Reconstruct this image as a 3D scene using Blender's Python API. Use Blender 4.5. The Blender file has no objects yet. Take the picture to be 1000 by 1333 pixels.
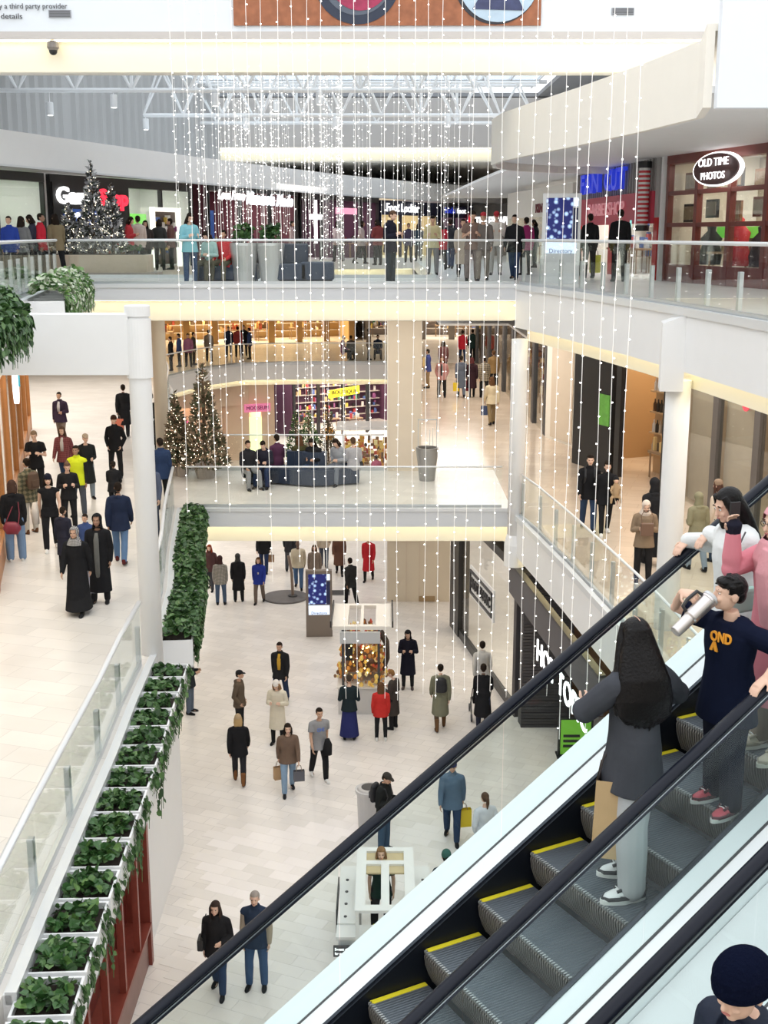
import bpy, bmesh, math, random
from mathutils import Vector, Matrix, Euler
import numpy as np
rnd = random.Random(7)
SC = bpy.context.scene
COL = SC.collection
PI = math.pi

# ------------------------------------------------------------------ camera, sky, exposure
CAM_Z = 12.3
FPX = 1572.0
PITCH = math.radians(12.93)
cam_d = bpy.data.cameras.new('camera')
cam_d.sensor_fit = 'HORIZONTAL'; cam_d.sensor_width = 36.0; cam_d.lens = 36.0 * FPX / 1000.0
cam_d.clip_end = 400
cam = bpy.data.objects.new('camera', cam_d); COL.objects.link(cam)
cam.location = (0, 0, CAM_Z); cam.rotation_euler = (PI / 2 - PITCH, 0, 0)
SC.camera = cam

world = bpy.data.worlds.new('sky'); SC.world = world; world.use_nodes = True
bg = world.node_tree.nodes['Background']
bg.inputs['Color'].default_value = (0.94, 0.97, 1.0, 1)
bg.inputs['Strength'].default_value = 1.5

SC.view_settings.view_transform = 'Standard'
SC.view_settings.look = 'None'
SC.view_settings.gamma = 1.0
SC.view_settings.use_curve_mapping = False
SC.view_settings.exposure = 0.34
SC.cycles.use_denoising = True
SC.cycles.transparent_max_bounces = 24
SC.cycles.max_bounces = 8
SC.cycles.sample_clamp_indirect = 6.0

L1, L2, L3 = 0.0, 5.5, 11.1

def lamp_area(name, x, y, z, sx, sy, power, col=(1, .93, .84), rx=0.0, rz=0.0, parent=None):
    d = bpy.data.lights.new(name, 'AREA'); d.shape = 'RECTANGLE'; d.size = sx; d.size_y = sy
    d.energy = power; d.color = col
    o = bpy.data.objects.new(name, d); COL.objects.link(o)
    o.location = (x, y, z); o.rotation_euler = (rx, 0, rz); o.parent = parent
    return o
# rows of ceiling luminaires under each gallery, as the mall has them (power in watts)
WARM = (1.0, .90, .78); SOFT = (1.0, .95, .89)
for (x, y, z, sx, sy, e) in [
    # ground-floor ceiling (under second-floor slabs)
    (-1.0, 32.6, 4.5, 7.0, 3.4, 75), (-11.0, 47, 4.2, 6, 18, 600), (-2, 52, 9.6, 6, 10, 0),
    (6.5, 45, 4.1, 5, 10, 170), (-2, 72, 4.2, 14, 8, 700),
    # second-floor ceiling (under third-floor slabs)
    (-8.5, 22, 9.75, 4, 14, 200), (-14, 47, 9.75, 8, 22, 900), (-1.5, 32.6, 10.15, 8, 3.6, 110),
    (6.9, 25, 9.68, 2.6, 14, 300), (3.4, 50, 9.68, 3.0, 26, 620), (-3, 74, 9.9, 16, 10, 520),
    # third-floor ceiling (behind the bulkheads)
    (7.0, 27, 14.55, 2.4, 14, 150), (-13.5, 40, 14.4, 3.5, 16, 200), (-4, 60, 14.4, 3, 16, 170), (6.0, 48, 14.5, 2.5, 14, 130)]:
    if e: lamp_area('ceiling_light', x, y, z, sx, sy, e, SOFT if z > 9 else (1, .97, .93))
# ------------------------------------------------------------------ helpers
_F = Vector((0, math.cos(PITCH), -math.sin(PITCH))); _U = Vector((0, math.sin(PITCH), math.cos(PITCH))); _R = Vector((1, 0, 0))
_C = Vector((0, 0, CAM_Z))
def ray(px, py): return _R * (px - 500) + _U * (666.5 - py) + _F * FPX
def at(px, py, z):                     # where the sight line through a photo pixel meets the level z
    r = ray(px, py); return _C + r * ((z - CAM_Z) / r.z)
def aty(px, py, y):                    # ... meets the plane at distance y
    r = ray(px, py); return _C + r * (y / r.y)

MATS = {}
def mat(name, col, rough=.6, metal=0.0, emit=0.0, ecol=None, bump=0.0, bscale=60, var=0.0, vscale=3.0, spec=.5, alpha=1.0, coat=0.0):
    if name in MATS: return MATS[name]
    m = bpy.data.materials.new(name); m.use_nodes = True
    nt = m.node_tree; b = nt.nodes['Principled BSDF']
    b.inputs['Base Color'].default_value = (*col, 1); b.inputs['Roughness'].default_value = rough
    b.inputs['Metallic'].default_value = metal; b.inputs['Specular IOR Level'].default_value = spec
    b.inputs['Alpha'].default_value = alpha; b.inputs['Coat Weight'].default_value = coat
    if emit:
        b.inputs['Emission Color'].default_value = (*(ecol or col), 1); b.inputs['Emission Strength'].default_value = emit
    if bump or var:
        tc = nt.nodes.new('ShaderNodeTexCoord'); n = nt.nodes.new('ShaderNodeTexNoise')
        n.inputs['Scale'].default_value = bscale if bump else vscale; n.inputs['Detail'].default_value = 4
        nt.links.new(tc.outputs['Object'], n.inputs['Vector'])
        if bump:
            bp = nt.nodes.new('ShaderNodeBump'); bp.inputs['Strength'].default_value = bump; bp.inputs['Distance'].default_value = .02
            nt.links.new(n.outputs['Fac'], bp.inputs['Height']); nt.links.new(bp.outputs['Normal'], b.inputs['Normal'])
        if var:
            n2 = nt.nodes.new('ShaderNodeTexNoise'); n2.inputs['Scale'].default_value = vscale; n2.inputs['Detail'].default_value = 5
            nt.links.new(tc.outputs['Object'], n2.inputs['Vector'])
            mx = nt.nodes.new('ShaderNodeMix'); mx.data_type = 'RGBA'
            mx.inputs[6].default_value = (*[c * (1 - var) for c in col], 1); mx.inputs[7].default_value = (*[min(1, c * (1 + var)) for c in col], 1)
            nt.links.new(n2.outputs['Fac'], mx.inputs[0]); nt.links.new(mx.outputs[2], b.inputs['Base Color'])
    MATS[name] = m; return m

def glass_mat(name, tint=(.968, .99, .982), refl=.07, rough=.02):
    if name in MATS: return MATS[name]
    m = bpy.data.materials.new(name); m.use_nodes = True; nt = m.node_tree
    for n in list(nt.nodes): nt.nodes.remove(n)
    o = nt.nodes.new('ShaderNodeOutputMaterial'); mx = nt.nodes.new('ShaderNodeMixShader')
    t = nt.nodes.new('ShaderNodeBsdfTransparent'); g = nt.nodes.new('ShaderNodeBsdfGlossy'); fr = nt.nodes.new('ShaderNodeLayerWeight'); pw = nt.nodes.new('ShaderNodeMath'); pw.operation = 'POWER'; pw.inputs[1].default_value = 4.0
    ad = nt.nodes.new('ShaderNodeMath'); ad.operation = 'MULTIPLY_ADD'; ad.inputs[1].default_value = .42; ad.inputs[2].default_value = refl * .4
    t.inputs['Color'].default_value = (*tint, 1); g.inputs['Roughness'].default_value = rough; fr.inputs['Blend'].default_value = .5
    nt.links.new(fr.outputs['Facing'], pw.inputs[0]); nt.links.new(pw.outputs[0], ad.inputs[0]); nt.links.new(ad.outputs[0], mx.inputs['Fac'])
    nt.links.new(t.outputs[0], mx.inputs[1]); nt.links.new(g.outputs[0], mx.inputs[2]); nt.links.new(mx.outputs[0], o.inputs['Surface'])
    MATS[name] = m; return m

def random_mat(name, cols, rough=.6, emit=0.0):
    """colour picked per loose piece (Random Per Island) from a list"""
    if name in MATS: return MATS[name]
    m = bpy.data.materials.new(name); m.use_nodes = True; nt = m.node_tree; b = nt.nodes['Principled BSDF']
    g = nt.nodes.new('ShaderNodeNewGeometry'); r = nt.nodes.new('ShaderNodeValToRGB'); r.color_ramp.interpolation = 'CONSTANT'
    e = r.color_ramp.elements
    while len(e) < len(cols): e.new(.5)
    for i, c in enumerate(cols): e[i].position = i / len(cols); e[i].color = (*c, 1)
    nt.links.new(g.outputs['Random Per Island'], r.inputs[0]); nt.links.new(r.outputs[0], b.inputs['Base Color'])
    b.inputs['Roughness'].default_value = rough
    if emit:
        nt.links.new(r.outputs[0], b.inputs['Emission Color']); b.inputs['Emission Strength'].default_value = emit
    MATS[name] = m; return m

class MB:
    def __init__(s): s.v = []; s.f = []
    def add(s, vs, fs):
        o = len(s.v); s.v += [tuple(v) for v in vs]; s.f += [tuple(i + o for i in f) for f in fs]; return s
    def box(s, x0, x1, y0, y1, z0, z1):
        return s.add([(x0, y0, z0), (x1, y0, z0), (x1, y1, z0), (x0, y1, z0), (x0, y0, z1), (x1, y0, z1), (x1, y1, z1), (x0, y1, z1)],
                     [(0, 3, 2, 1), (4, 5, 6, 7), (0, 1, 5, 4), (1, 2, 6, 5), (2, 3, 7, 6), (3, 0, 4, 7)])
    def obox(s, c, a, b, d):           # centre and three half vectors
        c, a, b, d = Vector(c), Vector(a), Vector(b), Vector(d)
        return s.add([c - a - b - d, c + a - b - d, c + a + b - d, c - a + b - d, c - a - b + d, c + a - b + d, c + a + b + d, c - a + b + d],
                     [(0, 3, 2, 1), (4, 5, 6, 7), (0, 1, 5, 4), (1, 2, 6, 5), (2, 3, 7, 6), (3, 0, 4, 7)])
    def prism(s, poly, z0, z1):        # plan polygon, counter-clockwise
        poly = [p for i, p in enumerate(poly) if math.dist(p, poly[i - 1]) > 1e-4]; n = len(poly)
        return s.add([(x, y, z0) for x, y in poly] + [(x, y, z1) for x, y in poly],
                     [tuple(range(n))[::-1], tuple(range(n, 2 * n))] + [(i, (i + 1) % n, n + (i + 1) % n, n + i) for i in range(n)])
    def ribbon(s, line, z0, z1, t):    # upright wall of thickness t along a plan polyline (thickness to the left of travel)
        n = len(line); P = [Vector((x, y)) for x, y in line]; N = []
        for i in range(n):
            d = (P[min(i + 1, n - 1)] - P[max(i - 1, 0)]).normalized(); N.append(Vector((-d.y, d.x)))
        A = [P[i] for i in range(n)]; B = [P[i] + N[i] * t for i in range(n)]
        vs = []
        for i in range(n): vs += [(A[i].x, A[i].y, z0), (B[i].x, B[i].y, z0), (B[i].x, B[i].y, z1), (A[i].x, A[i].y, z1)]
        fs = [(0, 3, 2, 1), (4 * n - 4, 4 * n - 3, 4 * n - 2, 4 * n - 1)]
        for i in range(n - 1):
            a = 4 * i; b = a + 4
            for k in range(4): fs.append((a + k, a + (k + 1) % 4, b + (k + 1) % 4, b + k))
        return s.add(vs, fs)
    def tube(s, pts, r, n=8, ref=None, cap=True):
        pts = [Vector(p) for p in pts]; m = len(pts)
        rs = r if isinstance(r, (list, tuple)) else [r] * m
        vs = []; u = None
        for i, p in enumerate(pts):
            d = (pts[min(i + 1, m - 1)] - pts[max(i - 1, 0)]).normalized()
            if ref is not None: u = Vector(ref)
            elif u is None: u = Vector((1, 0, 0)) if abs(d.x) < .8 else Vector((0, 1, 0))
            u = (u - d * u.dot(d)); u = u.normalized() if u.length > 1e-6 else d.orthogonal().normalized()
            w = d.cross(u)
            ra, rb = rs[i] if isinstance(rs[i], (list, tuple)) else (rs[i], rs[i])
            for k in range(n):
                a = 2 * PI * k / n; vs.append(p + u * (ra * math.cos(a)) + w * (rb * math.sin(a)))
        fs = []
        for i in range(m - 1):
            for k in range(n):
                k2 = (k + 1) % n; fs.append((i * n + k, i * n + k2, (i + 1) * n + k2, (i + 1) * n + k))
        if cap: fs += [tuple(range(n))[::-1], tuple(range((m - 1) * n, m * n))]
        return s.add(vs, fs)
    def lathe(s, prof, n=20, cx=0, cy=0):   # (radius, z) rings
        vs = [(cx + r * math.cos(2 * PI * k / n), cy + r * math.sin(2 * PI * k / n), z) for r, z in prof for k in range(n)]
        fs = [(i * n + k, i * n + (k + 1) % n, (i + 1) * n + (k + 1) % n, (i + 1) * n + k) for i in range(len(prof) - 1) for k in range(n)]
        fs += [tuple(range(n))[::-1], tuple(range((len(prof) - 1) * n, len(prof) * n))]
        return s.add(vs, fs)
    def ball(s, c, r, n=12, m=8, rot=None):
        r = r if isinstance(r, (list, tuple)) else (r, r, r)
        vs = [Vector((0, 0, -r[2]))]
        for j in range(1, m):
            t = -PI / 2 + PI * j / m
            for k in range(n):
                a = 2 * PI * k / n; vs.append(Vector((r[0] * math.cos(t) * math.cos(a), r[1] * math.cos(t) * math.sin(a), r[2] * math.sin(t))))
        vs.append(Vector((0, 0, r[2])))
        if rot is not None: vs = [rot @ v for v in vs]
        vs = [v + Vector(c) for v in vs]; L = len(vs) - 1; fs = []
        for k in range(n):
            k2 = (k + 1) % n
            fs.append((0, 1 + k2, 1 + k)); fs.append((L, L - n + k, L - n + k2))
            for j in range(m - 2): a = 1 + j * n; fs.append((a + k, a + k2, a + n + k2, a + n + k))
        return s.add(vs, fs)
    def mesh(s, name):
        me = bpy.data.meshes.new(name); me.from_pydata(s.v, [], s.f); me.update(); return me
    def build(s, name, m, parent=None, loc=None, rz=0, smooth=False, bevel=0):
        return obj(name, s.mesh(name), m, parent, loc, rz, smooth, bevel)

def obj(name, me, m=None, parent=None, loc=None, rz=0, smooth=False, bevel=0):
    o = bpy.data.objects.new(name, me); COL.objects.link(o)
    if m is not None and not me.materials: me.materials.append(m)
    elif m is not None: o.material_slots[0].link = 'OBJECT'; o.material_slots[0].material = m
    if parent: o.parent = parent
    if loc is not None: o.location = loc
    o.rotation_euler.z = rz
    if smooth: me.polygons.foreach_set('use_smooth', [True] * len(me.polygons))
    if bevel:
        b = o.modifiers.new('bevel', 'BEVEL'); b.width = bevel; b.segments = 2; b.limit_method = 'ANGLE'
    return o

def tag(o, label, cat, group=None, kind=None):
    o['label'] = label; o['category'] = cat
    if group: o['group'] = group
    if kind: o['kind'] = kind
    return o
def thing(name, label, cat, loc=(0, 0, 0), rz=0, group=None):
    o = bpy.data.objects.new(name, None); COL.objects.link(o); o.empty_display_size = .1
    o.location = loc; o.rotation_euler.z = rz
    return tag(o, label, cat, group)
def struct(o, label=None, cat=None):
    o['kind'] = 'structure'
    if label: o['label'] = label
    if cat: o['category'] = cat
    return o
def copy_tree(o, parent=None):
    c = o.copy(); COL.objects.link(c); c.parent = parent
    for ch in list(o.children): copy_tree(ch, c)
    return c

_txt = {}
def text_mesh(txt, size=1.0, depth=.04, align='CENTER', shear=0.0, bold=0.0):
    key = (txt, size, depth, align, shear, bold)
    if key in _txt: return _txt[key]
    cu = bpy.data.curves.new('lettering', 'FONT'); cu.body = txt; cu.size = size; cu.extrude = depth / 2; cu.shear = shear; cu.offset = bold
    cu.align_x = align; cu.align_y = 'CENTER'; cu.resolution_u = 3
    t = bpy.data.objects.new('lettering', cu); COL.objects.link(t)
    dg = bpy.context.evaluated_depsgraph_get()
    me = bpy.data.meshes.new_from_object(t.evaluated_get(dg)); me.materials.clear(); me.name = 'lettering'
    bpy.data.objects.remove(t); _txt[key] = me; return me
def lettering(txt, m, parent, loc, size, rz=0, width=None, depth=.04, align='CENTER', shear=0.0, name='lettering', bold=0.0, rx=PI / 2):
    """upright letters facing local -Y"""
    me = text_mesh(txt, size, depth, align, shear, bold)
    o = bpy.data.objects.new(name, me.copy()); COL.objects.link(o); o.data.materials.append(m)
    o.parent = parent; o.location = loc; o.rotation_euler = (rx, 0, rz)
    if width:
        xs = [v.co.x for v in me.vertices]; w = max(xs) - min(xs); o.scale.x = width / w
    return o

# ------------------------------------------------------------------ shared materials
WHITE = mat('white_paint', (.86, .86, .86), .5, var=.02)
WARMWHITE = mat('cream_paint', (.88, .84, .76), .55, var=.02)
COVE = mat('cove_paint', (.93, .88, .74), .6)
GREYPANEL = mat('pale_grey_panel', (.66, .68, .71), .45)
BEIGE = mat('beige_panel', (.72, .62, .50), .6, var=.03)
CREAMSTONE = mat('cream_stone', (.76, .67, .54), .45, var=.05, vscale=1.5)
STEEL = mat('brushed_steel', (.62, .65, .67), .32, .85)
SILVER = mat('silver_paint', (.74, .76, .78), .35, .3)
BLACKM = mat('black_metal', (.02, .02, .022), .4)
DARKGREY = mat('dark_grey', (.07, .07, .075), .55)
CHARBRICK = mat('charcoal_tile', (.06, .055, .06), .55)
GLASS = glass_mat('rail_glass')
SHOPGLASS = glass_mat('shop_glass', (.96, .97, .96), .08)
NAVYSEAT = mat('navy_vinyl', (.025, .04, .075), .45)
LIT = mat('luminous_panel', (1, .97, .92), .5, emit=6.0)
REDW = mat('red_wood', (.22, .045, .03), .4, var=.25, vscale=6)
BROWNW = mat('brown_wood', (.30, .14, .06), .45, var=.2, vscale=5)
YELLOW = mat('safety_yellow', (.85, .72, .03), .5)
# ------------------------------------------------------------------ the building: slabs, fascias, columns, roof
def tile_mat(name, col, w=.6, h=.3, rot=30, rough=.28, var=.05, mortar=.006, dark=.80):
    m = bpy.data.materials.new(name); m.use_nodes = True; nt = m.node_tree; b = nt.nodes['Principled BSDF']
    tc = nt.nodes.new('ShaderNodeTexCoord'); mp = nt.nodes.new('ShaderNodeMapping'); br = nt.nodes.new('ShaderNodeTexBrick')
    mp.inputs['Rotation'].default_value = (0, 0, math.radians(rot))
    br.inputs['Scale'].default_value = 1.0; br.inputs['Brick Width'].default_value = w; br.inputs['Row Height'].default_value = h
    br.inputs['Mortar Size'].default_value = mortar; br.inputs['Mortar Smooth'].default_value = .1; br.offset = .5
    br.inputs['Color1'].default_value = (*[c * (1 - var) for c in col], 1); br.inputs['Color2'].default_value = (*[min(1, c * (1 + var)) for c in col], 1)
    br.inputs['Mortar'].default_value = (*[c * dark for c in col], 1)
    ns = nt.nodes.new('ShaderNodeTexNoise'); ns.inputs['Scale'].default_value = .7; ns.inputs['Detail'].default_value = 6
    mx = nt.nodes.new('ShaderNodeMix'); mx.data_type = 'RGBA'; mx.blend_type = 'MULTIPLY'; mx.inputs[0].default_value = .35
    rp = nt.nodes.new('ShaderNodeValToRGB'); rp.color_ramp.elements[0].color = (.72, .70, .67, 1); rp.color_ramp.elements[0].position = .3; rp.color_ramp.elements[1].position = .62
    nt.links.new(tc.outputs['Object'], mp.inputs[0]); nt.links.new(mp.outputs[0], br.inputs['Vector']); nt.links.new(tc.outputs['Object'], ns.inputs['Vector'])
    nt.links.new(ns.outputs['Fac'], rp.inputs[0]); nt.links.new(br.outputs['Color'], mx.inputs[6]); nt.links.new(rp.outputs[0], mx.inputs[7])
    nt.links.new(mx.outputs[2], b.inputs['Base Color']); b.inputs['Roughness'].default_value = rough
    return m
FLOOR1 = tile_mat('stone_tile_ground', (.86, .815, .78), rot=24)
FLOOR2 = tile_mat('stone_tile_second', (.76, .725, .685), w=.9, h=.45, rot=18)
FLOOR2W = tile_mat('stone_tile_warm', (.70, .58, .46), w=.9, h=.45, rot=18, rough=.16)
FLOOR3 = tile_mat('stone_tile_third', (.80, .79, .78), w=.9, h=.45, rot=0)
TILE = mat('stone_tile_piece', (.80, .765, .735), .3, var=.05, vscale=.9)
GROUT = mat('tile_grout', (.58, .56, .54), .8)

def offset(line, d):                    # to the left of travel
    P = [Vector(p) for p in line]; out = []
    for i in range(len(P)):
        t = (P[min(i + 1, len(P) - 1)] - P[max(i - 1, 0)]).normalized(); out.append((P[i].x - t.y * d, P[i].y + t.x * d))
    return out

E2R = [(4.9, 9), (4.75, 13), (4.6, 16), (4.42, 19.1), (4.23, 21.2), (3.9, 24.65), (3.4, 28.9), (3.25, 30)]
E3R = [(5.9, 12), (5.65, 14.5), (5.38, 17.08), (5.06, 20), (4.7, 22.71), (4.1, 26.2), (3.45, 29.3), (3.3, 30)]
E2L = [(-3.4, 6), (-3.5, 9.8), (-3.58, 11.4), (-3.65, 13.26), (-3.71, 15.03), (-3.81, 16.8), (-3.9, 19.1), (-4.3, 23), (-4.73, 25.7), (-5.28, 30)]
E3L = [(-5.2, 10), (-5.6, 13), (-6.0, 17), (-6.32, 20.1), (-6.9, 23.4), (-7.45, 26.6), (-7.9, 30)]
V2 = [(-7.0, 35.2), (-8.2, 45), (-9.6, 54), (-10.8, 59)]       # left edge of the second void, second floor
V2F = [(-10.8, 59), (-9.5, 63), (-7.6, 65.6), (-4, 66), (1.1, 66)]
V3 = [(-9.0, 35.2), (-9.5, 45), (-8, 56), (-4, 62), (1.5, 63)]

# ground floor; the nearest paving is laid piece by piece on it
struct(MB().box(-24, 16, 3, 92, -.3, 0).build('floor', FLOOR1))
def slab(poly, z0, z1, m, name='floor'): return struct(MB().prism(poly, z0, z1).build(name, m))
slab([(-24, 4), (-3.35, 4)] + E2L + [(-7.0, 35.2)] + V2 + [(-12, 66), (-24, 66)], L2 - .5, L2, FLOOR2)
slab([(-5.28, 30), (3.25, 30), (3.25, 35.2), (-7.0, 35.2)], L2 - .46, L2, FLOOR2)
slab([(16, 9), (16, 66), (1.1, 66), (1.1, 35.2), (3.25, 35.2), (3.25, 30)] + E2R[::-1][1:], L2 - .5, L2, FLOOR2W)
slab([(-24, 66), (-12, 66)] + V2F + [(16, 66), (16, 92), (-24, 92)], L2 - .5, L2, FLOOR2)
slab([(-24, 8), (-5.1, 8)] + E3L + [(-9, 35.2)] + V3[:-1] + [(-4, 92), (-24, 92)], L3 - .5, L3, FLOOR3)
slab([(-7.9, 30), (3.3, 30), (3.3, 35.2), (-9, 35.2)], L3 - .37, L3, FLOOR3)
slab([(16, 12), (16, 92), (-4, 92), (-4, 62), (1.5, 63), (1.5, 35.2), (3.3, 35.2), (3.3, 30)] + E3R[::-1][1:], L3 - .5, L3, FLOOR3)

trim_n = [0]
def trim(mb, m, bevel=0):
    trim_n[0] += 1
    return struct(mb.build('trim_%d' % trim_n[0], m, bevel=bevel))
COVELIGHT = mat('cove_lamp', (1, .90, .62), .5, emit=5.5)
def gallery_edge(line, side, top, drop, band, fm=WHITE):
    """fascia, set-back band and hidden cove lamp along a gallery edge; side = +1 void to the left of travel"""
    trim(MB().ribbon(line, top - drop, top, .08 * side), fm)                              # fascia
    trim(MB().ribbon(offset(line, .02 * side), top - .1, top + .03, .11 * side), SILVER)      # lip
    trim(MB().ribbon(offset(line, -.3 * side), top - drop - band, top - .45, .06 * side), COVE)
    trim(MB().ribbon(offset(line, -.18 * side), top - .60, top - .55, .10 * side), COVELIGHT)
gallery_edge(E2R, 1, L2, 1.02, .33); gallery_edge(E3R, 1, L3, 1.02, .33)
gallery_edge(E2L[1:], -1, L2, .95, .3); gallery_edge(E3L, -1, L3, .95, .3)
gallery_edge(V2F, -1, L2, .9, .3); gallery_edge(V2, -1, L2, .9, .3)
def bridge_edge(x0, x1, y, top, gh, bh, fm=GREYPANEL):
    trim(MB().box(x0, x1, y - .06, y, top - gh, top), fm)
    trim(MB().box(x0, x1, y - .09, y - .0, top - .06, top + .03), SILVER)
    trim(MB().box(x0 + .02, x1 - .02, y + .32, y + .42, top - gh - bh, top - gh + .02), COVE)
    trim(MB().box(x0 + .05, x1 - .05, y + .06, y + .16, top - gh - .01, top - gh + .03), COVELIGHT)
bridge_edge(-5.2, 3.25, 30, L2, .46, .47); bridge_edge(-7.85, 3.3, 30, L3, .37, .5)
bridge_edge(-9, 1.5, 63, L3, .5, .5, WHITE)
for n, (poly, z) in enumerate([
    ([(-24, 4), (-3.65, 4)] + offset(E2L, .28) + [(-7.3, 35.2), (-11, 59), (-12, 66), (-24, 66)], L2 - 1.27),
    ([(-5.5, 30.36), (3.2, 30.36), (3.2, 35.2), (-7, 35.2)], L2 - .94),
    ([(16, 9), (16, 66), (1.2, 66), (1.2, 35.2), (3.5, 35.2), (3.5, 30.3)] + offset(E2R, -.28)[::-1][1:], L2 - 1.36),
    ([(-24, 66), (1.2, 66.4), (16, 66), (16, 92), (-24, 92)], L2 - 1.2),
    ([(-24, 8), (-5.4, 8)] + offset(E3L, .28) + [(-9, 35.2), (-9.6, 45), (-8.2, 56), (-4.2, 62), (-4.2, 92), (-24, 92)], L3 - 1.25),
    ([(-8, 30.36), (3.2, 30.36), (3.2, 35.2), (-9, 35.2)], L3 - .89),
    ([(16, 12), (16, 92), (-4, 92), (-4, 62.3), (1.6, 63.3), (1.6, 35.2), (3.6, 35.2), (3.6, 30.3)] + offset(E3R, -.28)[::-1][1:], L3 - 1.36)]):
    slab(poly, z, z + .06, WARMWHITE if n != 6 else WHITE, 'ceiling')

# cross beam and columns
trim(MB().box(-6.2, -3.98, 18.95, 19.3, 10.15, 11.1), WHITE, .01)
def column(x, y, z0, z1, r=.18, cap=True, m=WHITE):
    mb = MB().lathe([(r, z0), (r, z1 - .9), (r, z1)], 28, x, y)
    o = struct(mb.build('column', m, smooth=False))
    for p in o.data.polygons: p.use_smooth = len(p.vertices) == 4
    o['label'] = 'round white painted column at the gallery edge'; o['category'] = 'column'
    return o
c = column(-3.86, 19.1, 4.25, 11.22, .175)
MB().lathe([(.2, 11.06), (.2, 11.22), (.18, 11.23)], 28, -3.86, 19.1).build('capital', WHITE, c)
MB().lathe([(.205, 10.1), (.205, 11.02)], 28, -3.86, 19.1).build('collar', WHITE, c)
c = column(3.28, 29.3, 4.2, 9.85, .2); MB().lathe([(.27, 4.2), (.27, 4.75), (.21, 5.0)], 28, 3.28, 29.3).build('base_collar', WHITE, c)
c = column(5.0, 20.45, 0, 9.9, .21)
MB().prism([(4.6, 20.1), (4.98, 20.05), (5.1, 20.6), (4.72, 20.75)], 9.75, 10.85).build('bracket', WHITE, c)
q4 = [(4.6, 20.1), (4.98, 20.05), (5.1, 20.6), (4.72, 20.75)]; MB().add([(x, y, 10.85) for x, y in q4] + [(x, y, z) for (x, y), z in zip(q4, (10.87, 11.02, 11.02, 10.87))], [(0, 3, 2, 1), (4, 5, 6, 7), (0, 1, 5, 4), (1, 2, 6, 5), (2, 3, 7, 6), (3, 0, 4, 7)]).build('bracket_cap', WHITE, c)
MB().prism([(4.28, 20.2), (4.9, 20.05), (5.05, 20.75), (4.36, 20.85)], 4.1, 4.6).build('lower_bracket', WHITE, c)
struct(MB().box(.11, 1.09, 35.05, 36.0, L2, L3 - .8).build('wall_pier', CREAMSTONE))
MB().box(.09, .12, 35.03, 36.0, L2, L3 - .8).build('trim_joint', WARMWHITE, bpy.data.objects['wall_pier'])
column(-6.55, 35.3, L2, L3 - .6, .2, m=CREAMSTONE)['label'] = 'slim cream stone column behind the lit trees'

# outer shell
struct(MB().box(-24.2, -24, 3, 92, 0, 19).build('wall_left', WARMWHITE))
struct(MB().box(16, 16.2, 3, 92, 0, 19).build('wall_right', WARMWHITE))
struct(MB().box(-24, 16, 92, 92.2, 0, 19).build('wall_back', WARMWHITE))

struct(MB().box(-24, 16, -9.2, -9, 0, 21).build('wall_front_sky_block', WARMWHITE)); struct(MB().box(-24.2, -24, -9, 3, 0, 19).build('wall_left', WARMWHITE)); struct(MB().box(16, 16.2, -9, 3, 0, 19).build('wall_right', WARMWHITE)); struct(MB().box(-24, 16, -9, 3, -.3, 0).build('floor', FLOOR1))  # unseen enclosure behind the camera, added to keep sky light off the foreground
# ground-floor walls under the left gallery, wooden shop window with dark red frames
struct(MB().ribbon([(-4.12, 18.75), (-4.14, 22.8), (-4.9, 26.5), (-5.6, 30)], 0, 4.23, .35).build('wall_ground_left', WHITE))
sf = thing('shop_window', 'dark red wooden shop window under the ivy planters', 'shop window', (-4.0, 10.0, 0))
MB().box(-.5, -.06, 0, 8.7, 0, .75).build('bulkhead_panel', mat('worn_wood', (.26, .15, .13), .5, var=.2, vscale=4), sf)
MB().box(-.5, 0, 8.58, 8.72, 0, 4.2).build('corner_post', REDW, sf)
MB().box(-.46, .03, 0, 8.6, 3.35, 3.7).build('header', mat('taupe_wood', (.36, .29, .24), .5), sf)
MB().box(-.5, -.45, 0, 8.6, 3.7, 4.2).build('frieze', DARKGREY, sf)
MB().box(-.42, .02, 0, 8.6, .75, .82).build('sill', REDW, sf)
for i in range(8): MB().box(-.1, 0, i * 1.1, i * 1.1 + .09, .82, 3.35).build('mullion', REDW, sf)
for i in range(8): MB().box(-.44, -.4, i * 1.1 + .1, i * 1.1 + 1.08, .82, 3.35).build('pane', mat('red_brown_panel', (.15, .022, .016), .35, var=.3, vscale=4), sf)
struct(MB().box(.11, 2.25, 39.8, 40.1, 0, 4.3).build('wall_ground_back', CREAMSTONE))
MB().box(.12, 1.2, 39.77, 39.8, 2.1, 2.13).build('joint', BEIGE, bpy.data.objects['wall_ground_back'])
for x in (.75, 1.2, 1.85): MB().box(x, x + .025, 39.775, 39.8, 0, 4.3).build('joint', BEIGE, bpy.data.objects['wall_ground_back'])
MB().box(1.2, 1.75, 39.76, 39.8, .02, .2).build('floor_grille', mat('brass_grille', (.4, .28, .15), .4), bpy.data.objects['wall_ground_back'])
struct(MB().box(-24, -7.5, 66.5, 66.9, 0, 4.3).build('wall_ground_far', mat('peach_wall', (.80, .62, .46), .6)))

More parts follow.
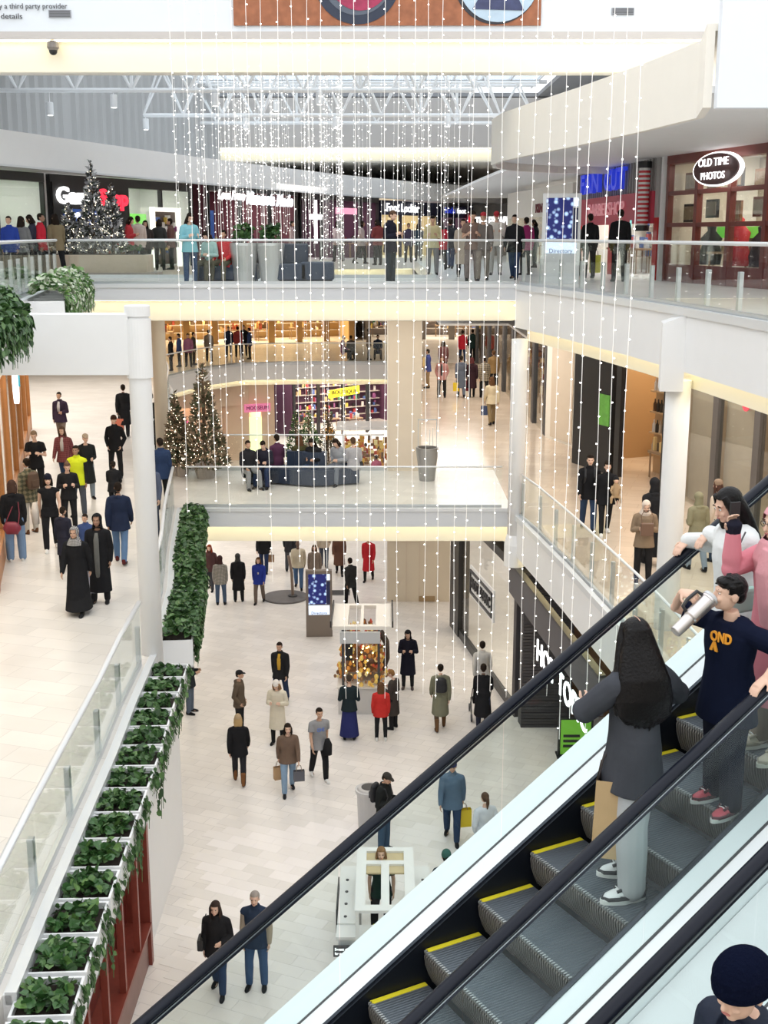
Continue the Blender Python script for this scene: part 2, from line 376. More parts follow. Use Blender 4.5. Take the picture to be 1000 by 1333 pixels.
# upper bulkheads, poster bridge, roof
BR = [(4.75, 18.4), (5.06, 20), (4.7, 22.71), (4.1, 26.2), (3.45, 29.3), (3.05, 31.5), (2.95, 33.2), (3.15, 34.8), (3.8, 36.2), (5.2, 37.5), (7, 38)]
trim(MB().ribbon(BR[::-1][::-1], 14.1, 15.25, .12), WARMWHITE)
slab([(16, 18.4), (16, 70), (3.2, 70), (3.6, 50), (3.9, 40), (3.8, 36.2)] + BR[::-1][3:], 14.3, 14.4, WHITE, 'ceiling')
slab([(16, 18.4), (16, 38), (7, 38), (5.2, 37.5)] + BR[::-1][2:], 15.15, 15.25, WARMWHITE, 'ceiling')
struct(MB().box(4.78, 14, 18.2, 18.38, 14.08, 21).build('wall_upper_right', mat('pale_blue_white', (.82, .86, .92), .5)))
BL = [(-13.8, 20), (-12.4, 27), (-10.6, 33), (-8.9, 39), (-6.8, 46), (-2.5, 58), (2, 68), (7, 75)]
trim(MB().ribbon(BL, 14.1, 15.05, -.15), WHITE)
trim(MB().ribbon(offset(BL, .0), 14.1, 14.16, -.17), SILVER)
slab([(-24, 20)] + BL + [(7, 92), (-24, 92)], 14.3, 14.4, WHITE, 'ceiling')
slab([(-24, 20)] + BL[:6] + [(-2.5, 92), (-24, 92)], 14.98, 15.05, WHITE, 'ceiling')
cw = MB(); base = offset(BL[1:6], 5.5)
corr = []
for (a, b) in zip(base[:-1], base[1:]):
    n = int(math.dist(a, b) / .3)
    for i in range(n):
        t = i / n; dx, dy = (b[0] - a[0]), (b[1] - a[1]); L = math.hypot(dx, dy); w = .06 if (i % 2) else -.06
        corr.append((a[0] + dx * t - dy / L * w, a[1] + dy * t + dx / L * w)); corr.append((a[0] + dx * (t + .5 / n) - dy / L * w, a[1] + dy * (t + .5 / n) + dx / L * w))
cw.ribbon(corr, 15.05, 19.15, .05)
struct(cw.build('wall_corrugated', mat('corrugated_grey', (.44, .43, .42), .6)))
struct(MB().box(-12, 12, 66, 70, 16.75, 19.25).build('wall_upper_far', mat('taupe_fascia', (.52, .48, .45), .6)))
trim(MB().box(-9, 12, 66.3, 66.5, 16.1, 16.75), COVE)
trim(MB().box(-9, 12, 66.05, 66.2, 16.74, 16.78), COVELIGHT)
slab([(-9, 66.4), (12, 66.4), (12, 92), (-9, 92)], 16.05, 16.1, WARMWHITE, 'ceiling')

pb = struct(MB().box(-14, 9, 30, 30.8, 16.92, 21.0).build('wall_upper_bridge', mat('ice_white', (.80, .84, .88), .5)))
trim(MB().box(-14, 9, 29.94, 30.4, 16.75, 16.92), mat('taupe_lip', (.60, .56, .53), .6))
trim(MB().box(-14, 9, 30.35, 30.45, 16.07, 16.78), COVE)
trim(MB().box(-14, 9, 30.06, 30.16, 16.72, 16.755), COVELIGHT)
slab([(-14, 30.4), (9, 30.4), (9, 30.8), (-14, 30.8)], 16.05, 16.1, WARMWHITE, 'ceiling')

# skylight over the second void: dark purlins, white glazing bars and panes
sk = thing('skylight', 'glazed skylight with white bars above the roof trusses', 'skylight', (0, 0, 19.7))
for i in range(15):
    MB().box(-12 + i * 1.4, -11.93 + i * 1.4, 36, 66, 0, .14).build('glazing_bar', WHITE, sk)
for j in range(7):
    MB().box(-12, 8, 36 + j * 4.4, 36.3 + j * 4.4, -.15, 0).build('purlin', mat('purlin_grey', (.45, .45, .46), .6), sk)
SKYG = glass_mat('skylight_glass', (.9, .94, .97), .05)
for i in range(14):
    MB().box(-11.93 + i * 1.4, -10.6 + i * 1.4, 36, 66, .04, .06).build('pane', SKYG, sk)
struct(MB().box(-24, -12, 20, 92, 19.3, 19.5).build('ceiling', mat('roof_deck', (.3, .3, .31), .7)))
struct(MB().box(8, 16, 36, 92, 19.3, 19.5).build('ceiling', MATS['roof_deck']))
struct(MB().box(-12, 8, 66, 92, 19.3, 19.5).build('ceiling', MATS['roof_deck']))
struct(MB().box(-12, 8, 30.8, 36, 19.4, 19.5).build('ceiling', WHITE))

def truss(y, x0, x1, zb, zt, label, n=14, dx0=0):
    t = thing('roof_truss', label, 'truss', (0, y, zb), 0, 'white roof trusses')
    h = zt - zb
    MB().tube([(x0, 0, 0), (x1, 0, 0)], .075).build('bottom_chord', WHITE, t)
    for s in (-.55, .55): MB().tube([(x0, s, h), (x1, s, h)], .06).build('top_chord', WHITE, t)
    step = (x1 - x0) / n
    for i in range(n):
        a = x0 + i * step
        for s in (-.55, .55):
            MB().tube([(a, 0, 0), (a + step / 2, s, h)], .04, 6).build('brace', WHITE, t)
            MB().tube([(a + step / 2, s, h), (a + step, 0, 0)], .04, 6).build('brace', WHITE, t)
        MB().tube([(a + step / 2, -.55, h), (a + step / 2, .55, h)], .035, 6).build('tie', WHITE, t)
    for i in range(3, n, 4):
        c = MB().tube([(x0 + i * step, 0, 0), (x0 + i * step, 0, h)], .06, 6).build('post', WHITE, t)
    return t
truss(42, -14, 3.0, 16.95, 18.75, 'white tubular roof truss, the nearer one behind the upper bridge', 9)
truss(50, -9.5, 4.6, 16.9, 18.7, 'white tubular roof truss spanning under the glazed skylight', 9)
truss(58, -9.5, 7.0, 17.3, 19.0, 'white tubular roof truss, the one before the far upper bridge', 9)
for (px, py, y) in [(65, 142, 42), (148, 132, 42), (190, 162, 50), (280, 130, 42), (320, 161, 50), (416, 128, 42), (437, 160, 50), (583, 158, 50), (360, 138, 50)]:
    p = aty(px, py, y); zc = 16.9
    sp = thing('cylinder_spotlight', 'white cylinder spotlight hanging from a roof truss', 'spotlight', (p.x, y - .0, p.z), 0, 'cylinder spotlights on the trusses')
    MB().lathe([(.11, -.2), (.12, -.18), (.12, .2), (.10, .22)], 14).build('housing', WHITE, sp)
    MB().lathe([(.02, .2), (.02, max(.25, zc - p.z))], 8).build('stem', WHITE, sp)
    MB().lathe([(.085, -.205), (.085, -.2)], 14).build('lens', mat('spot_lens', (1, .97, .9), .4, emit=4), sp)
struct(MB().box(-16, 14, 23.9, 24.1, 20.5, 20.75).build('trim_string_rail', WHITE)); struct(MB().box(2.4, 14, 17.85, 18.15, 20.5, 20.75).build('trim_string_rail', WHITE)); struct(MB().box(-24, -16, 23.7, 24.3, 14.4, 20.75).build('wall_rail_left', WHITE)); struct(MB().box(14, 16, 23.7, 24.3, 14.4, 20.75).build('wall_rail_right', WHITE))
# vents, camera dome, printed notice and poster on the upper bridge
vg = MB().box(-.26, .26, -.02, .02, -.08, .08).build('air_vent', mat('vent_grey', (.36, .37, .4), .5)); p = aty(78, 18, 29.98); vg.location = p
tag(vg, 'grey air vent beside small black print on the upper bridge', 'vent')
for k in range(5): MB().box(-.24, .24, -.03, -.02, -.065 + k * .03, -.055 + k * .03).build('slat', DARKGREY, vg)
vg2 = copy_tree(vg); vg2.location = aty(811, 15, 29.98); vg2['label'] = 'grey air vent on white wall right of the food poster'
pn = thing('printed_notice', 'small two-line black print on the upper bridge wall', 'notice', aty(40, 16, 29.97))
lettering('provided by a third party provider', DARKGREY, pn, (-.3, 0, .13), .17, width=2.3, depth=.01)
lettering('for full details', DARKGREY, pn, (-.75, 0, -.09), .17, width=1.1, depth=.01)
sc_ = thing('security_camera', 'dark dome security camera hanging under the upper bridge', 'camera', aty(69, 62, 30.1))
MB().lathe([(.03, .12), (.03, .3)], 10).build('stem', DARKGREY, sc_)
MB().lathe([(.10, -.06), (.14, 0), (.13, .12), (.05, .16)], 16).build('housing', mat('camera_grey', (.25, .22, .2), .4), sc_)
MB().ball((0, 0, -.07), .1).build('dome', BLACKM, sc_, smooth=True)
po = thing('food_poster', 'large printed food poster with dark bowl and pale blue plate', 'poster', (0.1, 29.96, 17.05))
MB().box(-3.6, 3.55, -.02, .02, 0, 2.2).build('board', mat('poster_wood', (.36, .13, .06), .6, var=.45, vscale=5), po)
def disc(cx, cz, r, d, m, nm, n=40, sq=1.0):
    return MB().add([(cx + r * math.cos(2 * PI * k / n), d, cz + sq * r * math.sin(2 * PI * k / n)) for k in range(n)] + [(cx + r * math.cos(2 * PI * k / n), d + .01, cz + sq * r * math.sin(2 * PI * k / n)) for k in range(n)],
        [tuple(range(n)), tuple(range(2 * n - 1, n - 1, -1))] + [(k, n + k, n + (k + 1) % n, (k + 1) % n) for k in range(n)]).build(nm, m, po)
disc(-.72, 1.04, 1.02, -.035, mat('plate_dark', (.02, .03, .06), .4), 'printed_bowl'); disc(-.72, 1.04, .82, -.045, mat('plate_rim', (.10, .12, .16), .4), 'printed_rim')
disc(-.66, 1.04, .72, -.055, mat('berry_pink', (.36, .03, .09), .5, var=.5, vscale=6), 'printed_dessert')
disc(2.5, 1.02, 1.0, -.035, mat('plate_edge', (.03, .03, .04), .5), 'printed_plate'); disc(2.55, 1.02, .95, -.045, mat('plate_blue', (.50, .63, .75), .5, var=.1), 'printed_plate')
disc(.55, 1.3, .5, -.034, mat('plate_navy', (.03, .05, .10), .5), 'printed_bowl')
MB().add([(1.95, -.06, .35), (3.15, -.06, .32), (2.75, -.06, 1.1), (2.35, -.06, 1.0)], [(0, 1, 2, 3)]).build('printed_slice', mat('cake_blue', (.05, .06, .14), .5, var=.6, vscale=5), po)

# individual floor tiles of the nearest ground-floor paving (the shared-material floor goes on beyond)
gt = [o for o in COL.objects if o.name == 'floor'][0]
ca, sa = math.cos(math.radians(-24)), math.sin(math.radians(-24))
tm = MB().box(-.2985, .2985, -.1485, .1485, 0, .004).mesh('floor_tile')
TM = [mat('stone_tile_piece_%d' % i, (.86 * k, .815 * k, .78 * k * (1 + .01 * i)), .28, var=.03, vscale=1.2) for i, k in enumerate((.93, 1.0, 1.05))]
cand = []
for i in range(-60, 60):
    for j in range(-120, 120):
        u, v = i * .6 + (j % 2) * .3, j * .3
        x, y = u * ca - v * sa, u * sa + v * ca
        y += 20
        if -3.6 < x < 2.2 and 16.3 < y < 24:
            d = Vector((x, y, -CAM_Z)); z = d.dot(_F); qx = 500 + FPX * x / z; qy = 666.5 - FPX * d.dot(_U) / z
            yr = 1333 - (qx - 175) * .84                       # the escalator hides what lies under its deck
            if 190 < qx < 640 and qy < min(1345, 1333 - (qx - 357) * .89 + 15): cand.append((y, x))
cand.sort()
for k, (y, x) in enumerate(cand[:300]):
    t = obj('floor_tile', tm, TM[1], gt); t.location = (x, y, .001); t.rotation_euler = (0, 0, math.radians(-24))
    t.material_slots[0].link = 'OBJECT'; t.material_slots[0].material = TM[(k * 7 + int(x * 10)) % 3]
# ------------------------------------------------------------------ glass railings
def resample(line, step):
    P = [Vector(p) for p in line]; D = [0]
    for a, b in zip(P[:-1], P[1:]): D.append(D[-1] + (b - a).length)
    n = max(1, round(D[-1] / step)); out = []
    for i in range(n + 1):
        d = D[-1] * i / n; k = 0
        while k < len(D) - 2 and D[k + 1] < d: k += 1
        t = (d - D[k]) / (D[k + 1] - D[k]); out.append(P[k].lerp(P[k + 1], t))
    return out
def railing(label, line, z, step=1.4, stub=True, hr=.028, hm=SILVER, postm=STEEL, post_h=.66, side=1, gm=GLASS):
    pts = resample(line, step); o0 = pts[0]
    t = thing('glass_railing', label, 'railing', (o0.x, o0.y, z))
    q = [p - o0 for p in pts]
    MB().tube([(p.x, p.y, 1.07) for p in q], [(hr * 1.3, hr)] * len(q), 8, ref=None).build('handrail', hm, t, smooth=True)
    MB().ribbon([(p.x, p.y) for p in q], .0, .09, .05).build('base_shoe', postm, t)
    for a, b in zip(q[:-1], q[1:]):
        d = (b - a); L = d.length; u = d / L; nn = Vector((-u.y, u.x))
        c = (a + b) / 2
        MB().obox((c.x, c.y, .57), (u.x * (L / 2 - .012), u.y * (L / 2 - .012), 0), (nn.x * .006, nn.y * .006, 0), (0, 0, .48)).build('glass_panel', gm, t)
    if stub:
        for i, a in enumerate(q):
            u = (q[min(i + 1, len(q) - 1)] - q[max(i - 1, 0)]).normalized(); nn = Vector((-u.y, u.x)) * side
            MB().obox((a.x + nn.x * .05, a.y + nn.y * .05, post_h / 2), (u.x * .045, u.y * .045, 0), (nn.x * .035, nn.y * .035, 0), (0, 0, post_h / 2)).build('post', postm, t, bevel=.008)
    return t
railing('glass railing across the front of the top-floor bridge', [(-7.7, 30.08), (3.2, 30.08)], L3, 2.1, False)
railing('glass railing across the front of the middle bridge', [(-5.0, 30.08), (3.0, 30.08)], L2, 2.0, False, hr=.022)
railing('glass railing along the back of the middle bridge before the benches', [(-6.1, 35.1), (.0, 35.1)], L2, 2.0, False, hr=.02)
railing('glass railing along the back of the top-floor bridge', [(-8.7, 35.1), (1.5, 35.1)], L3, 2.1, False, hr=.02)
railing('glass railing with grey stub posts on the right top-floor gallery', offset(E3R[1:], -.06), L3, 1.35, True, .032, side=-1)
railing('glass railing beside the curved white balcony of the right middle gallery', offset(E2R[1:-1] + [(3.33, 29.0)], -.06), L2, 1.45, True, .022, post_h=.85, side=-1)
railing('glass railing behind the near ivy planters on the left middle gallery', offset(E2L[1:7], .06)[:-1] + [(-3.92, 18.5)], L2, 1.85, True, .035, side=1)
railing('glass railing behind the far ivy hedge on the left middle gallery', [(-3.98, 19.6)] + offset(E2L[7:], .06), L2, 1.5, True, .03, side=1)
railing('glass railing with grey stub posts on the left top-floor gallery', offset(E3L[1:], .06), L3, 1.25, True, .032, post_h=.75, side=1)
railing('glass railing on the far curved middle balcony', V2F, L2, 2.2, False, hr=.03)
railing('glass railing on the left side of the far middle void', V2, L2, 2.2, False, hr=.03)

# ------------------------------------------------------------------ escalators
AZ = math.radians(61)
ET = Vector((math.sin(AZ), math.cos(AZ), 0)); EW = Vector((math.cos(AZ), -math.sin(AZ), 0))
EP = Vector((.2593, 6.7815, 7.9184)); TA = math.tan(math.radians(30))
def esc(s, off, h=0.0): return EP + ET * s + EW * off + Vector((0, 0, s * TA + h))
STEPTREAD = mat('step_metal', (.105, .12, .14), .5, .3, var=.15, vscale=9)
STEPRISER = mat('riser_metal', (.22, .20, .185), .5, .3)
RUBBER = mat('handrail_rubber', (.006, .008, .016), .3, spec=.22)
SKIRT = mat('skirt_black', (.008, .010, .016), .35, spec=.25)
DECK = mat('deck_white', (.88, .90, .92), .3)
DECKGREY = mat('inner_deck_steel', (.55, .62, .66), .3, .3)
ESCGLASS = glass_mat('escalator_glass', (.91, .96, .955), .05)
def groove(m, axis):
    nt = m.node_tree; b = nt.nodes['Principled BSDF']
    tc = nt.nodes.new('ShaderNodeTexCoord'); w = nt.nodes.new('ShaderNodeTexWave'); w.bands_direction = axis; w.inputs['Scale'].default_value = 14.5
    bp = nt.nodes.new('ShaderNodeBump'); bp.inputs['Strength'].default_value = .6; bp.inputs['Distance'].default_value = .006
    nt.links.new(tc.outputs['Object'], w.inputs['Vector']); nt.links.new(w.outputs['Fac'], bp.inputs['Height']); nt.links.new(bp.outputs['Normal'], b.inputs['Normal'])
groove(STEPTREAD, 'Y')
# a step in local axes: x = up the slope (plan), y = across (towards -EW), z up; origin at the far nosing corner
rz_e = math.atan2(ET.y, ET.x)
def yv(off): return -off
step_me = MB().box(0, .405, -1.0, 0, -.03, 0).mesh('step')
line_me = MB().box(.005, .40, -.035, .002, 0, .004).mesh('yellow_line')
line2_me = MB().box(.0, .035, -1.0, 0, 0, .004).mesh('yellow_line')
rm = MB()
N = 44
prof = [(.0, -.005), (-.012, -.035), (-.004, -.10), (.02, -.17), (.05, -.235)]
for k in range(N):
    y0 = -1.0 + k / N + .004; y1 = y0 + .5 / N
    vs = []
    for (x, z) in prof: vs += [(x, y0, z), (x, y1, z), (x + .03, y1, z), (x + .03, y0, z)]
    fs = [(0, 1, 2, 3)]
    for i in range(len(prof) - 1):
        a = 4 * i; b = a + 4
        for q in range(4): fs.append((a + q, b + q, b + (q + 1) % 4, a + (q + 1) % 4))
    rm.add(vs, fs)
riser_me = rm.mesh('riser')
back_me = MB().add([(x + .018, y, z) for (x, z) in prof for y in (-1.0, 0)], [(2 * i, 2 * i + 1, 2 * i + 3, 2 * i + 2) for i in range(len(prof) - 1)]).mesh('riser_back')
tooth = MB()
for k in range(N): y0 = -1.0 + k / N + .004; tooth.box(-.012, .012, y0, y0 + .5 / N, -.012, .004)
tooth_me = tooth.mesh('nosing_teeth')
def frame_box(mb, s0, s1, o0, o1, h0, h1, org, thick_up=True):
    """sloped bar between s0..s1, offsets o0..o1, heights h0..h1 above the nosing line, relative to org"""
    P = [esc(s, o, h) - org for s in (s0, s1) for o, h in ((o0, h0), (o1, h0), (o1, h1), (o0, h1))]
    mb.add(P, [(0, 1, 2, 3), (7, 6, 5, 4), (0, 4, 5, 1), (1, 5, 6, 2), (2, 6, 7, 3), (3, 7, 4, 0)]); return mb
def escalator(label, base_off, k0, k1, s0, s1, first=True):
    org = esc(s0, base_off + .5, -.5)
    e = thing('escalator', label, 'escalator', org)
    for k in range(k0, k1):
        p = esc(k * .4, base_off) - org
        st = obj('step', step_me, STEPTREAD, e, p, rz_e)
        obj('riser', riser_me, STEPRISER, st); obj('riser_back', back_me, SKIRT, st)
        obj('yellow_line', line_me, YELLOW, st)
        obj('nosing_teeth', tooth_me, mat('tooth_metal', (.42, .42, .42), .4, .5), st)
    for (sg, b) in ((-1, base_off), (1, base_off + 1.0)):
        def O(d): return b + sg * d
        frame_box(MB(), s0, s1, O(.01), O(.03), -.45, .07, org).build('skirt_panel', SKIRT, e)
        frame_box(MB(), s0, s1, O(.03), O(.055), .03, .085, org).build('skirt_trim', mat('trim_dark', (.03, .035, .05), .3, .4), e)
        frame_box(MB(), s0, s1, O(.055), O(.195), .03, .075, org).build('inner_deck', DECK, e)
        frame_box(MB(), s0, s1, O(.195), O(.21), .02, .08, org).build('glass_clamp', DARKGREY, e)
        frame_box(MB(), s0, s1, O(.21), O(.42), -.02, .072, org).build('outer_deck', DECK, e)
        frame_box(MB(), s0, s1, O(.40), O(.42), -1.0, -.02, org).build('side_cladding', DECK, e)
        n = max(1, round((s1 - s0) / 1.25)); L = (s1 - s0) / n
        for i in range(n):
            frame_box(MB(), s0 + i * L + .006, s0 + (i + 1) * L - .006, O(.197), O(.207), .07, .96, org).build('glass_panel', ESCGLASS, e)
        m = MB(); hp = [(s0 + i * (s1 - s0) / 24) for i in range(25)]
        m.tube([esc(s, O(.202), 1.0) - org for s in hp], [(.042, .026)] * 25, 14, ref=EW)
        hrail = m.build('handrail', RUBBER, e, smooth=True)
        frame_box(MB(), s0, s1, O(.18), O(.224), .93, .965, org).build('handrail_guide', mat('guide_dark', (.03, .035, .05), .3, .5), e)
        frame_box(MB(), s0, s1, O(.177), O(.181), .955, .963, org).build('guide_edge', STEEL, e)
        frame_box(MB(), s0, s1, O(.223), O(.227), .955, .963, org).build('guide_edge', STEEL, e)
    frame_box(MB(), s0, s1, base_off - .42, base_off + 1.42, -1.0, -.95, org).build('truss_soffit', DECK, e)
    return e
escalator('escalator carrying the riders, grey ribbed steps with yellow edge lines', 0.0, -10, 14, -4.1, 5.5)
escalator('second escalator with black handrail beside the man in the beanie', 2.2, -10, 14, -4.1, 5.5)
MBG = MB(); org = esc(0, 1.7)
frame_box(MBG, -4.1, 5.5, 1.425, 1.775, -.06, -.02, org)
gp = MBG.build('gap_cover', mat('gap_cover_white', (.80, .80, .81), .4), None, org); tag(gp, 'pale cover strip between the two escalators', 'cover strip')
# ------------------------------------------------------------------ shops
GOODS = random_mat('mixed_goods', [(.75, .72, .68), (.05, .05, .06), (.45, .05, .06), (.10, .16, .40), (.55, .42, .22), (.82, .80, .78), (.08, .24, .12), (.30, .10, .24), (.02, .02, .02), (.7, .5, .1)])
DARKGOODS = random_mat('dark_goods', [(.03, .03, .03), (.10, .03, .04), (.30, .05, .06), (.05, .06, .16), (.30, .25, .10), (.40, .38, .36), (.02, .02, .02), (.12, .05, .12)])
WARMGOODS = random_mat('warm_goods', [(.55, .30, .10), (.75, .55, .25), (.25, .10, .04), (.85, .75, .5), (.40, .08, .05), (.12, .08, .05)])
BRIGHTGOODS = random_mat('bright_goods', [(.8, .8, .8), (.6, .62, .65), (.12, .2, .45), (.7, .66, .6), (.1, .1, .12), (.85, .85, .82), (.5, .1, .1)])
def goods(mb, r, x0, x1, y0, y1, z0, z1, n, s=.22, sv=.25):
    for _ in range(n):
        x = r.uniform(x0, x1); y = r.uniform(y0, y1); w = r.uniform(.4, 1) * s; d = r.uniform(.4, 1) * s; h = r.uniform(.5, 1.4) * sv
        z = z0
        if z1 > z0: z = z0 + (z1 - z0) * r.random()
        mb.box(x - w / 2, x + w / 2, y - d / 2, y + d / 2, z, z + h)
def storefront(label, A, B, z, h, frame=BLACKM, post=.1, npost=4, header=.5, header_m=None, kick=.0, trans=(), glass=True, depth=5.0, wallm=None, power=120, gm=GOODS, ngoods=160,
               shelf_n=4, skip=(), lightcol=(1, .97, .93), name='storefront', sidewalls=True, ends=True, seed=1):
    A = Vector(A); B = Vector(B); L = (B - A).length; rz = math.atan2(B.y - A.y, B.x - A.x)
    t = thing(name, label, 'storefront', (A.x, A.y, z), rz)
    r = random.Random(seed); wallm = wallm or WARMWHITE
    MB().box(0, L, -.05, .25, h - header, h).build('header', header_m or frame, t)
    xs = [i * L / npost for i in range(npost + 1)]
    for i, x in enumerate(xs):
        if not ends and i in (0, npost): continue
        w = post * (1.6 if i in (0, npost) else 1)
        MB().box(max(0, x - w / 2), min(L, x + w / 2), -.04, .12, 0, h - header).build('frame_post', frame, t)
    for i in range(npost):
        if i in skip: continue
        a, b = xs[i] + post / 2, xs[i + 1] - post / 2
        if kick: MB().box(a, b, -.02, .1, 0, kick).build('kick_panel', frame, t)
        zz = [kick] + [u for u in trans] + [h - header]
        for u, v in zip(zz[:-1], zz[1:]):
            if glass: MB().box(a, b, .03, .045, u + .01, v - .01).build('glass_pane', SHOPGLASS, t)
        for u in trans: MB().box(a, b, -.03, .09, u - post / 3, u + post / 3).build('transom', frame, t)
    MB().box(0, L, depth, depth + .1, 0, h).build('back_wall', wallm, t)
    if sidewalls:
        MB().box(-.1, 0, .1, depth, 0, h).build('side_wall', wallm, t); MB().box(L, L + .1, .1, depth, 0, h).build('side_wall', wallm, t)
    for k in range(shelf_n):
        MB().box(.2, L - .2, depth - .45, depth, .45 + k * .5, .48 + k * .5).build('shelf', mat('shelf_board', (.5, .46, .42), .6), t)
    g = MB()
    for k in range(shelf_n): goods(g, r, .3, L - .3, depth - .35, depth - .15, .485 + k * .5, 0, int(ngoods / shelf_n / 2), .2, .26)
    for k in range(int(L / 1.6)):
        tx = r.uniform(.6, L - .6); ty = r.uniform(.8, depth - 1.2)
        tb = MB().box(tx - .5, tx + .5, ty - .35, ty + .35, .72, .78)
        for sx in (-.46, .42):
            for sy in (-.31, .27): tb.box(tx + sx, tx + sx + .04, ty + sy, ty + sy + .04, 0, .72)
        tb.build('display_table', mat('table_wood', (.35, .24, .15), .5), t)
        goods(g, r, tx - .4, tx + .4, ty - .28, ty + .28, .785, 0, 10, .16, .3)
    o = g.build('merchandise', gm, t); o['kind'] = 'stuff'
    if power: lamp_area('shop_ceiling_light', L / 2, depth * .45, h - .12, L * .8, depth * .6, power, lightcol, parent=t)
    return t, L
NEONW = mat('sign_white', (1, 1, 1), .4, emit=1.2); NEONR = mat('sign_red', (.9, .03, .06), .4, emit=1.3); NEONB = mat('sign_blue', (.02, .04, .5), .4, emit=.6)
GREENBAND = mat('green_band', (.20, .72, .10), .5, emit=.4); BLUEBAND = mat('blue_band', (.15, .25, .55), .5)

# top floor, left and far side
t, L = storefront('bright electronics shop front with black frame left of the game shop', (-14.4, 31.5), (-11.1, 40.7), L3, 3.15, BLACKM, .08, 4, .28, depth=2.4, wallm=WHITE, power=110, gm=BRIGHTGOODS, shelf_n=3, ngoods=260, seed=2)
MB().box(.2, 4.6, 1.78, 1.9, 1.62, 2.0).build('shelf_band', BLUEBAND, t); MB().box(4.6, 9.4, 1.78, 1.9, 1.62, 2.0).build('shelf_band', GREENBAND, t)
t, L = storefront('black video game shop front with white and red lit letters', (-11.0, 41.0), (-7.6, 49.3), L3, 3.15, BLACKM, .1, 4, .3, depth=2.4, wallm=WHITE, power=95, gm=BRIGHTGOODS, shelf_n=3, ngoods=260, skip=(0,), seed=3)
MB().box(.05, 4.4, -.1, -.04, 1.15, 2.9).build('sign_panel', BLACKM, t)
lettering('Game', NEONW, t, (1.35, -.14, 2.45), .75, width=2.3, depth=.08, bold=.02); lettering('Stop', NEONR, t, (3.45, -.14, 2.45), .75, width=1.7, depth=.08, bold=.02)
MB().box(.55, 3.3, -.13, -.1, 1.55, 2.05).build('sign_panel', mat('pop_blue', (.03, .09, .35), .5, emit=.3), t)
lettering('POP CULTURE', NEONW, t, (1.95, -.15, 1.8), .36, width=2.5, depth=.03)
MB().box(4.5, 8.4, 1.78, 1.9, 1.62, 2.0).build('shelf_band', GREENBAND, t)
fm = MB()
for a in ((5.75, 5.9, -.25, -.1, 0, 2.2), (7.55, 7.7, -.25, -.1, 0, 2.2), (5.75, 7.7, -.25, -.1, 2.05, 2.2)): fm.box(*a)
fm.build('lit_display_frame', mat('lit_frame', (.95, .93, .85), .4, emit=.8), t)
MB().box(5.9, 7.55, -.08, -.05, .1, 2.05).build('display_back', mat('display_dark', (.10, .07, .06), .6), t)
g = MB(); goods(g, random.Random(5), 6.0, 7.45, -.2, -.1, .3, 1.8, 26, .2, .2); o = g.build('merchandise', GOODS, t); o['kind'] = 'stuff'
t, L = storefront('dark souvenir shop front with pale slanted script letters', (-7.1, 50.2), (-4.0, 57.4), L3, 3.2, BLACKM, .1, 3, .25, depth=5, wallm=mat('maroon_wall', (.12, .03, .05), .6), power=150, gm=DARKGOODS, glass=False, shelf_n=5, ngoods=300, seed=4, lightcol=(1, .9, .8))
SIGNP = mat('sign_pale_blue', (.85, .95, 1), .4, emit=1.8)
lettering('Love From', NEONW, t, (1.55, -.2, 2.78), .5, width=2.2, shear=.3, bold=.02); lettering('Minnesota', SIGNP, t, (4.0, -.2, 2.7), .75, width=2.5, shear=.3, bold=.02); lettering('Made', SIGNP, t, (6.2, -.2, 2.66), .7, width=1.6, shear=.3, bold=.02)
MB().box(1.5, 2.1, 1, 1.1, .9, 2.2).build('poster', mat('poster_blue', (.05, .15, .55), .5), t)
t, L = storefront('dim purple lit shop front with a white cross light', (-3.9, 57.7), (-.3, 66.0), L3, 3.1, BLACKM, .12, 4, .25, depth=5, wallm=mat('plum_wall', (.10, .04, .08), .6), power=120, gm=DARKGOODS, glass=False, shelf_n=5, ngoods=300, seed=6, lightcol=(1, .75, .8))
cr = MB(); cr.box(1.25, 1.5, -.15, -.1, .8, 2.8); cr.box(.75, 2.0, -.15, -.1, 1.9, 2.15); cr.build('cross_light', NEONW, t)
MB().box(3.6, 6.0, -.15, -.1, 2.2, 2.5).build('lit_band', mat('pink_band', (.8, .35, .5), .5, emit=.8), t)
t, L = storefront('sports shoe shop front with white letters on dark blue', (-.2, 66.3), (3.2, 73.2), L3, 3.0, mat('dark_navy', (.012, .015, .05), .4), .1, 3, .75, depth=5, wallm=mat('tan_wall', (.55, .45, .28), .6), power=260, gm=GOODS, seed=7, lightcol=(1, .9, .7))
lettering('Foot Locker', NEONW, t, (2.6, -.12, 2.62), .62, width=4.2, bold=.01)
t, L = storefront('dark shop front with red round sign at the far end', (3.3, 73.4), (6.2, 79), L3, 2.9, mat('dark_navy', (.012, .015, .05), .4), .1, 3, .7, depth=5, wallm=mat('plum_wall', (.1, .04, .08), .6), power=100, gm=DARKGOODS, seed=8)
lettering('kids', NEONB, t, (1.2, -.12, 2.6), .5, width=1.4); lettering('foot', NEONW, t, (2.9, -.12, 2.6), .45, width=1.3)
MB().tube([(4.6, -.15, 1.9), (4.6, -.08, 1.9)], .65, 24).build('round_sign', mat('round_red', (.75, .03, .05), .5, emit=.6), t)
t, L = storefront('dark puzzle room shop front with white capital letters', (5.2, 72), (9.5, 66), L3, 2.9, DARKGREY, .1, 3, .9, depth=5, wallm=mat('taupe_wall', (.3, .26, .24), .6), power=60, gm=DARKGOODS, seed=9)
lettering('THE ESCAPE GAME', NEONW, t, (2.6, -.12, 1.95), .62, width=4.6, bold=.02)
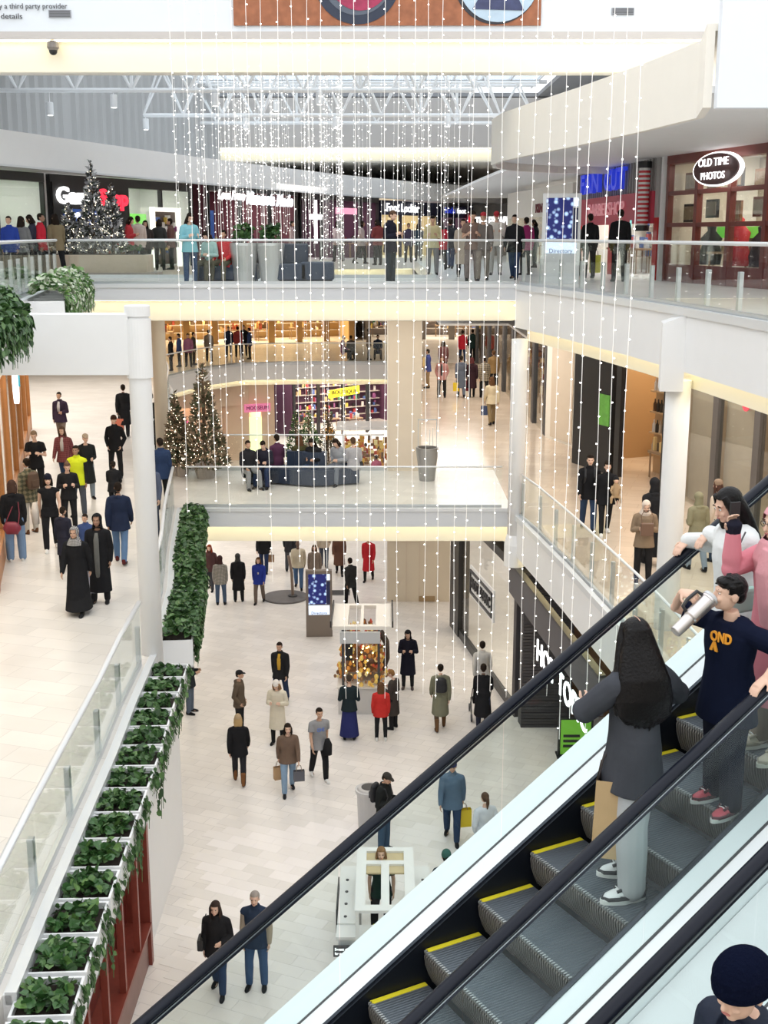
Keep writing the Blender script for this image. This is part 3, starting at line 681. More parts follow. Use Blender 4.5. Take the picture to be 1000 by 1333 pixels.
# top floor, right side
t, L = storefront('red barber shop front with blue letters and striped pole', (6.75, 43.5), (7.35, 33.2), L3, 3.2, mat('barber_red', (.62, .03, .03), .4), .5, 2, 1.55, header_m=mat('grey_slats', (.45, .43, .42), .6), depth=2.6, wallm=WARMWHITE, power=200, gm=BRIGHTGOODS, seed=10, skip=(0,))
MB().box(.3, L - .3, -.14, -.05, 1.5, 2.35).build('sign_band', mat('sign_crimson', (.55, .04, .08), .4), t)
for i in range(36): MB().box(.2 + i * .28, .24 + i * .28, -.09, -.05, 2.36, 3.2).build('header_slat', mat('slat_grey', (.33, .31, .30), .6), t)
lettering('FAN', NEONB, t, (2.9, -.2, 2.78), .85, width=2.6, depth=.12, bold=.02); lettering('CUT', NEONB, t, (6.1, -.2, 2.78), .85, width=2.4, depth=.12, bold=.02)
lettering('BARBERSHOP', mat('sign_rose', (.8, .35, .38), .5, emit=.2), t, (4.9, -.18, 1.95), .55, width=4.6)
lettering('Sweet!', mat('sign_teal', (.30, .75, .72), .4, emit=.8), t, (8.6, -.5, 1.35), .62, width=1.5)
bp = MB(); 
for i in range(12): a = 1.5 + i * .12; bp.tube([(L - .55, -.3, a), (L - .55, -.3, a + .06)], .16, 14)
bp.build('barber_pole_stripe', mat('pole_red', (.6, .04, .05), .4), t)
bp = MB().tube([(L - .55, -.3, 1.45), (L - .55, -.3, 2.95)], .145, 14); bp.build('barber_pole', WHITE, t)
bp = MB().tube([(L - .55, -.3, 2.95), (L - .55, -.3, 3.12)], .19, 14).tube([(L - .55, -.3, 1.3), (L - .55, -.3, 1.45)], .19, 14); bp.build('pole_cap', BLACKM, t)
trim(MB().obox((7.42, 33.0, L3 + 1.6), (.09, 0, 0), (0, .1, 0), (0, 0, 1.6)), WHITE)
MAROON = mat('maroon_wood', (.17, .035, .025), .4, var=.2)
t, L = storefront('maroon framed costume photo shop window with oval sign', (7.45, 32.8), (10.1, 21.5), L3, 3.2, MAROON, .16, 7, .22, kick=.45, trans=(1.45, 2.25), depth=2.6, wallm=mat('photo_wall', (.66, .58, .46), .6), power=210, gm=WARMGOODS, ngoods=120, shelf_n=2, seed=11)
def ellipse_sign(t, x, z, rx, rzz, m1, m2):
    for (k, d, mm, nm) in ((1.0, -.28, m1, 'oval_rim'), (.90, -.32, m2, 'oval_sign')):
        n = 32; MB().add([(x + k * rx * math.cos(2 * PI * q / n), d + dd, z + k * rzz * math.sin(2 * PI * q / n)) for dd in (0, .06) for q in range(n)],
            [tuple(range(n)), tuple(range(2 * n - 1, n - 1, -1))] + [(q, n + q, n + (q + 1) % n, (q + 1) % n) for q in range(n)]).build(nm, mm, t)
OVAL = mat('oval_maroon', (.06, .012, .012), .4)
ellipse_sign(t, 3.1, 2.72, 1.2, .40, NEONW, OVAL); ellipse_sign(t, 8.0, 2.72, 1.2, .40, NEONW, OVAL)
for cx in (3.1, 8.0):
    lettering('OLD TIME', NEONW, t, (cx, -.38, 2.87), .26, width=1.45, depth=.02); lettering('PHOTOS', NEONW, t, (cx, -.38, 2.56), .24, width=1.15, depth=.02)
rr = random.Random(12)
for i in range(28):
    x = .45 + (i // 2) * .78; zz = 1.52 + (i % 2) * .74 + .05 * (i % 3); yy = .42 + .22 * ((i // 2) % 3)
    fo = MB().box(x - .30, x + .30, yy, yy + .06, zz, zz + .46).build('picture_frame', random.choice([BLACKM, MAROON, BROWNW]), t)
    MB().box(x - .24, x + .24, yy - .02, yy, zz + .06, zz + .40).build('picture', mat('sepia_%d' % (i % 3), [(.35, .26, .16), (.5, .42, .3), (.2, .16, .12)][i % 3], .6, var=.4, vscale=8), fo)
MB().box(1.0, 4.4, .95, 1.05, 1.12, 1.40).build('green_banner', GREENBAND, t)
for i, (x, c, h) in enumerate([(1.2, (.03, .03, .03), 1.0), (2.6, (.5, .03, .04), 1.15), (3.7, (.06, .04, .04), .95), (5.9, (.55, .33, .12), 1.2), (7.3, (.30, .05, .05), 1.1), (8.6, (.05, .05, .06), 1.0)]):
    MB().lathe([(.26, .45), (.30, .7), (.22, .95), (.28, h + .1), (.10, h + .3), (.12, h + .42), (.02, h + .5)], 12, x, .7).build('costume_mannequin', mat('costume_%d' % i, c, .8, var=.3, vscale=9), t, smooth=True)
# small red lettered shop between far end and barber
t, L = storefront('pale shop front with dark red capitals beside the barber shop', (5.6, 56), (6.7, 44), L3, 3.0, WARMWHITE, .15, 3, 1.1, depth=4, wallm=WARMWHITE, power=90, gm=BRIGHTGOODS, seed=13)
lettering('KINGS', mat('sign_darkred', (.18, .02, .03), .5), t, (7.4, -.12, 2.2), .5, width=2.2)

# middle floor, right side
struct(MB().prism([(5.55, 41.2), (6.30, 38.9), (6.55, 39.0), (5.9, 41.4)], L2, L2 + 4.4).build('wall_panel_right', WARMWHITE))
MB().prism([(5.66, 40.75), (6.15, 39.25), (6.17, 39.26), (5.7, 40.8)], L2 + .1, L2 + 3.3).build('door_panel', BEIGE, bpy.data.objects['wall_panel_right'])
t, L = storefront('black shop front with timber shelves of bottles inside', (5.8, 36.4), (7.6, 32.0), L2, 4.15, BLACKM, .25, 2, .35, depth=5, wallm=mat('timber_wall', (.40, .25, .12), .5), power=170, gm=WARMGOODS, glass=False, shelf_n=0, ngoods=10, seed=14, lightcol=(1, .82, .6))
MB().box(.0, 2.1, -.06, .06, 0, 3.8).build('black_wall', mat('shop_black', (.012, .012, .014), .5), t)
MB().box(1.45, 2.0, -.1, -.06, 1.4, 2.3).build('green_poster', mat('poster_green', (.16, .5, .08), .5, var=.4, vscale=6), t)
MB().box(2.15, 4.6, 1.4, 1.5, 0, 3.8).build('display_wall', mat('timber_light', (.62, .42, .24), .5, var=.15), t)
for k in range(5): MB().box(2.3, 4.3, 1.1, 1.4, .6 + k * .6, .64 + k * .6).build('shelf', MATS['timber_light'], t)
g = MB(); r = random.Random(15)
for k in range(5):
    for i in range(12): x = 2.4 + i * .16; g.lathe([(.05, .64 + k * .6), (.05, .86 + k * .6), (.02, .92 + k * .6), (.02, 1.0 + k * .6)], 8, x, 1.2)
o = g.build('bottles', random_mat('bottle_cols', [(.02, .015, .01), (.5, .4, .3), (.04, .03, .02), (.7, .65, .6), (.1, .05, .02)]), t); o['kind'] = 'stuff'
t, L = storefront('tall grey framed shop window with taupe blind and round red sticker', (7.75, 31.4), (9.7, 21.0), L2, 4.15, mat('bronze_frame', (.10, .09, .085), .4), .28, 5, .3, depth=4, wallm=mat('taupe_blind', (.42, .35, .27), .6), power=120, gm=WARMGOODS, shelf_n=3, seed=16, lightcol=(1, .85, .65))
MB().box(2.25, 4.1, .2, .26, .05, 3.8).build('blind', mat('taupe_slats', (.40, .34, .27), .6, var=.1), t)
MB().box(.3, 1.9, .2, .26, .05, 3.8).build('blind', MATS['taupe_slats'], t)
MB().tube([(3.6, -.02, 3.0), (3.6, .0, 3.0)], .2, 20).build('round_sticker', mat('sticker_red', (.8, .08, .12), .5), t)
t, L = storefront('dark shop front along the tan corridor of the middle floor', (5.0, 66), (5.6, 41.5), L2, 4.2, DARKGREY, .5, 8, .4, depth=3.5, wallm=mat('brown_wall', (.2, .13, .08), .6), power=160, gm=WARMGOODS, seed=17, lightcol=(1, .8, .55))
t, L = storefront('warm lit corridor shop front behind the stone pier', (1.25, 44), (1.3, 64), L2, 4.2, BEIGE, .3, 5, .4, depth=.6, wallm=mat('amber_wall', (.55, .38, .18), .6), power=0, gm=WARMGOODS, shelf_n=3, ngoods=30, seed=18)
# middle floor, left side
t, L = storefront('orange timber shop front with arched white sign on the left middle floor', (-7.5, 22.5), (-12.7, 43), L2, 4.2, mat('orange_wood', (.42, .17, .05), .4, var=.2), .32, 6, .55, kick=.5, depth=3, wallm=WARMWHITE, power=190, gm=WARMGOODS, seed=19, lightcol=(1, .85, .65), sidewalls=False)
MB().tube([(6.2, -.35, 3.5), (6.2, -.25, 3.5)], .62, 24).build('round_sign', NEONW, t)
lettering('Y', mat('sign_teal2', (.05, .4, .5), .5), t, (6.2, -.38, 3.5), .7)
# middle floor, far
t, L = storefront('amber lit shop front along the far middle gallery', (-16, 76), (-2, 80), L2, 4.1, mat('amber_frame', (.45, .27, .1), .5), .4, 8, .5, depth=4, wallm=mat('amber_wall', (.55, .38, .18), .6), power=900, gm=WARMGOODS, glass=False, seed=20, lightcol=(1, .78, .48))
t, L = storefront('mixed lit shop front at the end of the far middle gallery', (-1.2, 81), (14, 81), L2, 4.1, mat('mid_grey', (.3, .27, .24), .5), .4, 8, .5, depth=4, wallm=mat('taupe_wall', (.3, .26, .24), .6), power=700, gm=GOODS, glass=False, seed=21, lightcol=(1, .85, .65))
# ground floor, far
PEACH = MATS['peach_wall']
t, L = storefront('peach fronted boutique with pink letters seen past the lit trees', (-12.5, 64.6), (-6.2, 67.2), L1, 4.2, PEACH, .9, 2, 1.1, depth=5, wallm=PEACH, power=520, gm=WARMGOODS, glass=False, seed=22, lightcol=(1, .8, .6))
lettering('AGE', mat('sign_pink', (.9, .12, .35), .4, emit=1.0), t, (.9, -.4, 2.0), 1.2, width=2.0)
MB().box(5.0, 6.5, -.5, -.44, 2.75, 3.2).build('hanging_sign', mat('sign_pink_board', (.85, .25, .45), .5, emit=.3), t); lettering('MOOSEUM', mat('sign_purple', (.25, .02, .12), .5), t, (5.75, -.52, 2.97), .3, width=1.25)
MB().box(5.35, 6.1, -.06, -.02, .1, 2.4).build('lit_door', mat('lit_door', (.8, .9, .45), .5, emit=.9), t)
t, L = storefront('dark far ground-floor shop front with yellow sign board', (-5.6, 74), (2.0, 78), L1, 4.1, BLACKM, .2, 5, .4, depth=5, wallm=mat('plum_wall', (.1, .04, .08), .6), power=420, gm=GOODS, glass=False, shelf_n=5, ngoods=300, seed=23, lightcol=(1, .85, .7))
MB().obox((2.9, -1.2, 2.85), (1.05, 0, .1), (0, .05, 0), (0, 0, .24)).build('yellow_sign', mat('sign_yellow', (.9, .75, .03), .5, emit=.6), t); lettering('BOUTIQUE', BLACKM, t, (2.9, -1.28, 2.85), .34, width=1.7)
t, L = storefront('white far ground-floor shop front with dark round lamps', (2.6, 79.5), (12, 76), L1, 4.1, WHITE, .2, 5, .4, depth=5, wallm=WARMWHITE, power=420, gm=GOODS, seed=24)
# ground floor, right: black band-shirt shop in two planes
t, L = storefront('black shop window with boxed white sign over tan floor display', (2.2, 37.0), (3.45, 29.6), L1, 4.1, BLACKM, .3, 1, .25, kick=.25, depth=5, wallm=mat('tan_wall', (.55, .45, .28), .6), power=110, gm=DARKGOODS, glass=True, shelf_n=2, ngoods=30, seed=25, lightcol=(1, .88, .7), sidewalls=False, ends=False)
MB().box(-.2, .95, -.05, .3, 0, 4.1).build('frame_post', BLACKM, t); MB().box(L - .25, L, -.05, .3, 0, 4.1).build('frame_post', CHARBRICK, t)
sg = MB(); 
for a in ((3.4, 5.9, -.3, -.26, 2.2, 2.27), (3.4, 5.9, -.3, -.26, 2.83, 2.9), (3.4, 3.47, -.3, -.26, 2.2, 2.9), (5.83, 5.9, -.3, -.26, 2.2, 2.9)): sg.box(*a)
sg.build('sign_frame', BLACKM, t); MB().box(3.3, 6.0, -.26, -.22, 2.1, 3.0).build('sign_board', WHITE, t)
lettering('HOT TOPIC', BLACKM, t, (4.65, -.29, 2.55), .42, width=2.1, bold=.01)
bd = (Vector((4.05, 21.5)) - Vector((3.2, 29.8)))
t2 = thing('storefront', 'black ribbed tile shop front with tall white hanging letters', 'storefront', (3.2, 29.8, 0), math.atan2(bd.y, bd.x))
inv = Matrix.Rotation(-math.atan2(bd.y, bd.x), 4, 'Z')
def tl(x, y): v = inv @ Vector((x - 3.2, y - 29.8, 0)); return (v.x, v.y)
MB().box(0, bd.length, .0, .12, 3.38, 4.14).build('fascia_band', mat('anthracite', (.09, .085, .095), .5), t2)
for k in range(50):
    z0 = k * .082; dd = .015 if k % 2 else 0
    MB().prism([tl(3.5, 28.9 + dd), tl(4.78, 28.9 + dd), tl(4.78, 29.3), tl(3.5, 29.3)], z0, z0 + .07).build('tile_course', CHARBRICK, t2)
MB().prism([tl(3.47, 29.3), tl(3.52, 28.92), tl(4.78, 29.3), tl(4.7, 30)], 0, 4.1).build('pier', BLACKM, t2)
MB().prism([tl(4.8, 29.6), tl(8, 29.6), tl(8, 29.7), tl(4.8, 29.7)], 0, 4.1).build('inner_wall', mat('shop_brown', (.20, .11, .05), .6, var=.3, vscale=3), t2)
MB().prism([tl(8, 29.6), tl(8, 18), tl(8.1, 18), tl(8.1, 29.6)][::-1], 0, 4.1).build('inner_wall', MATS['shop_brown'], t2)
MB().box(.0, bd.length, -.02, .14, 4.14, 4.2).build('fascia_cap', BLACKM, t2)
lettering('HOT TOPIC', NEONW, t2, (5.6, -.03, 2.98), .74, width=4.3, depth=.03)
gs = thing('standing_sign', 'black framed green sign standing by the black shop', 'sign', (4.62, 27.2, 0))
MB().box(-.42, .42, -.04, .04, 0, 1.0).build('frame', BLACKM, gs); MB().box(-.36, .36, -.06, -.035, .06, .94).build('poster', mat('sign_green', (.20, .55, .05), .5, emit=.2), gs)
for k, w in enumerate((.25, .3, .18)): MB().box(-.3, -.3 + w * 1.6, -.065, -.06, .5 - k * .13, .57 - k * .13).build('print_bar', BLACKM, gs)
MB().box(-.45, .45, -.2, .2, 0, .03).build('base', BLACKM, gs)
# ------------------------------------------------------------------ planters and ivy on the gallery edges
LEAF = mat('ivy_leaf', (.04, .115, .03), .38, var=.55, vscale=2.5)
LEAF2 = mat('ivy_leaf_pale', (.10, .20, .05), .4, var=.4, vscale=4)
LEAFD = random_mat('ivy_mass', [(.022, .065, .018), (.04, .105, .028), (.065, .15, .04), (.03, .08, .022), (.11, .21, .07), (.05, .12, .035)], .42)
LEAFP = random_mat('ivy_pale_mass', [(.10, .22, .06), (.50, .56, .42), (.16, .30, .09), (.08, .17, .05), (.62, .66, .55)], .45)
SOIL = mat('dark_soil', (.03, .022, .016), .95)
def leaf_pts(c, n, u, s):               # heart-shaped leaf with a folded midrib: centre, normal, tip direction, size
    n = n.normalized(); u = (u - n * u.dot(n)).normalized(); v = n.cross(u)
    P = [(-.45, 0, 0), (-.5, .22, .04), (-.25, .42, .06), (.1, .36, .05), (.55, 0, -.05), (.1, -.36, .05), (-.25, -.42, .06), (-.5, -.22, .04)]
    return [c + (u * a + v * b + n * h) * s for a, b, h in P]
LF = [(0, 1, 2), (0, 2, 3), (0, 3, 4), (0, 4, 5), (0, 5, 6), (0, 6, 7)]
leaf_me = MB().add(leaf_pts(Vector((0, 0, 0)), Vector((0, 0, 1)), Vector((1, 0, 0)), 1.0), LF).mesh('leaf')
def rdir(r, up=.6):
    v = Vector((r.gauss(0, 1), r.gauss(0, 1), abs(r.gauss(0, 1)) * up + .35)); return v.normalized()
part_leaves = [0]
def ivy(label, org, rz, lx, ly, n, hang, nparts, r, s=.105, vm=LEAFD, top=.1, hl=.45, cat='plant', group='ivy plants in the gallery planters'):
    """mound lx (along) by ly (out) at the planter top; hang = leaves trailing over the outer (+y) rim"""
    t = thing('ivy_plant', label, cat, org, rz, group)
    def spot():
        x = r.uniform(.07, lx - .07) if nparts >= 0 else r.uniform(.03, lx - .03); y = r.uniform(.06, ly - .06) if nparts >= 0 else r.uniform(.03, ly + .05); e = 1 - (2 * y / ly - 1) ** 2
        return Vector((x, y, r.uniform(.0, .05) + top * (.45 + .55 * e) * r.uniform(.55, 1.15)))
    m = MB()
    for k in range(n):
        c = spot(); sz = s * r.uniform(.7, 1.25); nn = rdir(r, 1.3); uu = Vector((r.gauss(0, 1), r.gauss(.4, 1), -.2))
        if k < nparts and part_leaves[0] < 300:
            part_leaves[0] += 1
            c.z += .03
            o = obj('leaf', leaf_me, LEAF if k % 4 else LEAF2, t, c); nn.normalize(); uu = (uu - nn * uu.dot(nn)).normalized(); vv = nn.cross(uu)
            o.rotation_euler = Matrix((uu, vv, nn)).transposed().to_euler(); o.scale = (sz * 1.15,) * 3
        else: m.add(leaf_pts(c, nn, uu, sz), LF)
    o = m.build('foliage', vm, t); o['kind'] = 'stuff'
    if hang:
        m = MB()
        nv = max(1, hang // 9)
        for _ in range(nv):
            x = r.uniform(.05, lx - .05); L = hl * r.uniform(.2, 1.0); k = int(4 + L / .06)
            for i in range(k):
                f = i / k; c = Vector((x + .06 * math.sin(3 * f + x * 9) + r.gauss(0, .03), ly + .03 + .05 * math.sin(PI * min(1, f * 2)) + r.gauss(0, .02), .06 - L * f))
                m.add(leaf_pts(c, Vector((r.gauss(0, .5), 1, .5)), Vector((r.gauss(0, .5), .2, -1)), s * r.uniform(.6, 1.05)), LF)
            m.tube([(x, ly, .02), (x + .03, ly + .07, -L * .4), (x, ly + .05, -L)], .004, 4)
        o = m.build('trailing_vines', LEAFP if hang > 60 and vm is LEAFP else vm, t); o['kind'] = 'stuff'
    return t
PLANTER = mat('planter_white', (.84, .85, .86), .4)
def planter_box(label, org, rz, lx, ly, h, group='white planter boxes along the gallery'):
    t = thing('planter_box', label, 'planter', org, rz, group)
    w = .025
    MB().box(0, lx, 0, ly, -h, -h + .03).build('base', PLANTER, t)
    MB().box(0, lx, 0, w, -h, 0).build('side_panel', PLANTER, t); MB().box(0, lx, ly - w, ly, -h, 0).build('side_panel', PLANTER, t)
    MB().box(0, w, w, ly - w, -h, 0).build('end_panel', PLANTER, t); MB().box(lx - w, lx, w, ly - w, -h, 0).build('end_panel', PLANTER, t)
    MB().box(w, lx - w, w, ly - w, -h + .03, -.07).build('soil', SOIL, t)
    return t
def along(line, d):
    P = [Vector(p) for p in line]
    for a, b in zip(P[:-1], P[1:]):
        L = (b - a).length
        if d <= L: return a + (b - a) * (d / L), (b - a) / L
        d -= L
    u = (P[-1] - P[-2]).normalized(); return P[-1] + u * d, u
r = random.Random(31)
# near run on the middle floor: separate boxes; x along the edge backwards so +y points out over the void
edge = offset(E2L[1:7], -.10)
d = -.9; k = 0
while d < 8.75:
    a, u = along(edge, max(0, d)) if d >= 0 else (Vector(edge[0]) + (Vector(edge[1]) - Vector(edge[0])).normalized() * d, (Vector(edge[1]) - Vector(edge[0])).normalized())
    lx = .60; p2 = a + u * lx; rz = math.atan2(-u.y, -u.x)         # local x runs towards the camera, local y outwards
    org = Vector((p2.x, p2.y, L2 - .06))
    planter_box('white planter box of ivy under the glass railing, near run', org, rz, lx, .58, .38)
    near = d < 4.3
    ivy('ivy filling a white planter box in the near run', org + Vector((0, 0, -.06)), rz, lx, .56, 120 if near else 95, 54 if near else 54, 45 if near else 0, r, .095 if near else .10, top=.07, hl=.4 if k % 3 else .8)
    d += .66; k += 1
# far hedge on the middle floor
edge = offset(E2L[6:], -.10); d = .75
while d < 10.6:
    a, u = along(edge, d); p2 = a + u * 1.0; rz = math.atan2(-u.y, -u.x); org = Vector((p2.x, p2.y, L2 - .05))
    planter_box('white planter trough of the dense ivy hedge beyond the column', org, rz, 1.0, .56, .5, 'white troughs of the far hedge')
    ivy('dense ivy hedge growing beyond the white column', org + Vector((0, 0, -.04)), rz, 1.0, .58, 240, 160, -1, r, .11, top=.2, hl=.6, group='ivy of the far hedge')
    d += 1.02
# top-floor planters on the left gallery
edge = offset(E3L, -.10)
def e3(y): 
    for i in range(len(edge) - 1):
        if edge[i][1] <= y <= edge[i + 1][1]:
            t = (y - edge[i][1]) / (edge[i + 1][1] - edge[i][1]); return Vector((edge[i][0] + t * (edge[i + 1][0] - edge[i][0]), y)), (Vector(edge[i + 1]) - Vector(edge[i])).normalized()
for (y0, lab) in [(15.2, 0), (16.2, 0), (17.2, 0), (23.0, 1), (24.05, 1), (25.1, 1), (26.15, 1), (27.2, 1), (28.25, 1)]:
    a, u = e3(y0); p2 = a + u * 1.0; rz = math.atan2(-u.y, -u.x); org = Vector((p2.x, p2.y, L3 - .02))
    wl = ('in front of', 'behind')[lab]
    planter_box('white trough of trailing ivy %s the white cross beam' % wl, org, rz, 1.0, .7, .4, 'white troughs %s the cross beam' % wl)
    ivy('trailing ivy on the top gallery %s the white cross beam' % wl, org + Vector((0, 0, -.02)), rz, 1.0, .7, 300, 260, -1, r, .12, vm=LEAFP if lab else LEAFD, top=.42, hl=.6, group='ivy %s the cross beam' % wl)

# ------------------------------------------------------------------ conical lit trees
NEEDLE = random_mat('tree_needles', [(.10, .09, .05), (.20, .15, .09), (.07, .09, .04), (.28, .20, .13), (.36, .27, .18), (.10, .11, .06)], .7)
NEEDLEW = random_mat('flocked_needles', [(.06, .06, .06), (.5, .5, .52), (.12, .13, .13), (.3, .3, .32), (.05, .07, .05), (.7, .7, .72)], .7)
TWINKLE = mat('tree_bulb', (1, .88, .68), .4, emit=3.5)
def cone_tree(label, loc, h, rad, seed, nm=NEEDLE, n=900, pot=True, s=.16, group=None):
    r = random.Random(seed); t = thing('lit_cone_tree', label, 'tree', loc, 0, group)
    b = .35 if pot else .1
    if pot: MB().lathe([(rad * .38, 0), (rad * .5, .32), (rad * .5, .42)], 18).build('pot', mat('pot_taupe', (.36, .31, .27), .5), t, smooth=False)
    MB().lathe([(.05, 0), (.05, h * .7), (.01, h * .98)], 8).build('trunk', mat('bark', (.12, .08, .05), .8), t)
    m = MB()
    for k in range(n):
        f = 1 - math.sqrt(r.random()); z = b + f * (h - b); rr = rad * (1 - f) * r.uniform(.72, 1.08) + .03; a = r.uniform(0, 2 * PI)
        c = Vector((rr * math.cos(a), rr * math.sin(a), z)); out = Vector((math.cos(a), math.sin(a), .55))
        uu = out + Vector((r.gauss(0, .4), r.gauss(0, .4), r.gauss(0, .4))); vv = uu.cross(Vector((r.gauss(0, 1), r.gauss(0, 1), r.gauss(0, 1)))).normalized(); uu.normalize()
        q = s * r.uniform(.6, 1.2); m.add([c - uu * q * .6, c + vv * q * .28, c + uu * q * .7, c - vv * q * .28], [(0, 1, 2, 3)])
    o = m.build('foliage', nm, t); o['kind'] = 'stuff'
    m = MB()
    for k in range(int(n * .16)):
        f = 1 - math.sqrt(r.random()); z = b + f * (h - b); rr = rad * (1 - f) * 1.04 + .03; a = r.uniform(0, 2 * PI); m.ball((rr * math.cos(a), rr * math.sin(a), z), .011, 5, 3)
    o = m.build('bulbs', TWINKLE, t); o['kind'] = 'stuff'
    return t
TG = 'lit cone trees on the middle bridge'
cone_tree('tallest lit cone tree on the middle bridge', at(268, 622, L2), 3.35, .66, 1, n=1500, group=TG)
cone_tree('slender lit cone tree by the cream column', at(231, 619, L2), 2.45, .40, 2, n=1000, group=TG)
cone_tree('short lit cone tree standing before the slender one', at(238, 620, L2), 1.9, .40, 3, n=800, group=TG)
TG = 'flocked cone trees by the game shop'
p = Vector((-8.9, 38.6, L3 + .0))
cone_tree('tallest flocked cone tree before the game shop', (-8.72, 37.25, L3 + .62), 2.75, .48, 4, NEEDLEW, 1300, pot=False, group=TG)
cone_tree('flocked cone tree right of the tallest at the game shop', (-8.12, 37.05, L3 + .62), 2.1, .38, 5, NEEDLEW, 900, pot=False, group=TG)
cone_tree('low flocked cone tree left of the others at the game shop', (-9.4, 37.05, L3 + .62), 1.55, .36, 6, NEEDLEW, 800, pot=False, group=TG)
TG = 'lit trees on the far ground floor'
for i, (px, y, h) in enumerate([(385, 66, 2.9), (402, 70, 2.4), (427, 64, 3.6)]):
    q = aty(px, 560, y); cone_tree(['dark lit tree on the far ground floor under the balcony', 'low lit tree on the far ground floor between two taller', 'tall lit tree on the far ground floor near the yellow sign'][i], (q.x, y, 0), h, .6, 10 + i, MATS['ivy_mass'] if i < 2 else NEEDLE, 700, group=TG)
# beige planter trough on the top floor
bp = thing('planter_trough', 'long beige planter trough with low greenery by the flocked trees', 'planter', (-8.5, 36.6, L3))
MB().box(-1.5, 1.45, 0, 1.1, .0, .62).build('trough', mat('beige_trough', (.66, .54, .42), .5), bp, bevel=.02); MB().box(-1.6, 1.7, -.1, 1.2, 0, .1).build('plinth', mat('taupe_plinth', (.42, .36, .33), .5), bp)
MB().box(-1.42, 1.38, .08, 1.02, .6, .64).build('soil', SOIL, bp)
for x in (-1.0, .8): ivy('low green plant in the beige planter trough', (-8.5 + x - .4, 36.75, L3 + .64), 0, .9, .7, 120, 0, 0, r, .12, top=.2, group='plants in the beige trough')

# ------------------------------------------------------------------ benches, bins, planters, screens
def round_planter(label, loc, r0, r1, h, m=STEEL, group=None, lid=False):
    t = thing('metal_planter', label, 'planter', loc, 0, group)
    MB().lathe([(r0, 0), (r0 + (r1 - r0) * .5, h * .5), (r1, h * .93), (r1 * .98, h), (r1 * .86, h), (r1 * .84, h * .9)], 28).build('pot', m, t, smooth=False); MB().lathe([(r1 * .82, h * .88), (r1 * .82, h * .94)], 20).build('soil', SOIL, t)
    return t
POTM = mat('pot_silver', (.56, .56, .56), .35, .6)
q = at(334, 367, L3); round_planter('left tapered silver planter beside the navy seats', (q.x - .27, 31.7, L3), .26, .36, 1.0, POTM)
round_planter('right tapered silver planter beside the navy seats', (q.x + .42, 31.7, L3), .26, .36, 1.0, POTM)
for dx in (-.27, .42): ivy('spiky green plant in a tapered silver planter', (q.x + dx - .3, 31.4, L3 + .85), 0, .6, .6, 90, 0, 0, r, .16, top=.5, group='plants in the silver planters')
def seat(label, x, y, z, w, d, h, back=None, rz=0):
    t = thing('lounge_seat', label, 'seat', (x, y, z), rz, 'navy lounge seats on the top bridge')
    MB().box(-w / 2, w / 2, 0, d, .06, h).build('cushion', NAVYSEAT, t, bevel=.04); MB().box(-w / 2 + .05, w / 2 - .05, .05, d - .05, 0, .06).build('plinth', BLACKM, t)
    if back: MB().box(-w / 2, w / 2, d - .22, d, h - .02, back).build('backrest', NAVYSEAT, t, bevel=.04)
    return t
seat('tall navy seat back right of the silver planters', -2.45, 31.5, L3, .95, .8, .48, .98)
seat('low navy ottoman with rounded end on the top bridge', -1.72, 31.5, L3, .85, .7, .52)
seat('low navy seat at the left with two seated people', -4.35, 31.6, L3, 1.0, .8, .45)
seat('tall navy seat beside the person in red', -3.55, 31.7, L3, .55, .8, .48, .95)
# serpentine bench on the middle bridge
bn = thing('curved_bench', 'long serpentine navy bench with tall back on the middle bridge', 'bench', (-2.3, 33.2, L2))
for k in range(14):
    x0 = -1.55 + k * .225; y0 = .22 * math.sin(k * .5 + .4); y1 = .22 * math.sin((k + 1) * .5 + .4)
    MB().prism([(x0, y0 - .35), (x0 + .222, y1 - .35), (x0 + .222, y1 + .35), (x0, y0 + .35)], .05, .46).build('seat_section', NAVYSEAT, bn)
    if 5 <= k <= 9: MB().prism([(x0, y0 + .1), (x0 + .222, y1 + .1), (x0 + .222, y1 + .35), (x0, y0 + .35)], .46, .9).build('back_section', NAVYSEAT, bn)
MB().box(-1.5, 1.55, -.15, .15, 0, .05).build('plinth', BLACKM, bn)
# bin with sign frame on the middle bridge
q = at(556, 625, L2); t = round_planter('tapered grey metal planter with empty sign frame on the middle bridge', (q.x, q.y, L2), .22, .32, .95, mat('pot_grey', (.36, .36, .35), .4, .6))
fr = MB()
for a in ((-.27, -.25, -.01, .01, .9, 1.75), (.25, .27, -.01, .01, .9, 1.75), (-.27, .27, -.01, .01, 1.72, 1.75), (-.05, -.035, -.01, .01, 1.0, 1.5), (.06, .075, -.01, .01, 1.0, 1.45), (.15, .165, -.01, .01, 1.0, 1.5)): fr.box(*a)
fr.build('sign_frame', STEEL, t)
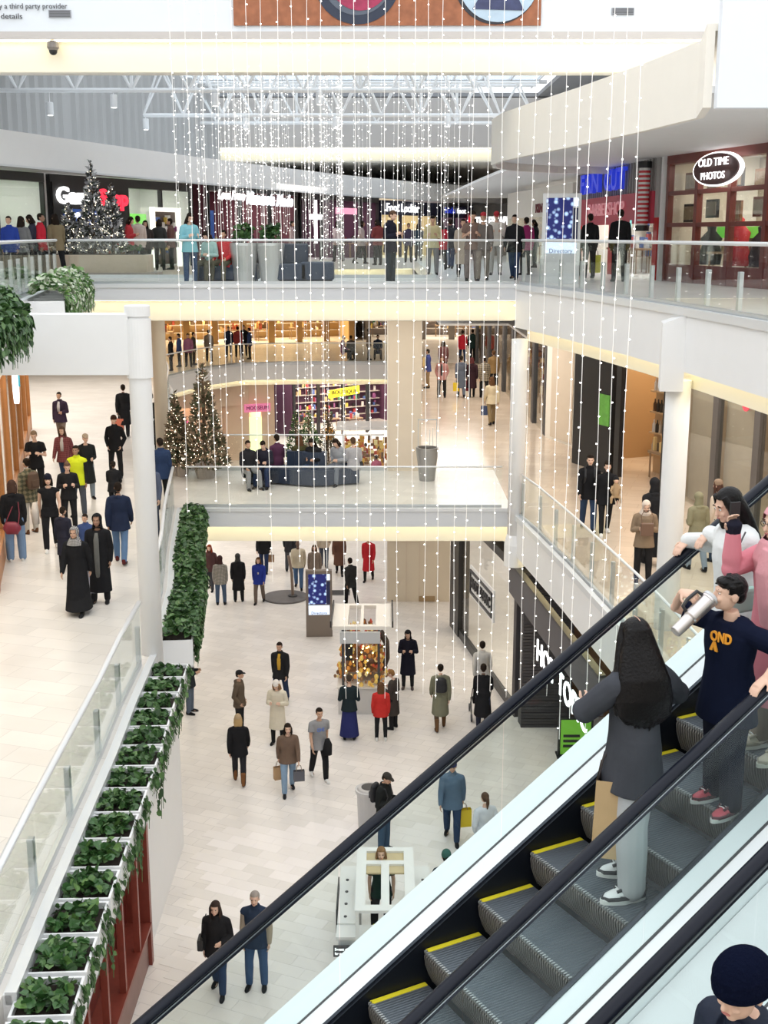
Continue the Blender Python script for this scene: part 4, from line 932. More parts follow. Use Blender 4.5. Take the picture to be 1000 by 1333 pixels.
# wide round litter bin on the ground floor
q = at(482, 1090, L1); lb = thing('litter_bin', 'pale grey oval litter bin with dark opening beside the white kiosk', 'bin', (q.x - .02, 23.6, 0)); lb.scale = (.66, .66, .78)
MB().lathe([(.36, 0), (.40, .95), (.46, 1.05), (.46, 1.12)], 26).build('body', mat('bin_grey', (.56, .55, .55), .45), lb); MB().lathe([(.40, 1.12), (.36, 1.16), (.28, 1.17)], 26).build('rim', mat('bin_rim', (.5, .48, .47), .4), lb); MB().lathe([(.26, 1.165), (.26, 1.18)], 20).build('opening', BLACKM, lb)
SCREENB = None
def screen_mat():
    m = bpy.data.materials.new('directory_screen'); m.use_nodes = True; nt = m.node_tree; b = nt.nodes['Principled BSDF']
    tc = nt.nodes.new('ShaderNodeTexCoord'); v = nt.nodes.new('ShaderNodeTexVoronoi'); v.inputs['Scale'].default_value = 7; rp = nt.nodes.new('ShaderNodeValToRGB')
    rp.color_ramp.elements[0].color = (.5, .7, 1, 1); rp.color_ramp.elements[0].position = .06; rp.color_ramp.elements[1].color = (.006, .01, .09, 1); rp.color_ramp.elements[1].position = .45
    nt.links.new(tc.outputs['Object'], v.inputs['Vector']); nt.links.new(v.outputs['Distance'], rp.inputs[0]); nt.links.new(rp.outputs[0], b.inputs['Base Color'])
    nt.links.new(rp.outputs[0], b.inputs['Emission Color']); b.inputs['Emission Strength'].default_value = .9; return m
SCR = screen_mat(); PALES = mat('screen_pale', (.70, .80, .95), .3, emit=.7)
def directory(label, loc, rz, w, h, cm):
    t = thing('directory_screen', label, 'screen', loc, rz)
    MB().box(-w / 2, w / 2, -.08, .12, 0, h).build('case', cm, t, bevel=.01)
    MB().box(-w * .40, w * .28, -.1, -.08, h * .50, h * .95).build('display', SCR, t); MB().box(w * .30, w * .42, -.1, -.08, h * .86, h * .95).build('map_tab', PALES, t)
    MB().box(w * .30, w * .42, -.1, -.08, h * .50, h * .84).build('side_strip', mat('screen_navy', (.01, .015, .06), .3, emit=.2), t)
    p = MB().box(-w * .40, w * .40, -.1, -.08, h * .34, h * .48).build('display', PALES, t)
    lettering('Directory', mat('screen_ink', (.1, .15, .35), .4), p, (0, -.105, h * .365), w * .16, width=w * .6, depth=.01)
    return t
q = at(416, 828, L1); directory('dark bronze directory totem with blue screen on the ground floor', (q.x, q.y, 0), .05, .82, 2.15, mat('bronze_case', (.22, .18, .15), .45))
directory('silver directory screen with blue picture on the top gallery', (4.42, 30.9, L3), -.15, .95, 2.2, SILVER)
# dark round mat with lamp pole on the ground floor
q = at(372, 778, L1); rm_ = thing('round_platform', 'dark round floor platform with slim post on the ground floor', 'platform', (q.x, q.y, 0))
MB().lathe([(.78, 0), (.78, .05), (.74, .06)], 36).build('disc', mat('platform_grey', (.14, .13, .13), .5, var=.2), rm_); MB().tube([(.25, 0, .06), (.22, 0, .9), (.12, .05, 1.5)], .05).build('post', mat('post_brown', (.25, .18, .14), .5), rm_); MB().lathe([(.16, .06), (.16, .1)], 16, .25, 0).build('post_base', DARKGREY, rm_)
mt = thing('floor_grille', 'small grey grille set in the far ground floor', 'grille', at(443, 772, L1)); MB().box(-.35, .35, -.3, .3, 0, .02).build('plate', mat('grille_grey', (.35, .34, .33), .5), mt)
for k in range(8): MB().box(-.33, .33, -.27 + k * .07, -.24 + k * .07, .02, .03).build('bar', DARKGREY, mt)

# ornament kiosk
KW = mat('kiosk_white', (.80, .76, .70), .5)
q = at(468, 950, L1); kk = thing('ornament_kiosk', 'ornament kiosk under a flat cream canopy with golden stock', 'kiosk', (q.x + .05, 30.5, 0)); kk.scale = (.80, .86, .86)
for (sx, sy) in ((-.62, -.7), (.55, -.7), (-.62, .9), (.55, .9)): MB().box(sx - .04, sx + .04, sy - .04, sy + .04, 0, 2.75).build('post', DARKGREY, kk)
cp = MB()
for a in ((-.95, .95, -.95, -.75, 2.75, 2.86), (-.95, .95, 1.15, 1.35, 2.75, 2.86), (-.95, -.45, -.75, 1.15, 2.75, 2.86), (.45, .95, -.75, 1.15, 2.75, 2.86), (-.05, .05, -.75, 1.15, 2.75, 2.86)): cp.box(*a)
cp.build('canopy', KW, kk); MB().box(-.7, .6, -1.05, -.93, 2.35, 2.7).build('canopy_front', mat('kiosk_grey', (.55, .56, .57), .5), kk)
for s in (-1, 1): MB().obox((s * 1.0, .2, 2.9), (.025, 0, 0), (0, 1.1, 0), (0, 0, .10)).build('canopy_fin', BLACKM, kk)
MB().box(-.78, .72, -.85, 1.1, 0, .85).build('counter', mat('kiosk_counter', (.62, .60, .58), .5), kk); MB().box(-.82, .76, -.9, 1.15, .85, .9).build('counter_top', KW, kk)
for i, zz in enumerate((1.25, 1.65, 2.05)): MB().box(-.66, .6, -.5 + i * .12, .9 - i * .12, zz, zz + .025).build('shelf', BROWNW, kk)
MB().box(-.55, -.3, -.72, -.66, 1.7, 2.6).build('panel', BLACKM, kk)
ORN = random_mat('ornaments', [(.75, .45, .08), (.45, .18, .04), (.85, .6, .15), (.16, .07, .03), (.55, .08, .04), (.9, .75, .35), (.25, .13, .06), (.7, .3, .06)], .35, .12)
m = MB(); r2 = random.Random(44)
for k in range(520):
    a = r2.uniform(0, 2 * PI); f = r2.random(); z = .9 + f * 1.65; rr = (.95 - .4 * f) * r2.uniform(.75, 1.05)
    x, y = rr * math.cos(a) * .95, rr * math.sin(a) * 1.05; s = r2.uniform(.03, .075)
    if k % 3: m.ball((x, y, z), (s, s, s * 1.3), 6, 4)
    else: m.add([(x, y, z - s), (x + s, y, z), (x, y + s, z), (x - s, y, z), (x, y - s, z), (x, y, z + s * 2)], [(0, 2, 1), (0, 3, 2), (0, 4, 3), (0, 1, 4), (5, 1, 2), (5, 2, 3), (5, 3, 4), (5, 4, 1)])
o = m.build('ornaments', ORN, kk); o['kind'] = 'stuff'
m = MB()
for k in range(16): m.ball((r2.uniform(-.6, .5), r2.uniform(-.85, -.5), r2.uniform(1.2, 2.2)), .03, 6, 4)
o = m.build('lamps', mat('kiosk_lamp', (1, .75, .3), .4, emit=4), kk); o['kind'] = 'stuff'
MB().tube([(.62, .1, 1.0), (.82, .1, 1.5), (.8, .1, 2.0), (.62, .1, 2.3)], [(.1, .3)] * 4, 10).build('side_banner', mat('dark_brown', (.05, .03, .02), .6), kk)

# white kiosk with open canopy frame
wk = thing('white_kiosk', 'white sales kiosk with open rectangular rack and small sign', 'kiosk', (.02, 18.4, 0))
KWH = mat('kiosk_bright', (.84, .83, .82), .45); TAN = mat('kiosk_tan', (.60, .48, .28), .5)
cf = MB(); Z0 = 1.5; ya, yb = -.65, 1.45
for a in ((-.50, .50, ya, ya + .18, Z0, Z0 + .05), (-.50, .50, yb - .14, yb, Z0, Z0 + .05), (-.50, -.33, ya + .18, yb - .14, Z0, Z0 + .05), (.33, .50, ya + .18, yb - .14, Z0, Z0 + .05), (-.07, .07, ya + .18, .85, Z0, Z0 + .05), (-.33, .33, .85, .98, Z0, Z0 + .05)): cf.box(*a)
cf.build('rack_frame', KWH, wk)
MB().box(-.33, .33, .98, yb - .14, Z0 - .02, Z0 + .01).build('rack_infill', TAN, wk)
for s in (-1, 1):
    MB().box(min(s * .07, s * .33), max(s * .07, s * .33), .62, .85, Z0 - .02, Z0 + .01).build('rack_infill', TAN, wk)
    for yy in (ya + .05, yb - .05): MB().box(s * .46 - .03, s * .46 + .03, yy - .03, yy + .03, 0, Z0).build('post', KWH, wk)
    MB().box(s * .66 - .15, s * .66 + .15, -.05, 1.85, .90, .95).build('side_counter_top', KWH, wk); MB().box(s * .66 - .13, s * .66 + .13, 0, 1.8, 0, .9).build('side_counter', KWH, wk)
    MB().box(s * .84 - .012, s * .84 + .012, .4, 1.5, .45, .93).build('side_screen', BLACKM, wk)
    for yy in (.15, .55, .95, 1.35): MB().lathe([(.028, .95), (.028, .965)], 8, s * .68, yy).build('socket', DARKGREY, wk)
MB().box(-.82, .82, -.42, -.05, .86, .92).build('front_counter_top', KWH, wk); MB().box(-.78, .78, -.40, -.08, 0, .86).build('front_counter', mat('kiosk_pale', (.74, .77, .80), .4), wk)
MB().box(-.20, -.08, -.36, -.28, .92, 1.08).build('price_card', mat('card_yellow', (.75, .75, .05), .5), wk); MB().box(.25, .38, -.3, -.2, .92, 1.1).build('card_reader', BLACKM, wk)
sb = MB().box(-.86, -.54, -.52, -.49, .62, .82).build('sign_board', DARKGREY, wk)
lettering('Sweet gifts', NEONW, sb, (-.70, -.525, .76), .07, width=.27, depth=.006); lettering('for everyone', NEONW, sb, (-.70, -.525, .68), .07, width=.27, depth=.006)
MB().box(-.52, -.38, -.53, -.43, .60, .73).build('stock_box', mat('card_gold', (.7, .5, .08), .5), wk); MB().box(-.62, -.46, -.53, -.43, .42, .58).build('stock_box', MATS['card_yellow'], wk)
# far ground kiosk under a white canopy
q = aty(483, 580, 60); fk = thing('far_kiosk', 'far white canopied kiosk with warm stock on the ground floor', 'kiosk', (q.x - .2, 60, 0))
MB().box(-1.5, 1.5, -1, 1, 2.9, 3.05).build('canopy', KWH, fk); MB().box(-1.2, 1.2, -.8, .8, 0, .9).build('counter', KW, fk)
for sx in (-1.2, 1.15):
    for sy in (-.8, .75): MB().box(sx, sx + .06, sy, sy + .06, .9, 2.9).build('post', WHITE, fk)
m = MB(); goods(m, random.Random(8), -1.1, 1.1, -.7, .7, .9, 2.2, 150, .22, .22); o = m.build('stock', ORN, fk); o['kind'] = 'stuff'

# ------------------------------------------------------------------ hanging light strings
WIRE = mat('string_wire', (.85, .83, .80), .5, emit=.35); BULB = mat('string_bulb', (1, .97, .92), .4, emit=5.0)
def light_string(label, group, x, y, z0, z1, wr, br, gap, r):
    m = MB(); n = 10; pts = [(.015 * math.sin(i * 1.7 + x * 5), 0, (z1 - z0) * i / n) for i in range(n + 1)]
    m.tube(pts, wr, 4)
    t = m.build('light_string', WIRE, None, (x, y, z0)); tag(t, label, 'light string', group)
    b = MB(); z = r.uniform(0, gap)
    while z < z1 - z0:
        s = r.choice((-1, 1)); b.ball((s * br * .9, 0, z), (br * 1.3, br * .8, br * .9), 5, 3); z += gap * r.uniform(.7, 1.3)
    o = b.build('bulbs', BULB, t); o['kind'] = 'stuff'
r = random.Random(77)
for i in range(33):
    x = -4.0 + i * .285
    if x > 5.1: break
    zb = 2.75 + r.uniform(-.1, .15) if x > -1.3 else r.uniform(3.8, 7.5)
    if i % 3 == 1 and x < 1.0: zb = r.uniform(5, 9)
    light_string('long white light string hanging in the near void before the bridges', 'light strings of the near void', (x if x < 3.6 else x * .75) + r.gauss(0, .02), (24.0 if x < 3.6 else 18.0) + r.uniform(-.09, .09), zb if x < 3.6 else 4.5 + r.uniform(-.2, .3), 20.5, .0045, .0125, .36, r)
for i in range(110):
    x = r.uniform(-6.6, 2.8) if i % 3 else r.uniform(-6.2, -1.0); y = r.uniform(36.5, 56)
    zb = 12.2 + r.uniform(-.8, .6) if i % 4 else r.uniform(3.5, 9)
    light_string('white light string of the dense curtain over the far void', 'light strings of the far void', x, y, zb, 19.76, .004, .0115, .34, r)
# ------------------------------------------------------------------ people: one continuous body per figure, clothes and hair as parts
def V(*a): return Vector(a)
SKINS = [mat('skin_%d' % i, c, .55, var=.06, vscale=14) for i, c in enumerate([(.72, .47, .35), (.58, .35, .24), (.36, .20, .13), (.16, .085, .055)])]
def fabric(c):
    c = tuple(c); n = 'fabric_%02d_%02d_%02d' % tuple(int(x * 99) for x in c)
    return mat(n, c, .85, bump=.25, bscale=28, var=.10, vscale=11, spec=.06)
def plaid(name, c1, c2, sc=9.0):
    if name in MATS: return MATS[name]
    m = bpy.data.materials.new(name); m.use_nodes = True; nt = m.node_tree; b = nt.nodes['Principled BSDF']
    tc = nt.nodes.new('ShaderNodeTexCoord'); w = []
    for ax in ('X', 'Z'):
        n = nt.nodes.new('ShaderNodeTexWave'); n.bands_direction = ax; n.inputs['Scale'].default_value = sc; nt.links.new(tc.outputs['Object'], n.inputs['Vector']); w.append(n)
    ml = nt.nodes.new('ShaderNodeMath'); ml.operation = 'ADD'; nt.links.new(w[0].outputs['Fac'], ml.inputs[0]); nt.links.new(w[1].outputs['Fac'], ml.inputs[1])
    rp = nt.nodes.new('ShaderNodeValToRGB'); rp.color_ramp.elements[0].position = .35; rp.color_ramp.elements[1].position = .75
    dv = nt.nodes.new('ShaderNodeMath'); dv.operation = 'MULTIPLY'; dv.inputs[1].default_value = .5; nt.links.new(ml.outputs[0], dv.inputs[0]); nt.links.new(dv.outputs[0], rp.inputs[0])
    rp.color_ramp.elements[0].color = (*c1, 1); rp.color_ramp.elements[1].color = (*c2, 1); nt.links.new(rp.outputs[0], b.inputs['Base Color']); b.inputs['Roughness'].default_value = .9
    MATS[name] = m; return m

SIDE = {'L': 1, 'R': -1}
def pose(armL, armR, legL, legR, lean=0.0, head=(0, 0), handL=None, handR=None, twist=0, curl=.5):
    return dict(armL=armL, armR=armR, legL=legL, legR=legR, lean=lean, head=head, handL=handL, handR=handR, twist=twist, curl=curl)
DN = (.12, .04, -1); FD = (.04, -.22, -1)
POSES = {
 'stand': pose((.16, .05, -1), (-.13, .03, -1), ((.05, .0, -1), (.02, .03, -1)), ((-.07, -.04, -1), (-.02, .04, -1))),
 'walk': pose((.13, .34, -1), (-.15, -.30, -1), ((.03, -.36, -1), (.0, -.05, -1)), ((-.03, .26, -1), (.0, .50, -1)), lean=.05),
 'walk2': pose((.15, -.28, -1), (-.13, .32, -1), ((.03, .24, -1), (.0, .46, -1)), ((-.04, -.34, -1), (.0, -.04, -1)), lean=.05),
 'phone': pose((.22, .02, -1), (-.20, .0, -1), ((.05, 0, -1), (.02, .02, -1)), ((-.06, -.02, -1), (-.01, .03, -1)), head=(.42, 0)),
 'pockets': pose((.30, .22, -1), (-.30, .22, -1), ((.07, 0, -1), (.03, .02, -1)), ((-.08, -.03, -1), (-.02, .03, -1))),
 'carry': pose((.16, .12, -1), (-.14, .06, -1), ((.03, -.28, -1), (.0, -.02, -1)), ((-.03, .2, -1), (.0, .38, -1)), lean=.03),
 'push': pose((.08, -.42, -1), (-.08, -.42, -1), ((.03, -.30, -1), (.0, .0, -1)), ((-.03, .26, -1), (.0, .44, -1)), lean=.14, head=(.12, 0)),
 'sit': pose((.14, -.22, -1), (-.14, -.22, -1), ((.16, -1, -.08), (.05, -.12, -1)), ((-.16, -1, -.08), (-.05, -.06, -1)), lean=.06),
 'sitphone': pose((.16, -.1, -1), (-.16, -.1, -1), ((.16, -1, -.08), (.05, -.12, -1)), ((-.16, -1, -.08), (-.05, -.06, -1)), lean=.16, head=(.45, 0)),
}
FORE = {'stand': ((.0, -.22, -1), (.02, -.20, -1)), 'walk': ((.0, .05, -1), (-.0, -.75, -1)), 'walk2': ((.0, -.7, -1), (0, .05, -1)), 'phone': ((-.45, -1, .35), (.45, -1, .35)),
        'pockets': ((-.35, -.62, -1), (.35, -.62, -1)), 'carry': ((-.38, -1, .05), (.0, -.25, -1)), 'push': ((-.05, -1, -.25), (.05, -1, -.25)),
        'sit': ((-.15, -1, -.35), (.15, -1, -.35)), 'sitphone': ((-.42, -1, .25), (.42, -1, .25))}
def joints(P, fore):
    J = {}
    hip = {'L': V(.092, 0, 0), 'R': V(-.092, 0, 0)}
    for s in 'LR':
        th, sh = P['leg' + s]; th = Vector(th).normalized(); sh = Vector(sh).normalized()
        J['hip' + s] = hip[s]; J['knee' + s] = hip[s] + th * .42; J['ank' + s] = J['knee' + s] + sh * .41
    z0 = -min(J['ankL'].z, J['ankR'].z) + .085
    up = V(0, 0, z0); R = Matrix.Rotation(P['lean'], 3, 'X') if P['lean'] else Matrix.Identity(3)
    Tw = Matrix.Rotation(P['twist'], 3, 'Z'); R = Tw @ R
    for k in list(J): J[k] = J[k] + up
    J['pel'] = up.copy()
    def sp(v): return up + R @ Vector(v)
    J['spine'] = [(sp((0, 0, -.06)), .150, .105), (sp((0, .005, .03)), .165, .118), (sp((0, 0, .13)), .150, .108), (sp((0, -.005, .22)), .140, .102), (sp((0, 0, .33)), .158, .115),
                  (sp((0, .008, .43)), .168, .110), (sp((0, .012, .495)), .130, .085), (sp((0, .008, .535)), .066, .062), (sp((0, -.005, .60)), .052, .055)]
    J['neck'] = sp((0, -.005, .60)); J['R'] = R
    for s in 'LR':
        k = SIDE[s]; J['sho' + s] = sp((k * .178, .01, .465))
        u = (R @ Vector(P['arm' + s])).normalized(); f = (R @ Vector(fore[0 if s == 'L' else 1])).normalized()
        J['elb' + s] = J['sho' + s] + u * .285; J['wri' + s] = J['elb' + s] + f * .245; J['fdir' + s] = f
    hp, hy = P['head']; HR = R @ Matrix.Rotation(hy, 3, 'Z') @ Matrix.Rotation(hp, 3, 'X')
    J['HR'] = HR; J['head'] = J['neck'] + R @ V(0, -.005, .02) + HR @ V(0, -.018, .105)
    return J
def hand(mb, w, d, s, curl, n=None, scale=1.0):
    """palm and five fingers from the wrist w along d; n = palm-facing direction"""
    d = d.normalized(); n = Vector(n) if n is not None else V(-SIDE[s], 0, 0)
    n = (n - d * n.dot(d)); n = n.normalized() if n.length > .05 else d.orthogonal().normalized()
    a = d.cross(n)                                             # across the palm
    if a.dot(V(0, -1, 0)) < 0 and abs(a.y) > .3: a = -a        # thumb side forwards
    k = scale
    mb.tube([w - d * .01 * k, w + d * .03 * k, w + d * .09 * k, w + d * .10 * k], [(.026 * k, .022 * k), (.036 * k, .018 * k), (.042 * k, .016 * k), (.038 * k, .013 * k)], 10, ref=a)
    for i, (q, L) in enumerate(((.032, .068), (.011, .078), (-.011, .073), (-.031, .056))):
        b = w + d * .092 * k + a * q * k; p1 = b + (d * math.cos(curl * .6) + n * math.sin(curl * .6)) * L * .45 * k
        p2 = p1 + (d * math.cos(curl * 1.5) + n * math.sin(curl * 1.5)) * L * .55 * k
        mb.tube([b - d * .02 * k, b, p1, p2], [.0095 * k, .0095 * k, .009 * k, .0072 * k], 7)
    b = w + d * .03 * k + a * .034 * k; p1 = b + (d * .65 + a * .7 + n * .2).normalized() * .04 * k; p2 = p1 + (d * .9 + a * .2 + n * .45).normalized() * .032 * k
    mb.tube([b - a * .02 * k, b, p1, p2], [.012 * k, .012 * k, .0105 * k, .008 * k], 7)
def head_prims(mb, c, R, k=1.0):
    def q(x, y, z): return c + R @ (V(x, y, z) * k)
    mb.ball(q(0, .012, .022), (.073 * k, .090 * k, .088 * k), 20, 14, R)          # cranium
    mb.ball(q(0, -.022, -.03), (.060 * k, .066 * k, .082 * k), 18, 12, R)         # face and jaw
    mb.ball(q(0, -.062, -.082), (.026 * k, .024 * k, .022 * k), 12, 8, R)         # chin
    mb.tube([q(0, -.082, .02), q(0, -.094, -.008), q(0, -.104, -.03), q(0, -.088, -.036)], [.009 * k, .011 * k, .015 * k, .010 * k], 8)   # nose
    for s in (-1, 1):
        mb.ball(q(s * .074, .012, -.01), (.010 * k, .020 * k, .032 * k), 10, 8, R)   # ears
        mb.ball(q(s * .034, -.074, -.03), (.020 * k, .016 * k, .018 * k), 8, 6, R)   # cheeks
    mb.tube([q(-.046, -.072, .028), q(0, -.084, .026), q(.046, -.072, .028)], .0085 * k, 6)      # brow
    mb.ball(q(0, -.086, -.055), (.024 * k, .010 * k, .010 * k), 10, 6, R)         # lips
def remesh(mb, name, voxel, smooth=4):
    o = mb.build(name, None); md = o.modifiers.new('r', 'REMESH'); md.mode = 'VOXEL'; md.voxel_size = voxel
    if smooth: sm = o.modifiers.new('s', 'SMOOTH'); sm.factor = .5; sm.iterations = smooth
    dg = bpy.context.evaluated_depsgraph_get(); me = bpy.data.meshes.new_from_object(o.evaluated_get(dg)); me.name = name
    old = o.data; bpy.data.objects.remove(o); bpy.data.meshes.remove(old)
    me.polygons.foreach_set('use_smooth', [True] * len(me.polygons)); return me
def limb(mb, pts, rs, n=12): 
    out = []; rr = []
    for i in range(len(pts) - 1):
        out += [pts[i], pts[i].lerp(pts[i + 1], .35), pts[i].lerp(pts[i + 1], .7)]; a, b = rs[i], rs[i + 1]; g = 1.05
        rr += [a, (a * .72 + b * .28) * g, (a * .35 + b * .65) * 1.01]
    out.append(pts[-1]); rr.append(rs[-1]); mb.tube(out, rr, n)
    for p, q in zip(pts, rs): mb.ball(p, q, 10, 8)
def spine_tube(mb, sp, i0, i1, add=0.0, kx=1.0):
    mb.tube([p for p, a, b in sp[i0:i1]], [(a * kx + add, b + add) for p, a, b in sp[i0:i1]], 20, ref=V(1, 0, 0))
def arm_pts(J, s): return [J['sho' + s], J['elb' + s], J['wri' + s]]
def leg_pts(J, s): return [J['hip' + s] + V(0, 0, .0), J['knee' + s], J['ank' + s]]
def make_body(J, P, voxel, smooth=2, hand_n=(None, None), hk=1.0, headk=1.0, build=1.0):
    mb = MB(); spine_tube(mb, J['spine'], 0, 9, -.008, build); 
    for s in 'LR':
        limb(mb, arm_pts(J, s), [.046, .036, .026]); mb.ball(J['sho' + s], .05, 10, 8)
        limb(mb, leg_pts(J, s), [.080, .052, .036])
        hand(mb, J['wri' + s], P['hand' + s] if P['hand' + s] is not None else J['fdir' + s], s, P.get('curl' + s, P['curl']), hand_n[0 if s == 'L' else 1], hk)
        a = J['ank' + s]; mb.tube([a + V(0, .05, -.04), a + V(0, 0, -.04), a + V(0, -.1, -.055), a + V(0, -.15, -.062)], [(.030, .03), (.034, .035), (.036, .02), (.022, .014)], 10, ref=V(1, 0, 0))
    head_prims(mb, J['head'], J['HR'], headk); return remesh(mb, 'body', voxel, smooth)
def make_top(J, style, voxel, loose=.016, sleeve=1.0, hem=0.0, smooth=4, build=1.0):
    mb = MB(); sp = J['spine']; i0 = 0
    spine_tube(mb, sp, 0, 8, loose, build)
    p0 = sp[0][0]; hx = .165 * build + loose; hy = .118 + loose
    if hem > 0:
        n = 5; kz = [J['kneeL'], J['kneeR']]
        my = (J['kneeL'].y + J['kneeR'].y) / 2; sy = abs(J['kneeL'].y - J['kneeR'].y) / 2
        pts = []; rs = []
        for i in range(n + 1):
            f = i / n; z = p0.z + .20 - (hem + .20) * f; g = max(0, min(1, (J['pel'].z - z) / .45))
            pts.append(V(0, my * g * .8, z)); rs.append((hx - .012 + .045 * f, hy - .012 + .035 * f + sy * .8 * g))
        mb.tube(pts, rs, 20, ref=V(1, 0, 0))
    for s in 'LR':
        a = arm_pts(J, s); L = .055 + loose * .6
        if sleeve >= .95: limb(mb, a, [L, .044 + loose * .7, .034 + loose * .5])
        else:
            m = a[0].lerp(a[1], min(1, sleeve * 1.25)); mb.tube([a[0], m], [L, L + .006], 14); mb.ball(a[0], L, 10, 8)
        mb.tube([J['spine'][5][0] + J['R'] @ V(SIDE[s] * .08, 0, .03), a[0]], [.085 + loose, .058 + loose * .6], 14)
    if style == 'hood': mb.tube([sp[6][0] + J['R'] @ V(-.09, .06, .03), sp[7][0] + J['R'] @ V(0, .085, .0), sp[6][0] + J['R'] @ V(.09, .06, .03)], [.035, .05, .035], 10)
    if style == 'collar': mb.tube([sp[6][0], sp[7][0] + J['R'] @ V(0, 0, .02), sp[8][0] + J['R'] @ V(0, .01, .0)], [(.10, .09), (.085, .085), (.075, .078)], 14, ref=V(1, 0, 0))
    return remesh(mb, 'jacket', voxel, smooth)
def make_pants(J, voxel, loose=.014, length=1.0, smooth=4, build=1.0):
    mb = MB(); spine_tube(mb, J['spine'], 0, 3, .006 + loose * .4, build)
    for s in 'LR':
        p = leg_pts(J, s); e = p[1].lerp(p[2], length); limb(mb, [p[0], p[1], e], [.084 + loose, .058 + loose * 1.1, .044 + loose * 1.2])
        mb.tube([J['spine'][1][0] + V(SIDE[s] * .05, 0, 0), p[0], p[0].lerp(p[1], .2)], [.11, .10 + loose * .5, .088 + loose], 14)
    return remesh(mb, 'trousers', voxel, smooth)
def make_skirt(J, voxel, hem, wide=.10):
    mb = MB(); z1 = J['pel'].z; my = (J['kneeL'].y + J['kneeR'].y) / 2; sy = abs(J['ankL'].y - J['ankR'].y) / 2; pts = []; rs = []
    for i in range(8):
        f = i / 7; z = z1 + .12 - (z1 + .12 - hem) * f; pts.append(V(0, my * f * .7, z)); rs.append((.155 + wide * f, .115 + (wide * .7 + sy * .6) * f))
    mb.tube(pts, rs, 22, ref=V(1, 0, 0)); return remesh(mb, 'skirt', voxel, 3)
def shoe_mesh(J, s, boot=False, sneaker=False):
    a = J['ank' + s]; mb = MB(); k = SIDE[s]
    pitch = max(0.0, min(1.0, a.z - .085)) * 2.2
    R = Matrix.Rotation(pitch, 3, 'X') @ Matrix.Rotation(k * .12, 3, 'Z')
    def q(x, y, z): return a + R @ V(x, y, z)
    mb.tube([q(0, .075, -.055), q(0, .05, -.05), q(0, -.03, -.045), q(0, -.11, -.055), q(0, -.165, -.062), q(0, -.185, -.068)], [(.022, .025), (.036, .038), (.040, .046), (.044, .034), (.036, .024), (.018, .014)], 14, ref=V(1, 0, 0))
    mb.tube([q(0, .02, -.03), q(0, .018, .03 if not boot else .24)], [(.045, .055), (.042, .05) if not boot else (.058, .062)], 14, ref=V(1, 0, 0))
    u = remesh(mb, 'shoe', .009, 2)
    sm = MB(); n = 16; out = []
    for i in range(n):
        t = 2 * PI * i / n; y = -.055 + .135 * math.cos(t); w = .044 if y < -.02 else .038; out.append((w * math.sin(t), -y - .11 if False else y, 0))
    vs = [q(x, y, -.085) for x, y, z in out] + [q(x * .98, y, -.062) for x, y, z in out]
    sm.add(vs, [tuple(range(n)), tuple(range(2 * n - 1, n - 1, -1))] + [(i, n + i, n + (i + 1) % n, (i + 1) % n) for i in range(n)])
    return u, sm.mesh('sole')
